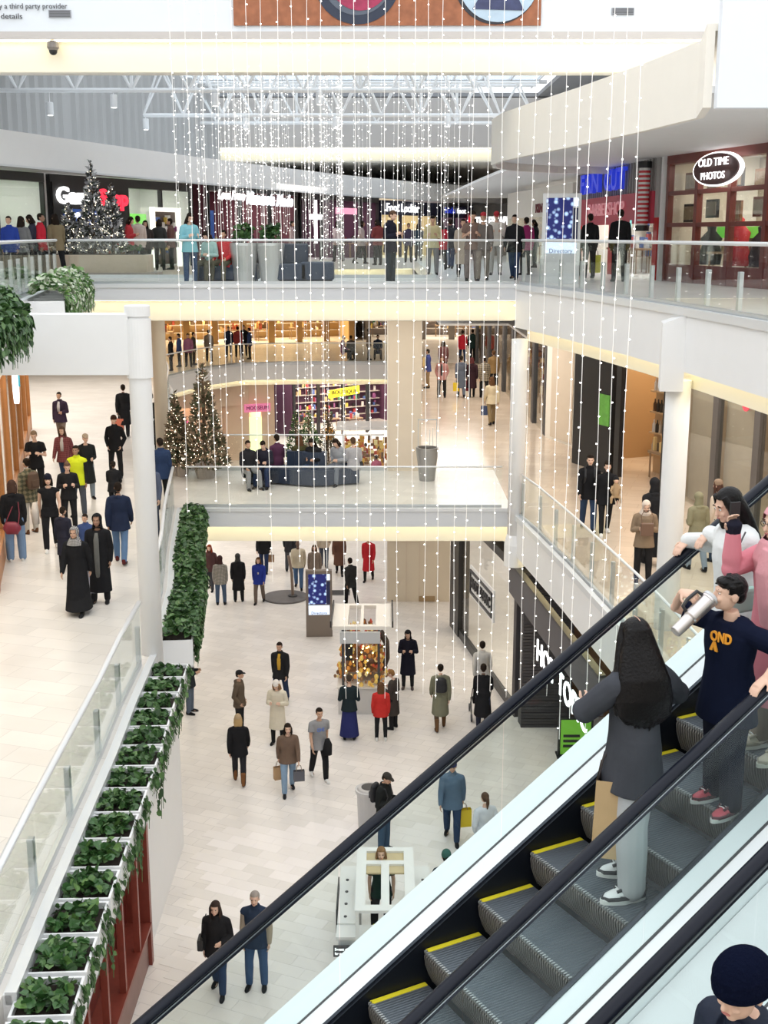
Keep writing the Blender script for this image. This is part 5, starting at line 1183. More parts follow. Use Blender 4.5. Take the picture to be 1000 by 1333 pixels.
def hair_mesh(style, voxel=.009):
    mb = MB()
    if style == 'short':
        mb.ball((0, .020, .036), (.081, .094, .088), 20, 14); mb.ball((0, .055, -.01), (.070, .055, .07), 14, 10)
    elif style in ('long', 'verylong', 'bob'):
        L = {'bob': .16, 'long': .32, 'verylong': .52}[style]
        mb.ball((0, .018, .034), (.084, .096, .092), 20, 14)
        mb.tube([(0, .04, .06), (0, .06, -.04), (0, .075, -.13), (0, .085, -.13 - (L - .13) * .6), (0, .085, -L)], [(.07, .06), (.088, .06), (.10, .055), (.105, .045), (.085, .03)], 18, ref=V(1, 0, 0))
        for s in (-1, 1): mb.tube([(s * .05, -.03, .085), (s * .078, -.02, .01), (s * .082, -.01, -.09), (s * .085, .0, -min(L, .26))], [.022, .024, .028, .016], 10)
    elif style == 'pony':
        mb.ball((0, .018, .034), (.080, .094, .088), 20, 14); mb.tube([(0, .09, .05), (0, .14, .03), (0, .15, -.06), (0, .13, -.2)], [.025, .036, .036, .012], 12); mb.ball((0, .05, -.01), (.068, .05, .06), 12, 8)
    elif style == 'bun': mb.ball((0, .018, .034), (.080, .094, .088), 20, 14); mb.ball((0, .10, .08), .045, 12, 8); mb.ball((0, .05, -.01), (.068, .05, .06), 12, 8)
    elif style == 'hijab':
        mb.ball((0, .016, .026), (.090, .106, .100), 20, 14); mb.tube([(0, .035, .03), (0, .03, -.08), (0, .0, -.15), (0, .0, -.24)], [(.082, .075), (.078, .082), (.115, .105), (.16, .115)], 18, ref=V(1, 0, 0))
    elif style == 'hood': mb.ball((0, .026, .03), (.098, .108, .108), 20, 14); mb.tube([(0, .05, .03), (0, .05, -.08), (0, .03, -.16)], [(.09, .07), (.09, .08), (.11, .09)], 18, ref=V(1, 0, 0))
    elif style == 'beanie': mb.ball((0, .012, .06), (.085, .100, .085), 20, 14); mb.tube([(0, .01, .015), (0, .01, .055)], [(.088, .103), (.088, .103)], 24, ref=V(1, 0, 0))
    elif style == 'cap':
        mb.ball((0, .012, .055), (.083, .098, .072), 20, 14); mb.tube([(0, -.06, .045), (0, -.12, .042), (0, -.16, .034)], [(.07, .008), (.065, .008), (.03, .006)], 12, ref=V(1, 0, 0))
    elif style == 'bald': mb.ball((0, .045, .0), (.074, .062, .06), 14, 10)
    me = remesh(mb, style if style in ('hijab', 'hood', 'beanie', 'cap') else 'hair', voxel, 3)
    # open the face: drop faces in front of the face plane below the hair line
    if style not in ('beanie', 'cap'):
        bm = bmesh.new(); bm.from_mesh(me); kill = []
        for f in bm.faces:
            c = f.calc_center_median(); lim = -.005 - max(0, (c.z - .03)) * 1.0
            top = {'hijab': .075, 'hood': .085}.get(style, .062)
            wid = {'hijab': .056, 'hood': .065}.get(style, .066); low = {'hijab': -.105, 'hood': -.12}.get(style, -.5)
            if c.y < -.012 and c.z < top and abs(c.x) < wid and c.z > low: kill.append(f)
        bmesh.ops.delete(bm, geom=kill, context='FACES'); bm.to_mesh(me); bm.free()
        for v in me.vertices: pass
    return me
_cache = {}
def cached(key, fn):
    if key not in _cache: _cache[key] = fn()
    return _cache[key]
VX = .0105
def fig(pz, build=1.0):
    return cached(('J', pz), lambda: joints(POSES[pz], FORE[pz]))
EYE = mat('eye_dark', (.02, .015, .012), .3); LIP = mat('lip', (.45, .16, .14), .5)
def skin_parts(root, J, skin, face=True, hk=1.0):
    if not face: return
    eye = cached('eye', lambda: MB().ball((0, 0, 0), (.011, .006, .0065), 8, 6).mesh('eye')); mo = cached('mouth', lambda: MB().ball((0, 0, 0), (.021, .006, .006), 8, 6).mesh('mouth'))
    for s in (-1, 1):
        o = obj('eye', eye, EYE, root, J['head'] + J['HR'] @ V(s * .031, -.083, .008)); o.rotation_euler = J['HR'].to_euler()
    o = obj('mouth', mo, LIP, root, J['head'] + J['HR'] @ V(0, -.094, -.056)); o.rotation_euler = J['HR'].to_euler()
STYLE = {'jacket': dict(loose=.024, hem=.10, st='collar'), 'puffer': dict(loose=.036, hem=.10, st='hood'), 'coat': dict(loose=.028, hem=.42, st='hood'), 'longcoat': dict(loose=.03, hem=.62, st='hood'),
         'sweater': dict(loose=.020, hem=.06, st=''), 'hoodie': dict(loose=.026, hem=.07, st='hood'), 't_shirt': dict(loose=.014, hem=.07, st='', sleeve=.5), 'tank_top': dict(loose=.008, hem=.05, st='', sleeve=.05), 'vest': dict(loose=.03, hem=.06, st='collar', sleeve=.05)}
nperson = [0]
def person(label, loc, face, pz='stand', h=1.70, top=('jacket', (.03, .03, .03)), bottom=('pants', (.04, .05, .08)), shoes=(.03, .03, .03), hair=('short', (.03, .02, .015)), skin=0, hat=None, boots=False, feat=True, group=None, under=None):
    """face: direction looked at, degrees clockwise seen from above with 0 = towards the camera (-Y), 90 = picture left"""
    t = thing('person', label, 'person', loc, -math.radians(face), group); k = h / 1.715
    t.scale = (k, k, k); J = fig(pz); P = POSES[pz]; nperson[0] += 1
    me = cached(('body', pz), lambda: make_body(J, P, .0095)); obj('body', me, SKINS[skin], t)
    st = STYLE[top[0]]; cm = top[1] if not isinstance(top[1], tuple) else fabric(top[1])
    if under:
        me = cached(('sweater', pz), lambda: make_top(J, '', VX, .018, 1.0, .05)); obj('shirt', me, fabric(under), t)
    me = cached((top[0], pz), lambda: make_top(J, st['st'], VX, st['loose'], st.get('sleeve', 1.0), st['hem'])); obj(top[0] if top[0] not in ('longcoat',) else 'coat', me, cm, t)
    bm_ = bottom[1] if not isinstance(bottom[1], tuple) else fabric(bottom[1])
    if bottom[0] == 'pants': me = cached(('pants', pz), lambda: make_pants(J, VX)); nm = 'trousers'
    elif bottom[0] == 'leggings': me = cached(('leggings', pz), lambda: make_pants(J, VX, .006)); nm = 'leggings'
    elif bottom[0] == 'wide': me = cached(('wide', pz), lambda: make_pants(J, VX, .03)); nm = 'trousers'
    else: me = cached((bottom, pz) if False else ('skirt', pz), lambda: make_skirt(J, VX, .10)); nm = 'skirt'
    obj(nm, me, bm_, t)
    for s in 'LR':
        u, so = cached(('shoe', pz, s, boots), lambda: shoe_mesh(J, s, boots)); o = obj('boot' if boots else 'shoe', u, fabric(shoes), t); obj('sole', so, mat('sole_white', (.7, .7, .68), .6) if sum(shoes) > .9 else BLACKM, o)
    if hair: me = cached(('hair', hair[0]), lambda: hair_mesh(hair[0])); o = obj('headscarf' if hair[0] == 'hijab' else 'hood' if hair[0] == 'hood' else 'hair', me, fabric(hair[1]) if not isinstance(hair[1], bpy.types.Material) else hair[1], t, J['head']); o.rotation_euler = J['HR'].to_euler()
    if hat: me = cached(('hair', hat[0]), lambda: hair_mesh(hat[0])); o = obj(hat[0], me, fabric(hat[1]), t, J['head']); o.rotation_euler = J['HR'].to_euler()
    skin_parts(t, J, skin, feat); t['_J'] = 0; del t['_J']
    return t
def on_person(t, pz, joint): J = fig(pz); return t.matrix_basis @ J[joint]
# bags
def shopping_bag(label, p, w, h, d, m, rz=0, handle=True):
    """p = top centre of the handle, held in a hand"""
    t = thing('shopping_bag', label, 'bag', (p[0], p[1], p[2] - h - .14), rz)
    b = MB(); b.add([(-w / 2, -d / 2, 0), (w / 2, -d / 2, 0), (w / 2, d / 2, 0), (-w / 2, d / 2, 0), (-w / 2 * 1.03, -d / 2 * .8, h), (w / 2 * 1.03, -d / 2 * .8, h), (w / 2 * 1.03, d / 2 * .8, h), (-w / 2 * 1.03, d / 2 * .8, h)], [(0, 3, 2, 1), (0, 1, 5, 4), (1, 2, 6, 5), (2, 3, 7, 6), (3, 0, 4, 7)])
    b.build('body', m, t)
    for s in (-1, 1): MB().tube([(-w * .25, s * d * .38, h - .01), (-w * .2, s * d * .2, h + .1), (0, 0, h + .14), (w * .2, s * d * .2, h + .1), (w * .25, s * d * .38, h - .01)], .006, 6).build('handle', mat('bag_cord', (.3, .25, .2), .7), t)
    return t
def backpack(label, person_o, pz, m, kind='backpack'):
    J = fig(pz); k = person_o.scale.x
    c = J['spine'][4][0] + J['R'] @ V(0, .21, .02); w = person_o.matrix_basis @ c
    t = thing('backpack', label, 'backpack', w, person_o.rotation_euler.z); t.scale = (k, k, k)
    mb = MB(); mb.tube([(0, .0, -.2), (0, .0, -.17), (0, .005, .0), (0, 0, .15), (0, -.02, .2)], [(.11, .05), (.145, .08), (.15, .085), (.13, .07), (.06, .03)], 16, ref=V(1, 0, 0)); obj('pack', remesh(mb, 'pack', .012, 2), m, t)
    MB().box(-.09, .09, .07, .1, -.13, .02).build('pocket', m, t, bevel=.01)
    for s in (-1, 1): MB().tube([(s * .08, -.08, -.16), (s * .11, -.1, -.03), (s * .1, -.12, .13), (s * .095, -.2, .205), (s * .1, -.30, .16), (s * .1, -.355, .0), (s * .12, -.30, -.15), (s * .13, -.12, -.2)], [(.024, .008)] * 8, 8, ref=V(1, 0, 0)).build('strap', m, t)
    return t
# ------------------------------------------------------------------ the crowd
K = (.022, .022, .024); NAVY = (.03, .045, .10); DENIM = (.09, .16, .30); LDENIM = (.25, .36, .50); DKDEN = (.04, .065, .13); BROWN = (.16, .09, .055); GREY = (.30, .30, .32); CREAM = (.72, .64, .50); WHT = (.78, .77, .75)
OLIVE = (.15, .145, .09); RED = (.55, .04, .035); TANC = (.42, .30, .19); DHAIR = (.025, .018, .014); BHAIR = (.12, .06, .03); BLOND = (.45, .30, .14); GHAIR = (.42, .40, .38)
JEANS = ('pants', DENIM); BLKP = ('pants', K)
def P1(px, py): v = at(px, py, L1); return (v.x, v.y, L1)
def P2(px, py): v = at(px, py, L2); return (v.x, v.y, L2)
def P3(px, py): v = at(px, py, L3); return (v.x, v.y, L3)
def held(o, pz, s, off=(0, 0, -.05)):
    J = fig(pz); return o.matrix_basis @ (J['wri' + s] + J['fdir' + s] * .09) 
# ground floor, near
w = person('woman in black zip jacket and cuffed jeans walking beside grey-haired man', P1(285, 1292), 8, 'carry', 1.68, ('jacket', K), ('pants', DKDEN), K, ('long', (.05, .035, .03)))
q = w.location; hb = thing('handbag', 'small black handbag at the hip of woman in zip jacket', 'handbag', (q.x - .27, q.y + .02, .82)); MB().box(-.05, .05, -.12, .12, 0, .2).build('body', mat('bag_black', (.015, .015, .016), .4), hb, bevel=.02); MB().tube([(0, -.1, .19), (.05, -.05, .45), (.1, 0, .62), (.05, .06, .45), (0, .1, .19)], .008, 6).build('strap', MATS['bag_black'], hb)
person('grey-haired man in navy vest over tan shirt and blue jeans', P1(335, 1285), 5, 'stand', 1.74, ('vest', (.03, .045, .08)), ('pants', (.06, .11, .22)), K, ('short', (.35, .31, .28)), under=(.40, .34, .27))
person('person in black puffer and tan fur-topped hat with brown boots, walking away', P1(312, 1018), 175, 'walk', 1.62, ('puffer', (.018, .018, .02)), ('pants', (.03, .03, .035)), (.20, .09, .04), ('bob', BLOND), hat=('beanie', (.45, .33, .20)), boots=True)
w = person('woman in brown sweater and pale jeans carrying two bags', P1(376, 1032), -10, 'walk2', 1.68, ('sweater', (.17, .115, .085)), ('pants', LDENIM), (.03, .03, .04), ('bob', DHAIR))
shopping_bag('brown paper shopping bag held by woman in brown sweater', held(w, 'walk2', 'R'), .22, .3, .12, mat('kraft_paper', (.52, .33, .17), .8), .4)
shopping_bag('black and white printed bag held by woman in brown sweater', held(w, 'walk2', 'L'), .24, .24, .12, random_mat('bag_print', [(.7, .7, .72), (.1, .1, .12)]), .2)
w = person('man in grey t-shirt with blue print carrying a black coat', P1(416, 1014), -20, 'walk', 1.76, ('t_shirt', (.30, .30, .31)), ('pants', K), WHT, ('short', DHAIR), skin=1)
MB().tube([(.13, -.2, 1.04), (.14, -.22, .9), (.12, -.2, .66)], [(.05, .03), (.10, .06), (.12, .07)], 12, ref=(1, 0, 0)).build('folded_coat', fabric(K), w, smooth=True)
lettering('OHS', mat('print_blue', (.08, .2, .7), .6), w, (0, -.148, 1.24), .12, width=.17, depth=.01)
person('person in olive brown jacket and dark cap facing right', P1(313, 955), -80, 'pockets', 1.66, ('hoodie', (.12, .09, .065)), BLKP, K, ('short', DHAIR), skin=1, hat=('cap', (.03, .03, .03)))
person('woman in cream fleece coat and white knit hat', P1(362, 968), 10, 'phone', 1.66, ('coat', (.70, .64, .52)), ('leggings', K), K, ('long', (.35, .2, .1)), hat=('beanie', (.80, .76, .72)))
person('man in open black jacket over mustard shirt', P1(366, 916), 10, 'walk2', 1.74, ('jacket', K), ('pants', NAVY), K, ('short', DHAIR), skin=1)
person('man in dark jacket with green collar standing under the ivy', P1(248, 928), -80, 'phone', 1.70, ('jacket', (.03, .035, .04)), ('pants', (.12, .15, .20)), K, ('short', DHAIR), skin=1)
person('person in black top and long navy skirt facing the ornament kiosk', P1(455, 962), 180, 'phone', 1.66, ('sweater', (.02, .03, .035)), ('skirt', (.03, .035, .13)), K, ('short', (.06, .045, .035)))
person('girl in red jacket and black leggings facing the ornament kiosk', P1(496, 964), 180, 'stand', 1.50, ('jacket', RED), ('leggings', K), WHT, ('long', BHAIR))
person('crouched shopper in dark brown coat at the ornament kiosk', P1(512, 948), 120, 'phone', 1.55, ('coat', (.06, .05, .045)), BLKP, K, ('short', (.25, .13, .05)))
person('woman in black hooded coat looking at a phone near the kiosk', P1(531, 896), 5, 'phone', 1.68, ('coat', (.018, .018, .03)), ('leggings', K), (.10, .08, .08), ('hood', K))
w = person('woman in olive parka with black backpack walking away', P1(573, 948), 178, 'walk2', 1.70, ('coat', (.20, .20, .14)), ('leggings', (.10, .07, .05)), (.15, .08, .04), ('bun', DHAIR), boots=True)
backpack('black backpack worn over the olive parka', w, 'walk2', mat('pack_black', (.015, .016, .02), .6))
person('person in pale grey lettered jacket walking away by the black shop', P1(627, 915), 180, 'walk', 1.72, ('jacket', (.55, .53, .50)), BLKP, K, ('short', DHAIR), skin=2)
w = person('person in long black coat pushing a stroller', P1(628, 950), 185, 'push', 1.72, ('coat', (.015, .015, .018)), ('pants', (.04, .045, .07)), K, ('short', DHAIR), skin=3)
st = thing('stroller', 'dark folding stroller pushed by person in long black coat', 'stroller', (w.location.x, w.location.y + .85, 0), PI)
for sx in (-.24, .24):
    MB().tube([(sx, .55, 1.0), (sx, .1, .5), (sx, -.4, .12)], .014, 6).build('frame_tube', BLACKM, st); MB().tube([(sx, .3, .1), (sx, .0, .55)], .014, 6).build('frame_tube', BLACKM, st)
    for yy in (-.42, .32): MB().tube([(sx - .02, yy, .1), (sx + .02, yy, .1)], .1, 16).build('wheel', DARKGREY, st)
MB().box(-.2, .2, -.2, .15, .42, .5).build('seat', fabric(K), st, bevel=.02); MB().obox((0, .22, .72), (.2, 0, 0), (0, .03, 0), (0, .12, .25)).build('backrest', fabric(K), st); MB().tube([(-.24, .55, 1.0), (.24, .55, 1.0)], .016, 8).build('push_bar', BLACKM, st)
w = person('man in blue denim jacket and navy knit cap with yellow bag', P1(588, 1094), 5, 'walk', 1.80, ('jacket', (.11, .17, .25)), ('pants', DKDEN), K, ('short', DHAIR), skin=1, hat=('beanie', (.03, .035, .10)))
shopping_bag('bright yellow shopping bag held by man in denim jacket', held(w, 'walk', 'L'), .34, .38, .14, mat('bag_yellow', (.80, .58, .02), .5), .2)
person('woman with low ponytail in pale blue top on the ground floor', P1(630, 1135), 160, 'pockets', 1.66, ('sweater', (.66, .70, .76)), ('pants', LDENIM), WHT, ('pony', (.10, .06, .04)))
person('person in green patterned knit cap and dark jacket behind the escalator deck', P1(580, 1225), 175, 'stand', 1.72, ('jacket', (.03, .04, .05)), BLKP, K, ('short', DHAIR), hat=('beanie', (.05, .13, .11)), skin=1)
w = person('man in black cap and jacket looking at a phone by the litter bin', P1(500, 1108), -60, 'phone', 1.72, ('jacket', (.02, .022, .022)), ('pants', (.06, .10, .16)), K, ('short', DHAIR), skin=1, hat=('cap', (.05, .045, .04)))
backpack('black backpack on the man with the cap', w, 'phone', MATS['pack_black'])
person('kiosk attendant in dark green t-shirt behind the white kiosk', (-.05, 19.55, 0), 0, 'stand', 1.68, ('t_shirt', (.015, .04, .03)), BLKP, K, ('bob', (.28, .16, .08)))
def front_panel(lab, c, z0=1.0, z1=1.40, w=.05, y=-.142):
    for o in COL.objects:
        if o.type == 'EMPTY' and o.get('label', '').startswith(lab):
            MB().tube([(0, y + .045, z1 + .03), (0, y, z1 - .1), (0, y - .006, (z0 + z1) / 2), (0, y + .004, z0)], [(w * .6, .012), (w, .014), (w, .014), (w * .8, .012)], 10, ref=(1, 0, 0)).build('shirt_front', fabric(c), o, smooth=True)
front_panel('man in open black jacket over mustard', (.60, .36, .05))
# ground floor, beyond the bridge
G = 'walkers beyond the middle bridge'
for (lab, px, py, fc, pz, h, tp, bt, hr, sk) in [
    ('woman with red hair in dark patterned top under the bridge', 275, 768, 10, 'walk', 1.66, ('jacket', (.10, .05, .05)), ('pants', (.06, .06, .07)), ('long', (.30, .06, .03)), 0),
    ('person in black and white plaid shirt and blue jeans under the bridge', 288, 787, 178, 'stand', 1.68, ('jacket', plaid('plaid_bw', (.03, .03, .03), (.62, .58, .52))), ('pants', (.08, .12, .2)), ('hood', (.06, .03, .03)), 1),
    ('person all in black with hood standing under the bridge', 311, 783, 176, 'stand', 1.66, ('coat', K), BLKP, ('hood', (.05, .05, .05)), 2),
    ('woman in royal blue jacket wearing a pale badge', 338, 785, 5, 'walk2', 1.62, ('jacket', (.03, .05, .30)), ('pants', (.17, .13, .11)), ('bob', BHAIR), 0),
    ('man in cream shirt and jeans beside the directory totem', 389, 766, 0, 'walk', 1.76, ('sweater', (.66, .58, .44)), ('pants', DENIM), ('bald', (.05, .04, .03)), 3),
    ('woman in brown patterned top behind the directory totem', 410, 768, 0, 'stand', 1.62, ('sweater', plaid('print_brown', (.09, .05, .04), (.40, .33, .26), 14)), BLKP, ('bob', BHAIR), 1),
    ('man in dark jacket with side bag near the ornament kiosk', 457, 790, 150, 'walk', 1.70, ('jacket', (.04, .04, .04)), BLKP, ('short', DHAIR), 2),
    ('person in red coat and black trousers striding under the bridge', 480, 756, 10, 'walk2', 1.70, ('coat', (.50, .03, .04)), ('leggings', K), ('short', DHAIR), 1),
    ('person in black holding a tan bag, seen below the bridge edge', 344, 745, 0, 'walk', 1.75, ('jacket', K), ('pants', NAVY), ('short', DHAIR), 1),
    ('person in grey trousers and black jacket below the bridge edge', 378, 742, 180, 'walk2', 1.72, ('jacket', (.04, .04, .045)), ('pants', (.07, .07, .08)), ('short', DHAIR), 1),
    ('person in pale sweater walking away below the bridge edge', 422, 738, 180, 'walk', 1.75, ('sweater', (.55, .46, .36)), ('pants', (.08, .09, .12)), ('short', DHAIR), 1),
    ('woman in brown coat and dark leggings below the bridge edge', 442, 748, 0, 'walk', 1.66, ('coat', (.14, .07, .05)), ('leggings', K), ('long', DHAIR), 1)]:
    o = person(lab, P1(px, py), fc, pz, h, tp, bt, K, hr, sk, feat=False)
    if 'tan bag' in lab: shopping_bag('tan handbag carried by the person in black under the bridge', held(o, pz, 'L'), .3, .26, .14, mat('tan_leather', (.35, .2, .1), .5))
# middle floor, left gallery
w = person('woman in long black robe with grey patterned headscarf', P2(104, 798), 5, 'walk', 1.64, ('longcoat', (.014, .014, .016)), ('skirt', K), K, ('hijab', plaid('scarf_grey', (.06, .06, .06), (.55, .53, .52), 16)), 1)
w2 = person('woman in black parka with big fur hood and grey inner coat', P2(132, 784), 0, 'stand', 1.68, ('longcoat', (.013, .016, .018)), ('pants', K), K, ('hood', (.016, .015, .015)), 2)
shopping_bag('lilac grey shopping bag between the two women in black', held(w2, 'stand', 'R'), .36, .40, .12, mat('bag_lilac', (.42, .42, .50), .6))
person('person in navy puffer jacket and worn blue jeans walking away', P2(158, 732), 176, 'walk', 1.72, ('puffer', (.022, .03, .06)), ('pants', (.12, .20, .34)), (.12, .03, .03), ('short', DHAIR), 2)
w = person('person in black hoodie and blue jeans with red shoulder bag', P2(22, 730), 165, 'stand', 1.72, ('hoodie', (.018, .018, .02)), ('wide', (.18, .27, .42)), WHT, ('bob', (.07, .04, .03)), 0)
q = w.location; hb = thing('shoulder_bag', 'dark red shoulder bag carried by person in black hoodie', 'handbag', (q.x + .02, q.y - .24, L2 + .78)); mb = MB().tube([(-.17, 0, .03), (-.1, 0, .0), (.1, 0, .0), (.17, 0, .03)], [(.05, .06), (.08, .14), (.08, .14), (.05, .06)], 12); mb.build('body', mat('bag_red', (.22, .02, .04), .4), hb, smooth=True); MB().tube([(-.14, 0, .08), (.0, .1, .42), (.10, .2, .60), (.16, .05, .3), (.14, 0, .08)], .010, 6).build('strap', MATS['bag_red'], hb)
w = person('person in black tank top and knit cap carrying a white coat', P2(68, 716), -15, 'walk2', 1.70, ('tank_top', (.016, .016, .017)), ('pants', K), WHT, ('bob', DHAIR), 0, hat=('beanie', (.02, .02, .022)))
MB().tube([(-.3, .02, 1.1), (-.32, 0, .9), (-.3, 0, .62)], [(.05, .05), (.09, .09), (.07, .1)], 12, ref=(1, 0, 0)).build('folded_coat', fabric((.70, .64, .58)), w, smooth=True)
w = person('person in camouflage jacket and pale trousers with tied hair', P2(41, 694), 130, 'stand', 1.74, ('jacket', random_mat('camo_dummy', [(.12, .11, .06)])), ('pants', (.48, .45, .40)), (.13, .06, .03), ('bun', DHAIR), 1)
cm = plaid('camouflage', (.06, .06, .035), (.20, .17, .10), 3.0)
for ch in w.children:
    if ch.name.startswith('jacket'): ch.material_slots[0].material = cm
backpack('brown backpack over the camouflage jacket', w, 'stand', mat('pack_brown', (.09, .05, .03), .7))
person('man in yellow high-visibility shirt under a black jacket', P2(104, 672), 5, 'stand', 1.74, ('vest', (.62, .70, .03)), ('pants', (.08, .09, .11)), K, ('short', DHAIR), 2, under=(.03, .03, .03))
person('woman with glasses in black sweater beside the yellow shirt', P2(92, 690), -20, 'phone', 1.62, ('sweater', K), ('pants', K), K, ('bun', (.12, .07, .05)), 0)
person('man in black printed t-shirt holding yellow food', P2(50, 648), -5, 'phone', 1.78, ('t_shirt', (.018, .018, .02)), ('pants', K), K, ('short', (.25, .17, .11)), 0)
person('woman in maroon plaid jacket and blue jeans walking forward', P2(86, 634), 5, 'walk', 1.68, ('jacket', plaid('plaid_maroon', (.10, .015, .02), (.32, .10, .10))), ('pants', DKDEN), K, ('long', (.10, .06, .04)), 0)
person('older person in black coat and tan flat cap with grey trousers', P2(115, 648), -25, 'carry', 1.70, ('coat', (.02, .022, .024)), ('pants', (.20, .24, .28)), K, ('short', GHAIR), 0, hat=('cap', (.40, .32, .24)))
person('man in black zip jacket and black trousers walking forward', P2(152, 622), 3, 'pockets', 1.76, ('jacket', (.016, .016, .018)), BLKP, K, ('short', DHAIR), 0, hat=('beanie', (.06, .03, .02)))
person('man in dark purple jacket with tan coat over the arm', P2(81, 578), 5, 'carry', 1.72, ('jacket', (.05, .035, .06)), ('pants', (.25, .2, .16)), K, ('short', DHAIR), 1)
w = person('person in black parka with patterned shopping bags half behind the column', P2(163, 568), 170, 'walk', 1.78, ('coat', K), BLKP, K, ('short', DHAIR), 2)
shopping_bag('patterned gold shopping bag near the white column', held(w, 'walk', 'L'), .4, .42, .15, random_mat('bag_gold', [(.6, .42, .15), (.7, .2, .12)]))
person('tall person in black leaning by the gallery railing', P2(199, 588), 170, 'stand', 1.85, ('longcoat', K), BLKP, K, ('short', DHAIR), 2)
person('grey-haired man in slate blue polo at the gallery railing', P2(198, 698), 15, 'stand', 1.80, ('sweater', (.10, .12, .18)), ('pants', (.05, .06, .09)), K, ('short', (.48, .45, .43)), 0)
person('man in navy jacket turned away at the gallery railing', P2(212, 662), 150, 'stand', 1.78, ('jacket', (.03, .05, .11)), BLKP, K, ('short', DHAIR), 2)
person('child in dark coat beside the women in black', P2(86, 742), -160, 'stand', 1.32, ('coat', (.03, .03, .045)), BLKP, K, ('short', DHAIR), 1)
person('child in blue jacket behind the fur hooded woman', P2(115, 748), 10, 'stand', 1.25, ('jacket', (.05, .08, .20)), BLKP, K, ('short', DHAIR), 1)
person('person in black low in front of the navy puffer walker', P2(150, 668), 175, 'push', 1.30, ('jacket', K), BLKP, K, ('short', DHAIR), 2)
# middle bridge: people on the serpentine bench
for (lab, x, y, fc, pz, tp, bt, hr, sk) in [
    ('seated man in dark jacket with grey joggers at the bench end', -3.75, 32.65, -30, 'sit', ('jacket', (.03, .03, .035)), ('pants', (.32, .32, .33)), ('short', DHAIR), 1),
    ('seated person in navy coat second on the bench', -3.3, 32.9, 10, 'sitphone', ('coat', (.025, .03, .05)), ('pants', NAVY), ('short', DHAIR), 0),
    ('seated person in plum jacket behind the bench end', -3.0, 33.6, 150, 'sit', ('jacket', (.10, .04, .08)), BLKP, ('short', DHAIR), 1),
    ('seated person in olive jacket and blue jeans in mid bench', -2.35, 33.45, 160, 'sit', ('jacket', (.07, .065, .03)), ('pants', DENIM), ('long', BHAIR), 0),
    ('seated person in black with pale scarf in mid bench', -1.95, 33.3, 20, 'sitphone', ('jacket', (.03, .03, .03)), ('pants', DKDEN), ('long', DHAIR), 1),
    ('seated person in grey hoodie leaning at the bench curve', -1.25, 33.25, 30, 'sitphone', ('hoodie', (.33, .35, .38)), ('pants', (.2, .22, .26)), ('bob', DHAIR), 0),
    ('seated child in pale grey top at the bench end', -.85, 33.1, 170, 'sit', ('sweater', (.42, .42, .44)), ('pants', DKDEN), ('short', (.1, .06, .04)), 0)]:
    person(lab, (x, y, L2), fc, pz, 1.66, tp, bt, K, hr, sk, feat=False)
# corridor of the middle floor
for (lab, px, py, fc, pz, h, tp, bt, hr, sk) in [
    ('woman in pink jacket over black walking forward in the corridor', 575, 517, 5, 'pockets', 1.70, ('jacket', (.45, .22, .20)), BLKP, ('long', BHAIR), 1),
    ('person in slate blue coat holding red and yellow bags', 600, 517, 178, 'walk', 1.76, ('coat', (.12, .14, .18)), ('pants', (.12, .14, .18)), ('short', DHAIR), 1),
    ('person in maroon black coat with leggings in the corridor', 614, 517, 178, 'walk2', 1.68, ('coat', (.04, .02, .025)), ('leggings', K), ('bob', (.1, .03, .03)), 1),
    ('person in black and cream checked shirt in the corridor', 630, 518, 178, 'walk', 1.74, ('jacket', plaid('plaid_big', (.02, .02, .02), (.5, .42, .3), 6)), BLKP, ('short', DHAIR), 1),
    ('woman in cream sweater and tan trousers walking away in the corridor', 640, 553, 172, 'walk2', 1.74, ('sweater', (.66, .56, .38)), ('pants', (.26, .19, .10)), ('long', BHAIR), 1),
    ('person in tan jacket beside the checked shirt', 642, 508, 178, 'stand', 1.74, ('jacket', (.28, .18, .08)), BLKP, ('short', BHAIR), 1),
    ('person in bright red jacket far down the corridor', 602, 472, 178, 'walk', 1.74, ('jacket', (.55, .03, .05)), ('pants', NAVY), ('short', DHAIR), 1),
    ('person in dark green black top far down the corridor', 615, 471, 178, 'walk2', 1.76, ('jacket', (.02, .04, .035)), BLKP, ('short', DHAIR), 1),
    ('person in pink printed sweater far down the corridor', 630, 470, 178, 'walk', 1.74, ('sweater', (.50, .18, .18)), BLKP, ('bob', DHAIR), 1),
    ('person in black coat at the end of the corridor', 643, 471, 178, 'walk2', 1.74, ('coat', K), BLKP, ('short', DHAIR), 2),
    ('person in brown jacket walking behind the pink jacket', 577, 490, 178, 'walk', 1.72, ('jacket', (.16, .07, .07)), BLKP, ('bob', DHAIR), 1),
    ('person in blue and tan at the pier side of the corridor', 557, 505, 100, 'stand', 1.72, ('jacket', (.06, .08, .25)), ('pants', (.32, .22, .12)), ('short', DHAIR), 1)]:
    o = person(lab, P2(px, py), fc, pz, h, tp, bt, K, hr, sk, feat=False)
    if 'red and yellow' in lab:
        shopping_bag('dark red shopping bag in the corridor', held(o, pz, 'R'), .26, .45, .1, mat('bag_dkred', (.35, .03, .05), .5)); shopping_bag('small yellow shopping bag in the corridor', held(o, pz, 'L'), .26, .36, .1, MATS['bag_yellow'])
    if 'cream sweater' in lab: shopping_bag('dark blue shopping bag carried in the corridor', held(o, pz, 'L'), .24, .34, .1, mat('bag_dkblue', (.05, .08, .18), .5))
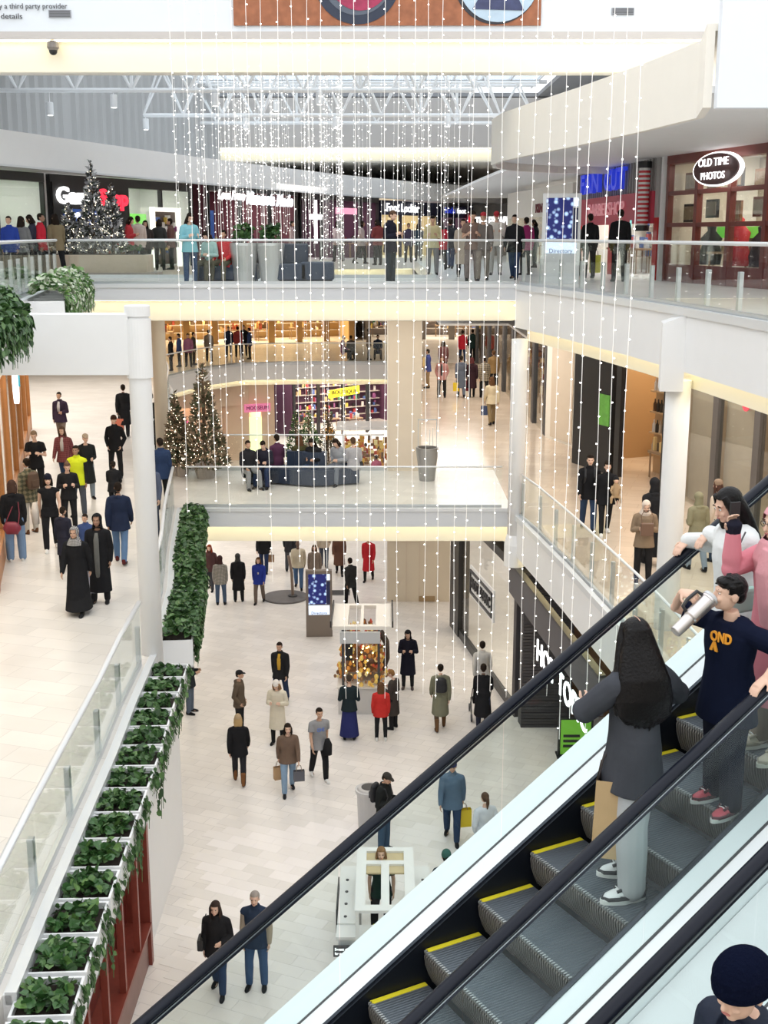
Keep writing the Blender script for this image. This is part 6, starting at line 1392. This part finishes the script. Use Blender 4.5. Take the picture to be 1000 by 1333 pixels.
# middle floor, right gallery
w = person('bearded man in black jacket with backpack on the right gallery', P2(765, 690), 5, 'walk', 1.80, ('jacket', (.016, .016, .018)), ('pants', DKDEN), K, ('short', DHAIR), 0)
backpack('dark backpack on the bearded man', w, 'walk', MATS['pack_black'])
w = person('woman in black jacket carrying a baby in a carrier', P2(787, 696), 0, 'walk2', 1.72, ('jacket', (.016, .016, .018)), ('leggings', K), WHT, ('bun', DHAIR), 0)
bb = thing('person', 'baby in black knit hat and tan suit held at the chest', 'person', (w.location.x + .16, w.location.y - .30, L2 + .93)); mb = MB()
mb.ball((0, 0, .42), (.062, .068, .075), 14, 10); mb.tube([(0, .0, .02), (0, 0, .12), (0, .0, .26), (0, 0, .36)], [(.07, .07), (.095, .085), (.085, .07), (.04, .04)], 14, ref=(1, 0, 0))
for s in (-1, 1): mb.tube([(s * .08, 0, .28), (s * .12, -.06, .2), (s * .10, -.1, .13)], [.032, .028, .02], 8); mb.tube([(s * .05, 0, .05), (s * .11, -.09, .02), (s * .11, -.08, -.1)], [.042, .036, .026], 8)
obj('body', remesh(mb, 'body', .01, 2), fabric((.42, .30, .18)), bb); MB().ball((0, -.012, .415), (.055, .062, .064), 12, 8).build('face', SKINS[0], bb, smooth=True); MB().ball((0, .005, .45), (.068, .072, .06), 12, 8).build('knit_hat', fabric(K), bb, smooth=True)
w = person('woman in tan bomber jacket and cream headscarf holding a brown bag', P2(836, 757), 5, 'phone', 1.66, ('jacket', (.26, .19, .13)), ('pants', K), K, ('hijab', (.68, .58, .50)), 0)
hb = thing('handbag', 'brown leather handbag held at the chest of the bomber jacket', 'handbag', (w.location.x - .02, w.location.y - .30, L2 + 1.02)); MB().box(-.13, .13, -.04, .04, 0, .26).build('body', mat('leather_brown', (.16, .09, .06), .45), hb, bevel=.02); MB().tube([(-.1, 0, .25), (-.12, .02, .4), (-.06, .05, .5), (.06, .05, .5), (.12, .02, .4), (.1, 0, .25)], .008, 6).build('strap', MATS['leather_brown'], hb)
person('person in olive hoodie with hood up pointing by the shop window', P2(905, 742), 165, 'carry', 1.62, ('hoodie', (.25, .235, .15)), ('pants', (.25, .3, .36)), K, ('hood', (.25, .235, .15)), 1)
person('woman in cream top and brown knit hat with dark braid', P2(930, 730), 140, 'stand', 1.72, ('sweater', (.66, .56, .46)), ('pants', (.05, .07, .11)), K, ('long', (.08, .04, .03)), 0, hat=('beanie', (.28, .2, .14)))
person('person in long black coat half hidden by the right column', P2(848, 735), 170, 'walk', 1.84, ('longcoat', K), BLKP, K, ('hood', K), 1)
front_panel('woman in black parka with big fur', (.16, .16, .15), .45, 1.38, .05, -.158); front_panel('woman in maroon plaid', (.6, .56, .54), 1.05); front_panel('man in dark purple', (.6, .58, .6), 1.1)
front_panel('woman in pink jacket', (.02, .02, .02), .95); front_panel('woman in royal blue', (.6, .55, .5), 1.12, 1.28, .03)
# far middle gallery
r = random.Random(5)
FC = [(.03, .03, .03), (.05, .08, .2), (.3, .12, .2), (.1, .09, .08), (.25, .2, .15), (.02, .03, .06), (.35, .06, .06)]
for i, (px, py, y) in enumerate([(222, 0, 62), (233, 0, 64), (245, 0, 64), (252, 0, 65), (272, 0, 66.6), (298, 0, 69), (310, 0, 69), (318, 0, 70), (325, 0, 68), (446, 0, 67.5), (457, 0, 67.5), (480, 0, 67.5), (492, 0, 68)]):
    q = aty(px, 450, y); person('small dark-clothed visitor behind the far curved balcony railing', (q.x, y, L2), r.choice((0, 180, 90, -90)), 'stand' if i < 9 else ('stand' if i == 11 else 'sit'), 1.7, ('jacket', FC[i % 7]), BLKP, K, ('short', DHAIR), 1, feat=False, group='visitors on the far middle gallery')
for i, (px, y, c) in enumerate([(428, 69, (.6, .28, .05)), (466, 58.5, (.05, .05, .06)), (490, 58.5, (.6, .15, .25)), (476, 62, (.5, .1, .1))]):
    q = aty(px, 560, y); person(['visitor in orange jacket on the far ground floor', 'visitor in dark coat at the far canopied kiosk', 'visitor in pink coat at the far canopied kiosk', 'visitor in crimson jacket beyond the far canopied kiosk'][i], (q.x, y, L1), 170, 'stand', 1.7, ('jacket', c), BLKP, K, ('short', DHAIR), 1, feat=False)
# top floor bridge and beyond
w = person('woman in light blue fleece and jeans looking at a phone on the top bridge', (-4.83, 30.75, L3), -35, 'phone', 1.70, ('hoodie', (.22, .48, .55)), ('pants', (.05, .08, .15)), K, ('long', DHAIR), 0)
person('man in black standing alone on the top bridge looking right', (.16, 30.7, L3), -60, 'phone', 1.76, ('jacket', (.02, .02, .024)), ('pants', (.03, .035, .05)), K, ('short', (.10, .06, .04)), 0)
person('seated person in pale teal sweater on the top bridge', (-4.45, 31.75, L3), 30, 'sitphone', 1.66, ('sweater', (.38, .55, .53)), ('pants', (.12, .11, .08)), K, ('long', DHAIR), 0, feat=False)
person('seated person in red jacket on the top bridge', (-4.1, 31.8, L3), 20, 'sit', 1.66, ('jacket', (.58, .04, .05)), ('pants', (.12, .11, .08)), K, ('short', DHAIR), 1, feat=False)
for (lab, px, py, fc, pz, h, tp, bt, hr, sk) in [
    ('man in pale yellow sweatshirt with a phone behind the stone bench', 563, 358, 5, 'phone', 1.74, ('sweater', (.66, .58, .34)), ('pants', (.2, .2, .22)), ('short', DHAIR), 1),
    ('woman in red top walking behind the yellow sweatshirt', 574, 352, 170, 'walk', 1.66, ('jacket', (.5, .03, .05)), BLKP, ('long', DHAIR), 1),
    ('woman in beige cardigan and dark trousers strolling on the top floor', 602, 362, 0, 'walk', 1.62, ('coat', (.5, .42, .34)), BLKP, ('short', DHAIR), 1),
    ('large man in brown t-shirt and grey trousers on the top floor', 614, 366, 0, 'phone', 1.78, ('t_shirt', (.18, .12, .10)), ('pants', (.20, .16, .15)), ('short', DHAIR), 1),
    ('man in grey and black sweater with red cap on the top floor', 628, 366, 5, 'walk2', 1.76, ('sweater', (.14, .12, .11)), ('pants', (.25, .21, .18)), ('short', DHAIR), 1),
    ('man in white sweatshirt and red cap on the top floor', 645, 358, 5, 'phone', 1.86, ('sweater', (.70, .66, .60)), ('pants', (.5, .48, .45)), ('short', DHAIR), 0),
    ('man in black jacket and blue jeans striding on the top floor', 669, 364, 20, 'walk', 1.72, ('jacket', K), ('pants', DKDEN), ('short', DHAIR), 0),
    ('person in magenta top beside the silver directory screen', 684, 358, 160, 'stand', 1.68, ('jacket', (.35, .04, .15)), BLKP, ('short', DHAIR), 2),
    ('person in dark jacket behind the red top on the top floor', 586, 350, 170, 'walk2', 1.74, ('jacket', (.04, .04, .05)), ('pants', DKDEN), ('short', DHAIR), 1),
    ('person in grey coat right of the silver directory screen', 748, 350, 170, 'stand', 1.60, ('coat', (.12, .12, .13)), BLKP, ('short', GHAIR), 1),
    ('person in black jacket with yellow bag outside the barber shop', 767, 352, 165, 'stand', 1.74, ('jacket', K), BLKP, ('short', DHAIR), 1),
    ('broad man in black jacket waiting outside the barber shop', 806, 354, 178, 'stand', 1.80, ('puffer', (.02, .02, .02)), BLKP, ('short', DHAIR), 1)]:
    pos = P3(px, py) if px < 740 else (lambda v: (v.x, v.y, L3))(aty(px, 340, {748: 35.5, 767: 35, 806: 32.3}[px]))
    o = person(lab, pos, fc, pz, h, tp, bt, K, hr, sk, feat=False, hat=('cap', (.4, .04, .05)) if 'red cap' in lab else None)
    if 'yellow bag' in lab: shopping_bag('yellow shopping bag outside the barber shop', held(o, pz, 'R'), .3, .5, .1, mat('bag_lemon', (.75, .72, .08), .5))
for i, (px, y, c) in enumerate([(12, 34, (.03, .06, .30)), (27, 34.5, (.2, .2, .2)), (42, 35, (.04, .04, .06)), (53, 35.2, (.55, .03, .05)), (73, 36, (.25, .2, .12)), (90, 38.6, (.03, .03, .03)), (104, 39, (.015, .015, .016)), (112, 39.8, (.05, .04, .04)),
        (168, 40.8, (.5, .05, .06)), (180, 41.5, (.6, .5, .45)), (190, 42.2, (.05, .04, .04)), (207, 42.8, (.05, .05, .05)), (222, 43.5, (.15, .08, .07)), (470, 52, (.4, .32, .3)), (492, 50, (.2, .05, .05)), (532, 55, (.06, .05, .08)), (545, 57, (.03, .05, .07)), (697, 46, (.03, .03, .03)), (380, 55, (.4, .3, .3)), (440, 56, (.5, .4, .4))]):
    q = aty(px, 300, y); person('shopper in %s top among the crowd before the top-floor shops' % ['blue', 'grey', 'dark navy', 'red', 'khaki', 'charcoal', 'jet black', 'dark brown', 'bright red', 'pale pink', 'brown black', 'plain black', 'reddish brown', 'dusty rose', 'wine red', 'violet grey', 'teal black', 'soft black', 'rosy beige', 'light rose'][i], (q.x, y, L3), [0, 180, 90, -90, 150][i % 5], ['stand', 'walk', 'phone'][i % 3], 1.66 + .03 * (i % 5), ('jacket', c), BLKP, K, (['short', 'long', 'bob'][i % 3], DHAIR), 1 + i % 2, feat=False, group='crowd before the top-floor shops')
# ------------------------------------------------------------------ the riders on the escalators
def ik(a, t, l1, l2, pole):
    d = t - a; L = min(d.length, (l1 + l2) * .995); u = d.normalized(); x = (l1 * l1 - l2 * l2 + L * L) / (2 * L); y = math.sqrt(max(0, l1 * l1 - x * x))
    p = pole - u * pole.dot(u); return a + u * x + p.normalized() * y
def rider(label, loc, face, h, legs, lean=0.0, twist=0.0, head=(0, 0), wrists=(None, None), hands=(None, None), palms=(None, None), poles=((.6, .6, -.6), (-.6, .6, -.6)), curl=.5, top='sweater', topc=(.2, .2, .2), sleeve=1.0,
          loose=.026, hem=.07, st='', bottomc=(.4, .4, .4), ploose=.02, skin=0, voxel=.0062, build=1.0, hk=1.0, headk=1.0, curls=None):
    """wrists: world targets for left and right wrist; hands/palms: directions in world space"""
    t = thing('person', label, 'person', loc, -math.radians(face)); k = h / 1.715; t.scale = (k, k, k)
    M = Matrix.Translation(Vector(loc)) @ Matrix.Rotation(-math.radians(face), 4, 'Z') @ Matrix.Scale(k, 4); Mi = M.inverted(); Ri = Matrix.Rotation(math.radians(face), 3, 'Z')
    P = pose((.16, .05, -1), (-.16, .05, -1), legs[0], legs[1], lean, head, None, None, twist, curl); J = joints(P, ((0, -.2, -1), (0, -.2, -1)))
    if callable(wrists): wrists = wrists(J, M)
    if curls: P['curlL'], P['curlR'] = curls
    for i, s in enumerate('LR'):
        if wrists[i] is not None:
            w = Mi @ Vector(wrists[i]); e = ik(J['sho' + s], w, .285, .245, J['R'] @ Vector(poles[i])); J['elb' + s] = e
            J['fdir' + s] = (w - e).normalized(); J['wri' + s] = e + (w - e).normalized() * min((w - e).length, .25)
        if hands[i] is not None: P['hand' + s] = Ri @ Vector(hands[i])
    pn = [None if p is None else Ri @ Vector(p) for p in palms]
    obj('body', make_body(J, P, voxel, 2, pn, hk, headk, build), SKINS[skin], t)
    obj(top, make_top(J, st, .0075, loose, sleeve, hem, 6, build), topc if not isinstance(topc, tuple) else fabric(topc), t)
    obj('trousers', make_pants(J, .0075, ploose, 1.0, 6, build), mat('rider_cloth_%d' % int(1e4 * sum(bottomc)), bottomc, .85, bump=.35, bscale=6, spec=.06), t)
    return t, J, M
def head_part(t, J, name, me, m, dy=V(0, 0, 0)):
    o = obj(name, me, m, t, J['head'] + J['HR'] @ dy); o.rotation_euler = J['HR'].to_euler(); return o
def fine_face(t, J):
    white = mat('eye_white', (.8, .78, .75), .3); brow = fabric((.03, .02, .015))
    for s in (-1, 1):
        e = head_part(t, J, 'eye', MB().ball((0, 0, 0), (.0125, .008, .0072), 10, 8).mesh('eye'), white, V(s * .031, -.0815, .008)); MB().ball((0, -.0055, -.001), (.006, .0035, .0062), 8, 6).build('iris', EYE, e)
        head_part(t, J, 'eyebrow', MB().tube([(-.018, .003, 0), (0, -.003, .005), (.018, .004, 0)], [.003, .0045, .0025], 6).mesh('eyebrow'), brow, V(s * .032, -.086, .030))
    head_part(t, J, 'mouth', MB().ball((0, 0, 0), (.021, .007, .0055), 10, 6).mesh('mouth'), LIP, V(0, -.0945, -.056))
HAIRB = mat('black_hair', (.0035, .0025, .0028), .34, bump=.35, bscale=60, spec=.2)
def panda_shoes(t, J, yaw=0.0, c1=(.80, .80, .80), c2=(.05, .05, .055), sole=(.82, .82, .80), laces=True):
    for s in 'LR':
        a = J['ank' + s]; k = SIDE[s]; R = Matrix.Rotation(yaw + k * .1, 3, 'Z')
        def q(x, y, z): return a + R @ V(x, y, z)
        mb = MB(); mb.tube([q(0, .08, -.045), q(0, .05, -.035), q(0, -.03, -.03), q(0, -.10, -.042), q(0, -.155, -.052), q(0, -.185, -.062)], [(.024, .03), (.040, .048), (.043, .052), (.048, .036), (.042, .024), (.018, .012)], 18, ref=R @ V(1, 0, 0))
        mb.tube([q(0, .03, -.03), q(0, .025, .035)], [(.044, .056), (.046, .056)], 16, ref=R @ V(1, 0, 0)); up = obj('shoe', remesh(mb, 'shoe', .006, 2), mat('leather_%d' % int(c1[0] * 99 + c1[1] * 9), c1, .45), t)
        n = 28; ring = []
        for i in range(n):
            u = 2 * PI * i / n; y = -.053 + .150 * math.cos(u); w = .050 if y < -.04 else .043; ring.append((w * math.sin(u) * (1 if abs(math.sin(u)) < 1 else 1), y))
        so = MB().add([q(x, y, -.087) for x, y in ring] + [q(x * 1.02, y, -.058) for x, y in ring], [tuple(range(n)), tuple(range(2 * n - 1, n - 1, -1))] + [(i, n + i, n + (i + 1) % n, (i + 1) % n) for i in range(n)]); so.build('sole', mat('sole_%d' % int(sole[2] * 99), sole, .5), up)
        dk = mat('overlay_%d_%d' % (int(c2[0] * 99), int(c2[1] * 99)), c2, .5)
        MB().tube([q(.05, -.03, -.045), q(.049, -.10, -.046), q(.036, -.16, -.05), q(0, -.192, -.052), q(-.036, -.16, -.05), q(-.049, -.10, -.046), q(-.05, -.03, -.045)], [(.006, .014)] * 7, 8).build('toe_guard', dk, up)
        MB().tube([q(.044, .03, -.03), q(.04, .07, -.025), q(0, .098, -.02), q(-.04, .07, -.025), q(-.044, .03, -.03)], [(.008, .03)] * 5, 8).build('heel_counter', dk, up)
        for g in (-1, 1):
            MB().tube([q(g * .026, -.105, -.008), q(g * .034, -.06, .012), q(g * .040, -.01, .03)], [(.008, .012)] * 3, 8).build('eyestay', dk, up)
            MB().tube([q(g * .050, -.09, -.03), q(g * .053, -.04, -.042), q(g * .050, .02, -.022), q(g * .046, .06, -.004)], [.004, .010, .009, .003], 8).build('side_flash', dk, up)
        MB().tube([q(-.046, .025, .03), q(0, -.03, .035), q(.046, .025, .03), q(0, .085, .03), q(-.046, .025, .03)], .009, 8).build('collar', dk, up)
        if laces:
            for i in range(4): MB().tube([q(-.026, -.095 + i * .022, .004 + i * .009), q(0, -.097 + i * .022, .012 + i * .009), q(.026, -.095 + i * .022, .004 + i * .009)], .0035, 6).build('lace', mat('lace_white', (.8, .8, .8), .7), up)
def tread(s, off): 
    k = math.floor(s / .4 + 1e-6); p = EP + ET * s + EW * off; return Vector((p.x, p.y, EP.z + k * .4 * TA + .004))
LEGS = (((.06, -.03, -1), (.02, .05, -1)), ((-.08, .06, -1), (-.03, .05, -1)))
# girl with long black hair
gl = tread(1.06, .64)
f0 = math.radians(84)
g, J, M = rider('girl with long black hair in charcoal sweatshirt and pale grey joggers', gl, 84, 1.68, (((.10, -.08, -1), (.04, .03, -1)), ((-.07, .06, -1), (-.05, .06, -1))), .02, -1.05, (.0, -.42),
    (gl + V(-.28, .24, 1.08), gl + V(.10, .34, 1.10)), ((.5, .7, .3), (-.6, .6, .3)), (None, None), ((1.0, .3, -.3), (-.9, .3, -.4)), .6, 'sweatshirt', mat('charcoal_fleece', (.06, .064, .076), .9, spec=.08, bump=.5, bscale=7, var=.2, vscale=5), 1.0, .044, .15, '', (.46, .47, .49), .036, 0, build=1.05)
hm = MB(); hm.ball((0, .014, .036), (.088, .102, .096), 24, 16)
hm.tube([(0, .045, .07), (0, .07, -.03), (0, .115, -.13), (0, .155, -.22), (0, .175, -.33), (0, .18, -.43), (0, .175, -.48)], [(.078, .062), (.112, .072), (.140, .078), (.165, .086), (.178, .086), (.168, .066), (.12, .03)], 26, ref=V(1, 0, 0))
for s in (-1, 1): hm.tube([(s * .055, -.03, .085), (s * .084, .0, .0), (s * .105, .05, -.14), (s * .14, .11, -.3), (s * .15, .13, -.44)], [.026, .032, .042, .05, .02], 12)
for i in range(30):
    u = -1 + 2 * i / 29; a = u * .16; e = .012 * (i % 2); z9 = -.505 + .085 * u * u + .015 * math.sin(i * 2.3)
    hm.tube([(a * .35, .085 + e * .5 - .03 * u * u, .08), (a * .62, .14 + e - .04 * u * u, -.06), (a * .92, .195 + e - .05 * u * u, -.20), (a * 1.08, .232 + e - .07 * u * u, -.34), (a * 1.06, .222 + e - .06 * u * u, z9 + .05), (a * .98, .20 + e - .05 * u * u, z9)], [.008, .013, .015, .015, .012, .005], 6)
head_part(g, J, 'hair', remesh(hm, 'hair', .0068, 2), HAIRB)
head_part(g, J, 'hair_parting', MB().tube([(.0, -.03, .129), (.002, .03, .134), (.0, .07, .124)], .0022, 5).mesh('hair_parting'), SKINS[0])
panda_shoes(g, J, 0)
hip = gl + V(-.34, .02, 0)
pbag = thing('paper_bag', 'tall kraft paper shopping bag hanging beside the girl in grey', 'bag', (gl.x - .13, gl.y + .02, gl.z + .26), math.radians(-15))
MB().add([(-.085, -.15, 0), (.085, -.15, 0), (.085, .15, 0), (-.085, .15, 0), (-.07, -.15, .50), (.07, -.15, .50), (.07, .15, .50), (-.07, .15, .50)], [(0, 3, 2, 1), (0, 1, 5, 4), (1, 2, 6, 5), (2, 3, 7, 6), (3, 0, 4, 7)]).build('body', mat('kraft_tan', (.56, .38, .20), .8, var=.08, vscale=8), pbag)
for s in (-1, 1): MB().tube([(s * .065, -.07, .47), (s * .04, -.05, .60), (0, 0, .66), (s * .04, .05, .60), (s * .065, .07, .47)], .006, 6).build('handle', mat('cord_dark', (.05, .04, .04), .7), pbag)
# boy drinking from a steel tumbler
bl = tread(1.64, .80)
mouth_w = None
rail = esc(1.42, 1.2, 1.03)
AX = (-ET * .80 - V(0, 0, .55) + EW * (-.03)).normalized()
HD = ((V(0, 0, 1) - AX * AX.z).normalized() * .9 - EW * .45).normalized()
def boy_wrists(J, M):
    a0 = M @ (J['head'] + J['HR'] @ V(0, -.135, -.055)) + V(0, 0, .012)
    return (rail + ET * .10 + V(0, 0, .085), a0 + AX * .065 + HD * .07 - EW * .11)
b, J, M = rider('boy in navy t-shirt drinking from a steel tumbler, hand on the handrail', bl, 60, 1.45, (((.05, -.10, -1), (.03, .02, -1)), ((-.07, .08, -1), (-.03, .06, -1))), .03, .0, (-.05, -.50),
    boy_wrists, (-ET * .85 - V(0, 0, .55), EW * .95 + HD * .12), ((0, 0, -1), -HD), ((.9, .5, .2), (-.8, .2, -.6)), .35, 't_shirt', mat('navy_cotton', (.007, .010, .026), .85, spec=.06, bump=.4, bscale=7, var=.15, vscale=6), .62, .034, .15, '', (.014, .016, .028), .03, 0, build=1.12, hk=1.05, headk=1.13, curls=(.35, 1.05))
hm = MB(); hm.ball((0, .022, .045), (.092, .104, .094), 24, 16); hm.ball((0, .062, -.005), (.076, .056, .07), 14, 10); hm.ball((0, -.05, .085), (.066, .05, .036), 14, 10)
for i in range(60):
    a = rnd.uniform(0, 2 * PI); e = rnd.uniform(.1, 1.3); d = V(math.cos(a) * math.cos(e), math.sin(a) * math.cos(e), math.sin(e)); p = V(0, .018, .045) + V(d.x * .09, d.y * .104, d.z * .094)
    hm.tube([p, p + d * .006 + V(0, -.022, -.004)], [.011, .003], 6)
me = remesh(hm, 'hair', .006, 2); bm = bmesh.new(); bm.from_mesh(me)
bmesh.ops.delete(bm, geom=[f for f in bm.faces if (f.calc_center_median().y < -.03 and f.calc_center_median().z < .048) or f.calc_center_median().z < -.06 or (abs(f.calc_center_median().x) > .06 and f.calc_center_median().z < .0 and f.calc_center_median().y < .045)], context='FACES'); bm.to_mesh(me); bm.free()
head_part(b, J, 'hair', me, HAIRB); fine_face(b, J); panda_shoes(b, J, 0, (.55, .07, .10), (.10, .03, .04), (.84, .83, .80))
lettering('OND', mat('print_orange', (.85, .36, .03), .6), b, (.055, -.163, 1.345), .10, width=.17, depth=.012, rz=.18, bold=.003, name='shirt_print'); lettering('^', MATS['print_orange'], b, (.0, -.168, 1.245), .14, depth=.012, name='shirt_print', bold=.006)
mw = M @ (J['head'] + J['HR'] @ V(0, -.135, -.055))
ax = AX; a0 = mw + V(0, 0, .012)
tb = thing('steel_tumbler', 'large brushed steel tumbler with handle tilted to the boy\'s mouth', 'tumbler', a0 + ax * .30)
loc = Vector(tb.location); Q = lambda d, r=V(0, 0, 0): a0 + ax * d + r - loc
MB().tube([Q(0), Q(.02), Q(.022), Q(.17), Q(.18), Q(.30), Q(.305)], [.050, .052, .049, .046, .038, .035, .030], 26).build('cup', mat('tumbler_steel', (.62, .58, .57), .28, .9), tb, smooth=False)
MB().tube([Q(-.018), Q(-.016), Q(.004)], [.038, .050, .053], 26).build('lid', mat('lid_smoke', (.55, .56, .58), .25), tb)
hd = HD
MB().tube([Q(.02, hd * .045), Q(.03, hd * .085), Q(.11, hd * .09), Q(.16, hd * .08), Q(.165, hd * .042)], .011, 10).build('handle', mat('handle_black', (.03, .03, .032), .5), tb, smooth=True)
# person in pink headscarf raising a phone
pl = tread(2.08, .74)
ph = pl + V(-.30, .03, 1.44)
p, J, M = rider('person in pink headscarf and pink top raising a phone', pl, 70, 1.60, LEGS, .03, .0, (.1, .1), (pl + EW * .2 - ET * .1 + V(0, 0, 1.0), ph), (None, (-.15, .1, 1)), (None, (.4, -.9, 0)), ((.7, .3, -.6), (.0, -.6, -1)), .9, 'tunic', mat('rose_knit', (.66, .22, .27), .85, bump=.3, bscale=12, var=.08), 1.0, .034, .45, '', (.28, .22, .17), .02, 0)
hm = MB(); hm.ball((0, .014, .028), (.092, .108, .103), 24, 16); hm.tube([(0, .035, .03), (0, .03, -.08), (0, -.005, -.15), (0, -.02, -.25), (0, -.03, -.36)], [(.086, .078), (.08, .085), (.12, .115), (.17, .14), (.15, .10)], 22, ref=V(1, 0, 0))
hm.tube([(.05, -.13, -.15), (.04, -.17, -.30), (.06, -.17, -.50), (.05, -.16, -.68)], [(.05, .02), (.07, .03), (.08, .03), (.07, .02)], 12, ref=V(1, 0, 0))
me = remesh(hm, 'headscarf', .007, 2); bm = bmesh.new(); bm.from_mesh(me)
bmesh.ops.delete(bm, geom=[f for f in bm.faces if f.calc_center_median().y < -.02 and -.10 < f.calc_center_median().z < .07 and abs(f.calc_center_median().x) < .056], context='FACES'); bm.to_mesh(me); bm.free()
head_part(p, J, 'headscarf', me, mat('rose_cotton', (.70, .33, .37), .8, bump=.3, bscale=20, var=.05)); fine_face(p, J); panda_shoes(p, J, 0, (.62, .55, .44), (.5, .44, .35), (.8, .77, .7))
gm_ = MB()
for s in (-1, 1): gm_.tube([(s * .033 + .022 * math.cos(2 * PI * i / 14), -.094 + abs(math.cos(2 * PI * i / 14)) * .004, .006 + .019 * math.sin(2 * PI * i / 14)) for i in range(15)], .0022, 5, cap=False)
gm_.tube([(-.011, -.096, .01), (.011, -.096, .01)], .002, 5)
for s in (-1, 1): gm_.tube([(s * .055, -.09, .01), (s * .076, .01, .01)], .002, 5)
head_part(p, J, 'eyeglasses', gm_.mesh('eyeglasses'), BLACKM)
fd = J['fdirR']; wr = J['wriR']; mb = MB(); mb.tube([wr - fd * .07, wr - fd * .01, wr + fd * .07, wr + fd * .10], [.044, .046, .058, .03], 12); obj('fingerless_glove', remesh(mb, 'fingerless_glove', .008, 2), fabric((.02, .02, .022)), p)
hw = M @ (J['wriR'] + (P_ := Matrix.Rotation(math.radians(70), 3, 'Z') @ V(-.15, .1, 1)).normalized() * .12)
pp = thing('mobile_phone', 'dark mobile phone raised in the gloved hand', 'phone', hw + V(.03, .03, -.05), math.radians(20)); MB().box(-.037, .037, -.005, .005, -.02, .13).build('case', BLACKM, pp, bevel=.004); MB().box(-.034, .034, .0051, .0062, -.015, .125).build('screen', mat('phone_screen', (.3, .35, .45), .2, emit=.4), pp)
# girl in white sweater leaning over the far handrail
wl = tread(2.25, .24)
wg, J, M = rider('girl in white sweater with long dark hair leaning on the far handrail', wl, 88, 1.60, LEGS, .10, .15, (.25, .1), (esc(2.30, -.13, 1.075), esc(2.20, -.2, 1.07)), (-ET - V(0, 0, .55), -ET - V(0, 0, .55)), ((0, 0, -1), (0, 0, -1)), ((.8, .2, -.5), (-.8, .2, -.5)), .5, 'sweater', mat('white_knit', (.74, .76, .76), .9, bump=.5, bscale=10, var=.06), 1.0, .050, .10, '', (.05, .07, .11), .02, 0)
hm = MB(); hm.ball((0, .018, .036), (.087, .10, .094), 24, 16); hm.tube([(0, .04, .06), (0, .07, -.04), (0, .09, -.15), (0, .11, -.3), (0, .11, -.42)], [(.07, .06), (.092, .062), (.105, .056), (.105, .046), (.08, .03)], 20, ref=V(1, 0, 0))
for s in (-1, 1): hm.tube([(s * .05, -.04, .088), (s * .082, -.025, .01), (s * .088, -.02, -.1), (s * .09, -.05, -.26)], [.024, .027, .03, .014], 12)
me = remesh(hm, 'hair', .0068, 2); bm = bmesh.new(); bm.from_mesh(me)
bmesh.ops.delete(bm, geom=[f for f in bm.faces if f.calc_center_median().y < -.018 and f.calc_center_median().z < .075 and abs(f.calc_center_median().x) < .06], context='FACES'); bm.to_mesh(me); bm.free()
head_part(wg, J, 'hair', me, HAIRB); fine_face(wg, J); panda_shoes(wg, J)
sb = thing('shoulder_pouch', 'small mint green pouch worn by the girl in white sweater', 'pouch', tuple(wl + EW * .24 - ET * .22 + V(0, 0, .88)), rz_e); MB().box(-.12, .12, -.03, .03, 0, .16).build('body', mat('mint_vinyl', (.42, .68, .60), .5), sb, bevel=.02); MB().tube([(-.11, 0, .15), (-.05, .03, .38), (.08, .08, .5)], .006, 6).build('strap', DARKGREY, sb)
# man in navy knit cap on the second escalator
ml = tread(-.17, 2.80)
m_, J, M = rider('man in dark navy knit cap and navy jacket on the second escalator', ml, 62, 1.80, LEGS, .03, 0, (.15, .1), top='jacket', topc=mat('navy_shell', (.012, .018, .036), .6, spec=.2, bump=.3, bscale=9), loose=.045, hem=.10, st='collar', bottomc=(.03, .035, .05), skin=0, voxel=.007)
hm = MB(); hm.ball((0, .012, .062), (.106, .122, .100), 26, 18); hm.tube([(0, .01, .0), (0, .012, .05), (0, .012, .09)], [(.102, .118), (.108, .124), (.105, .121)], 26, ref=V(1, 0, 0)); hm.tube([(0, .01, .012), (0, .01, .052)], [(.110, .126), (.111, .127)], 26, ref=V(1, 0, 0))
head_part(m_, J, 'knit_cap', remesh(hm, 'knit_cap', .007, 3), mat('navy_knit', (.004, .006, .018), .95, spec=.03, bump=.6, bscale=70)); fine_face(m_, J); panda_shoes(m_, J, 0, (.05, .05, .05), (.03, .03, .03))
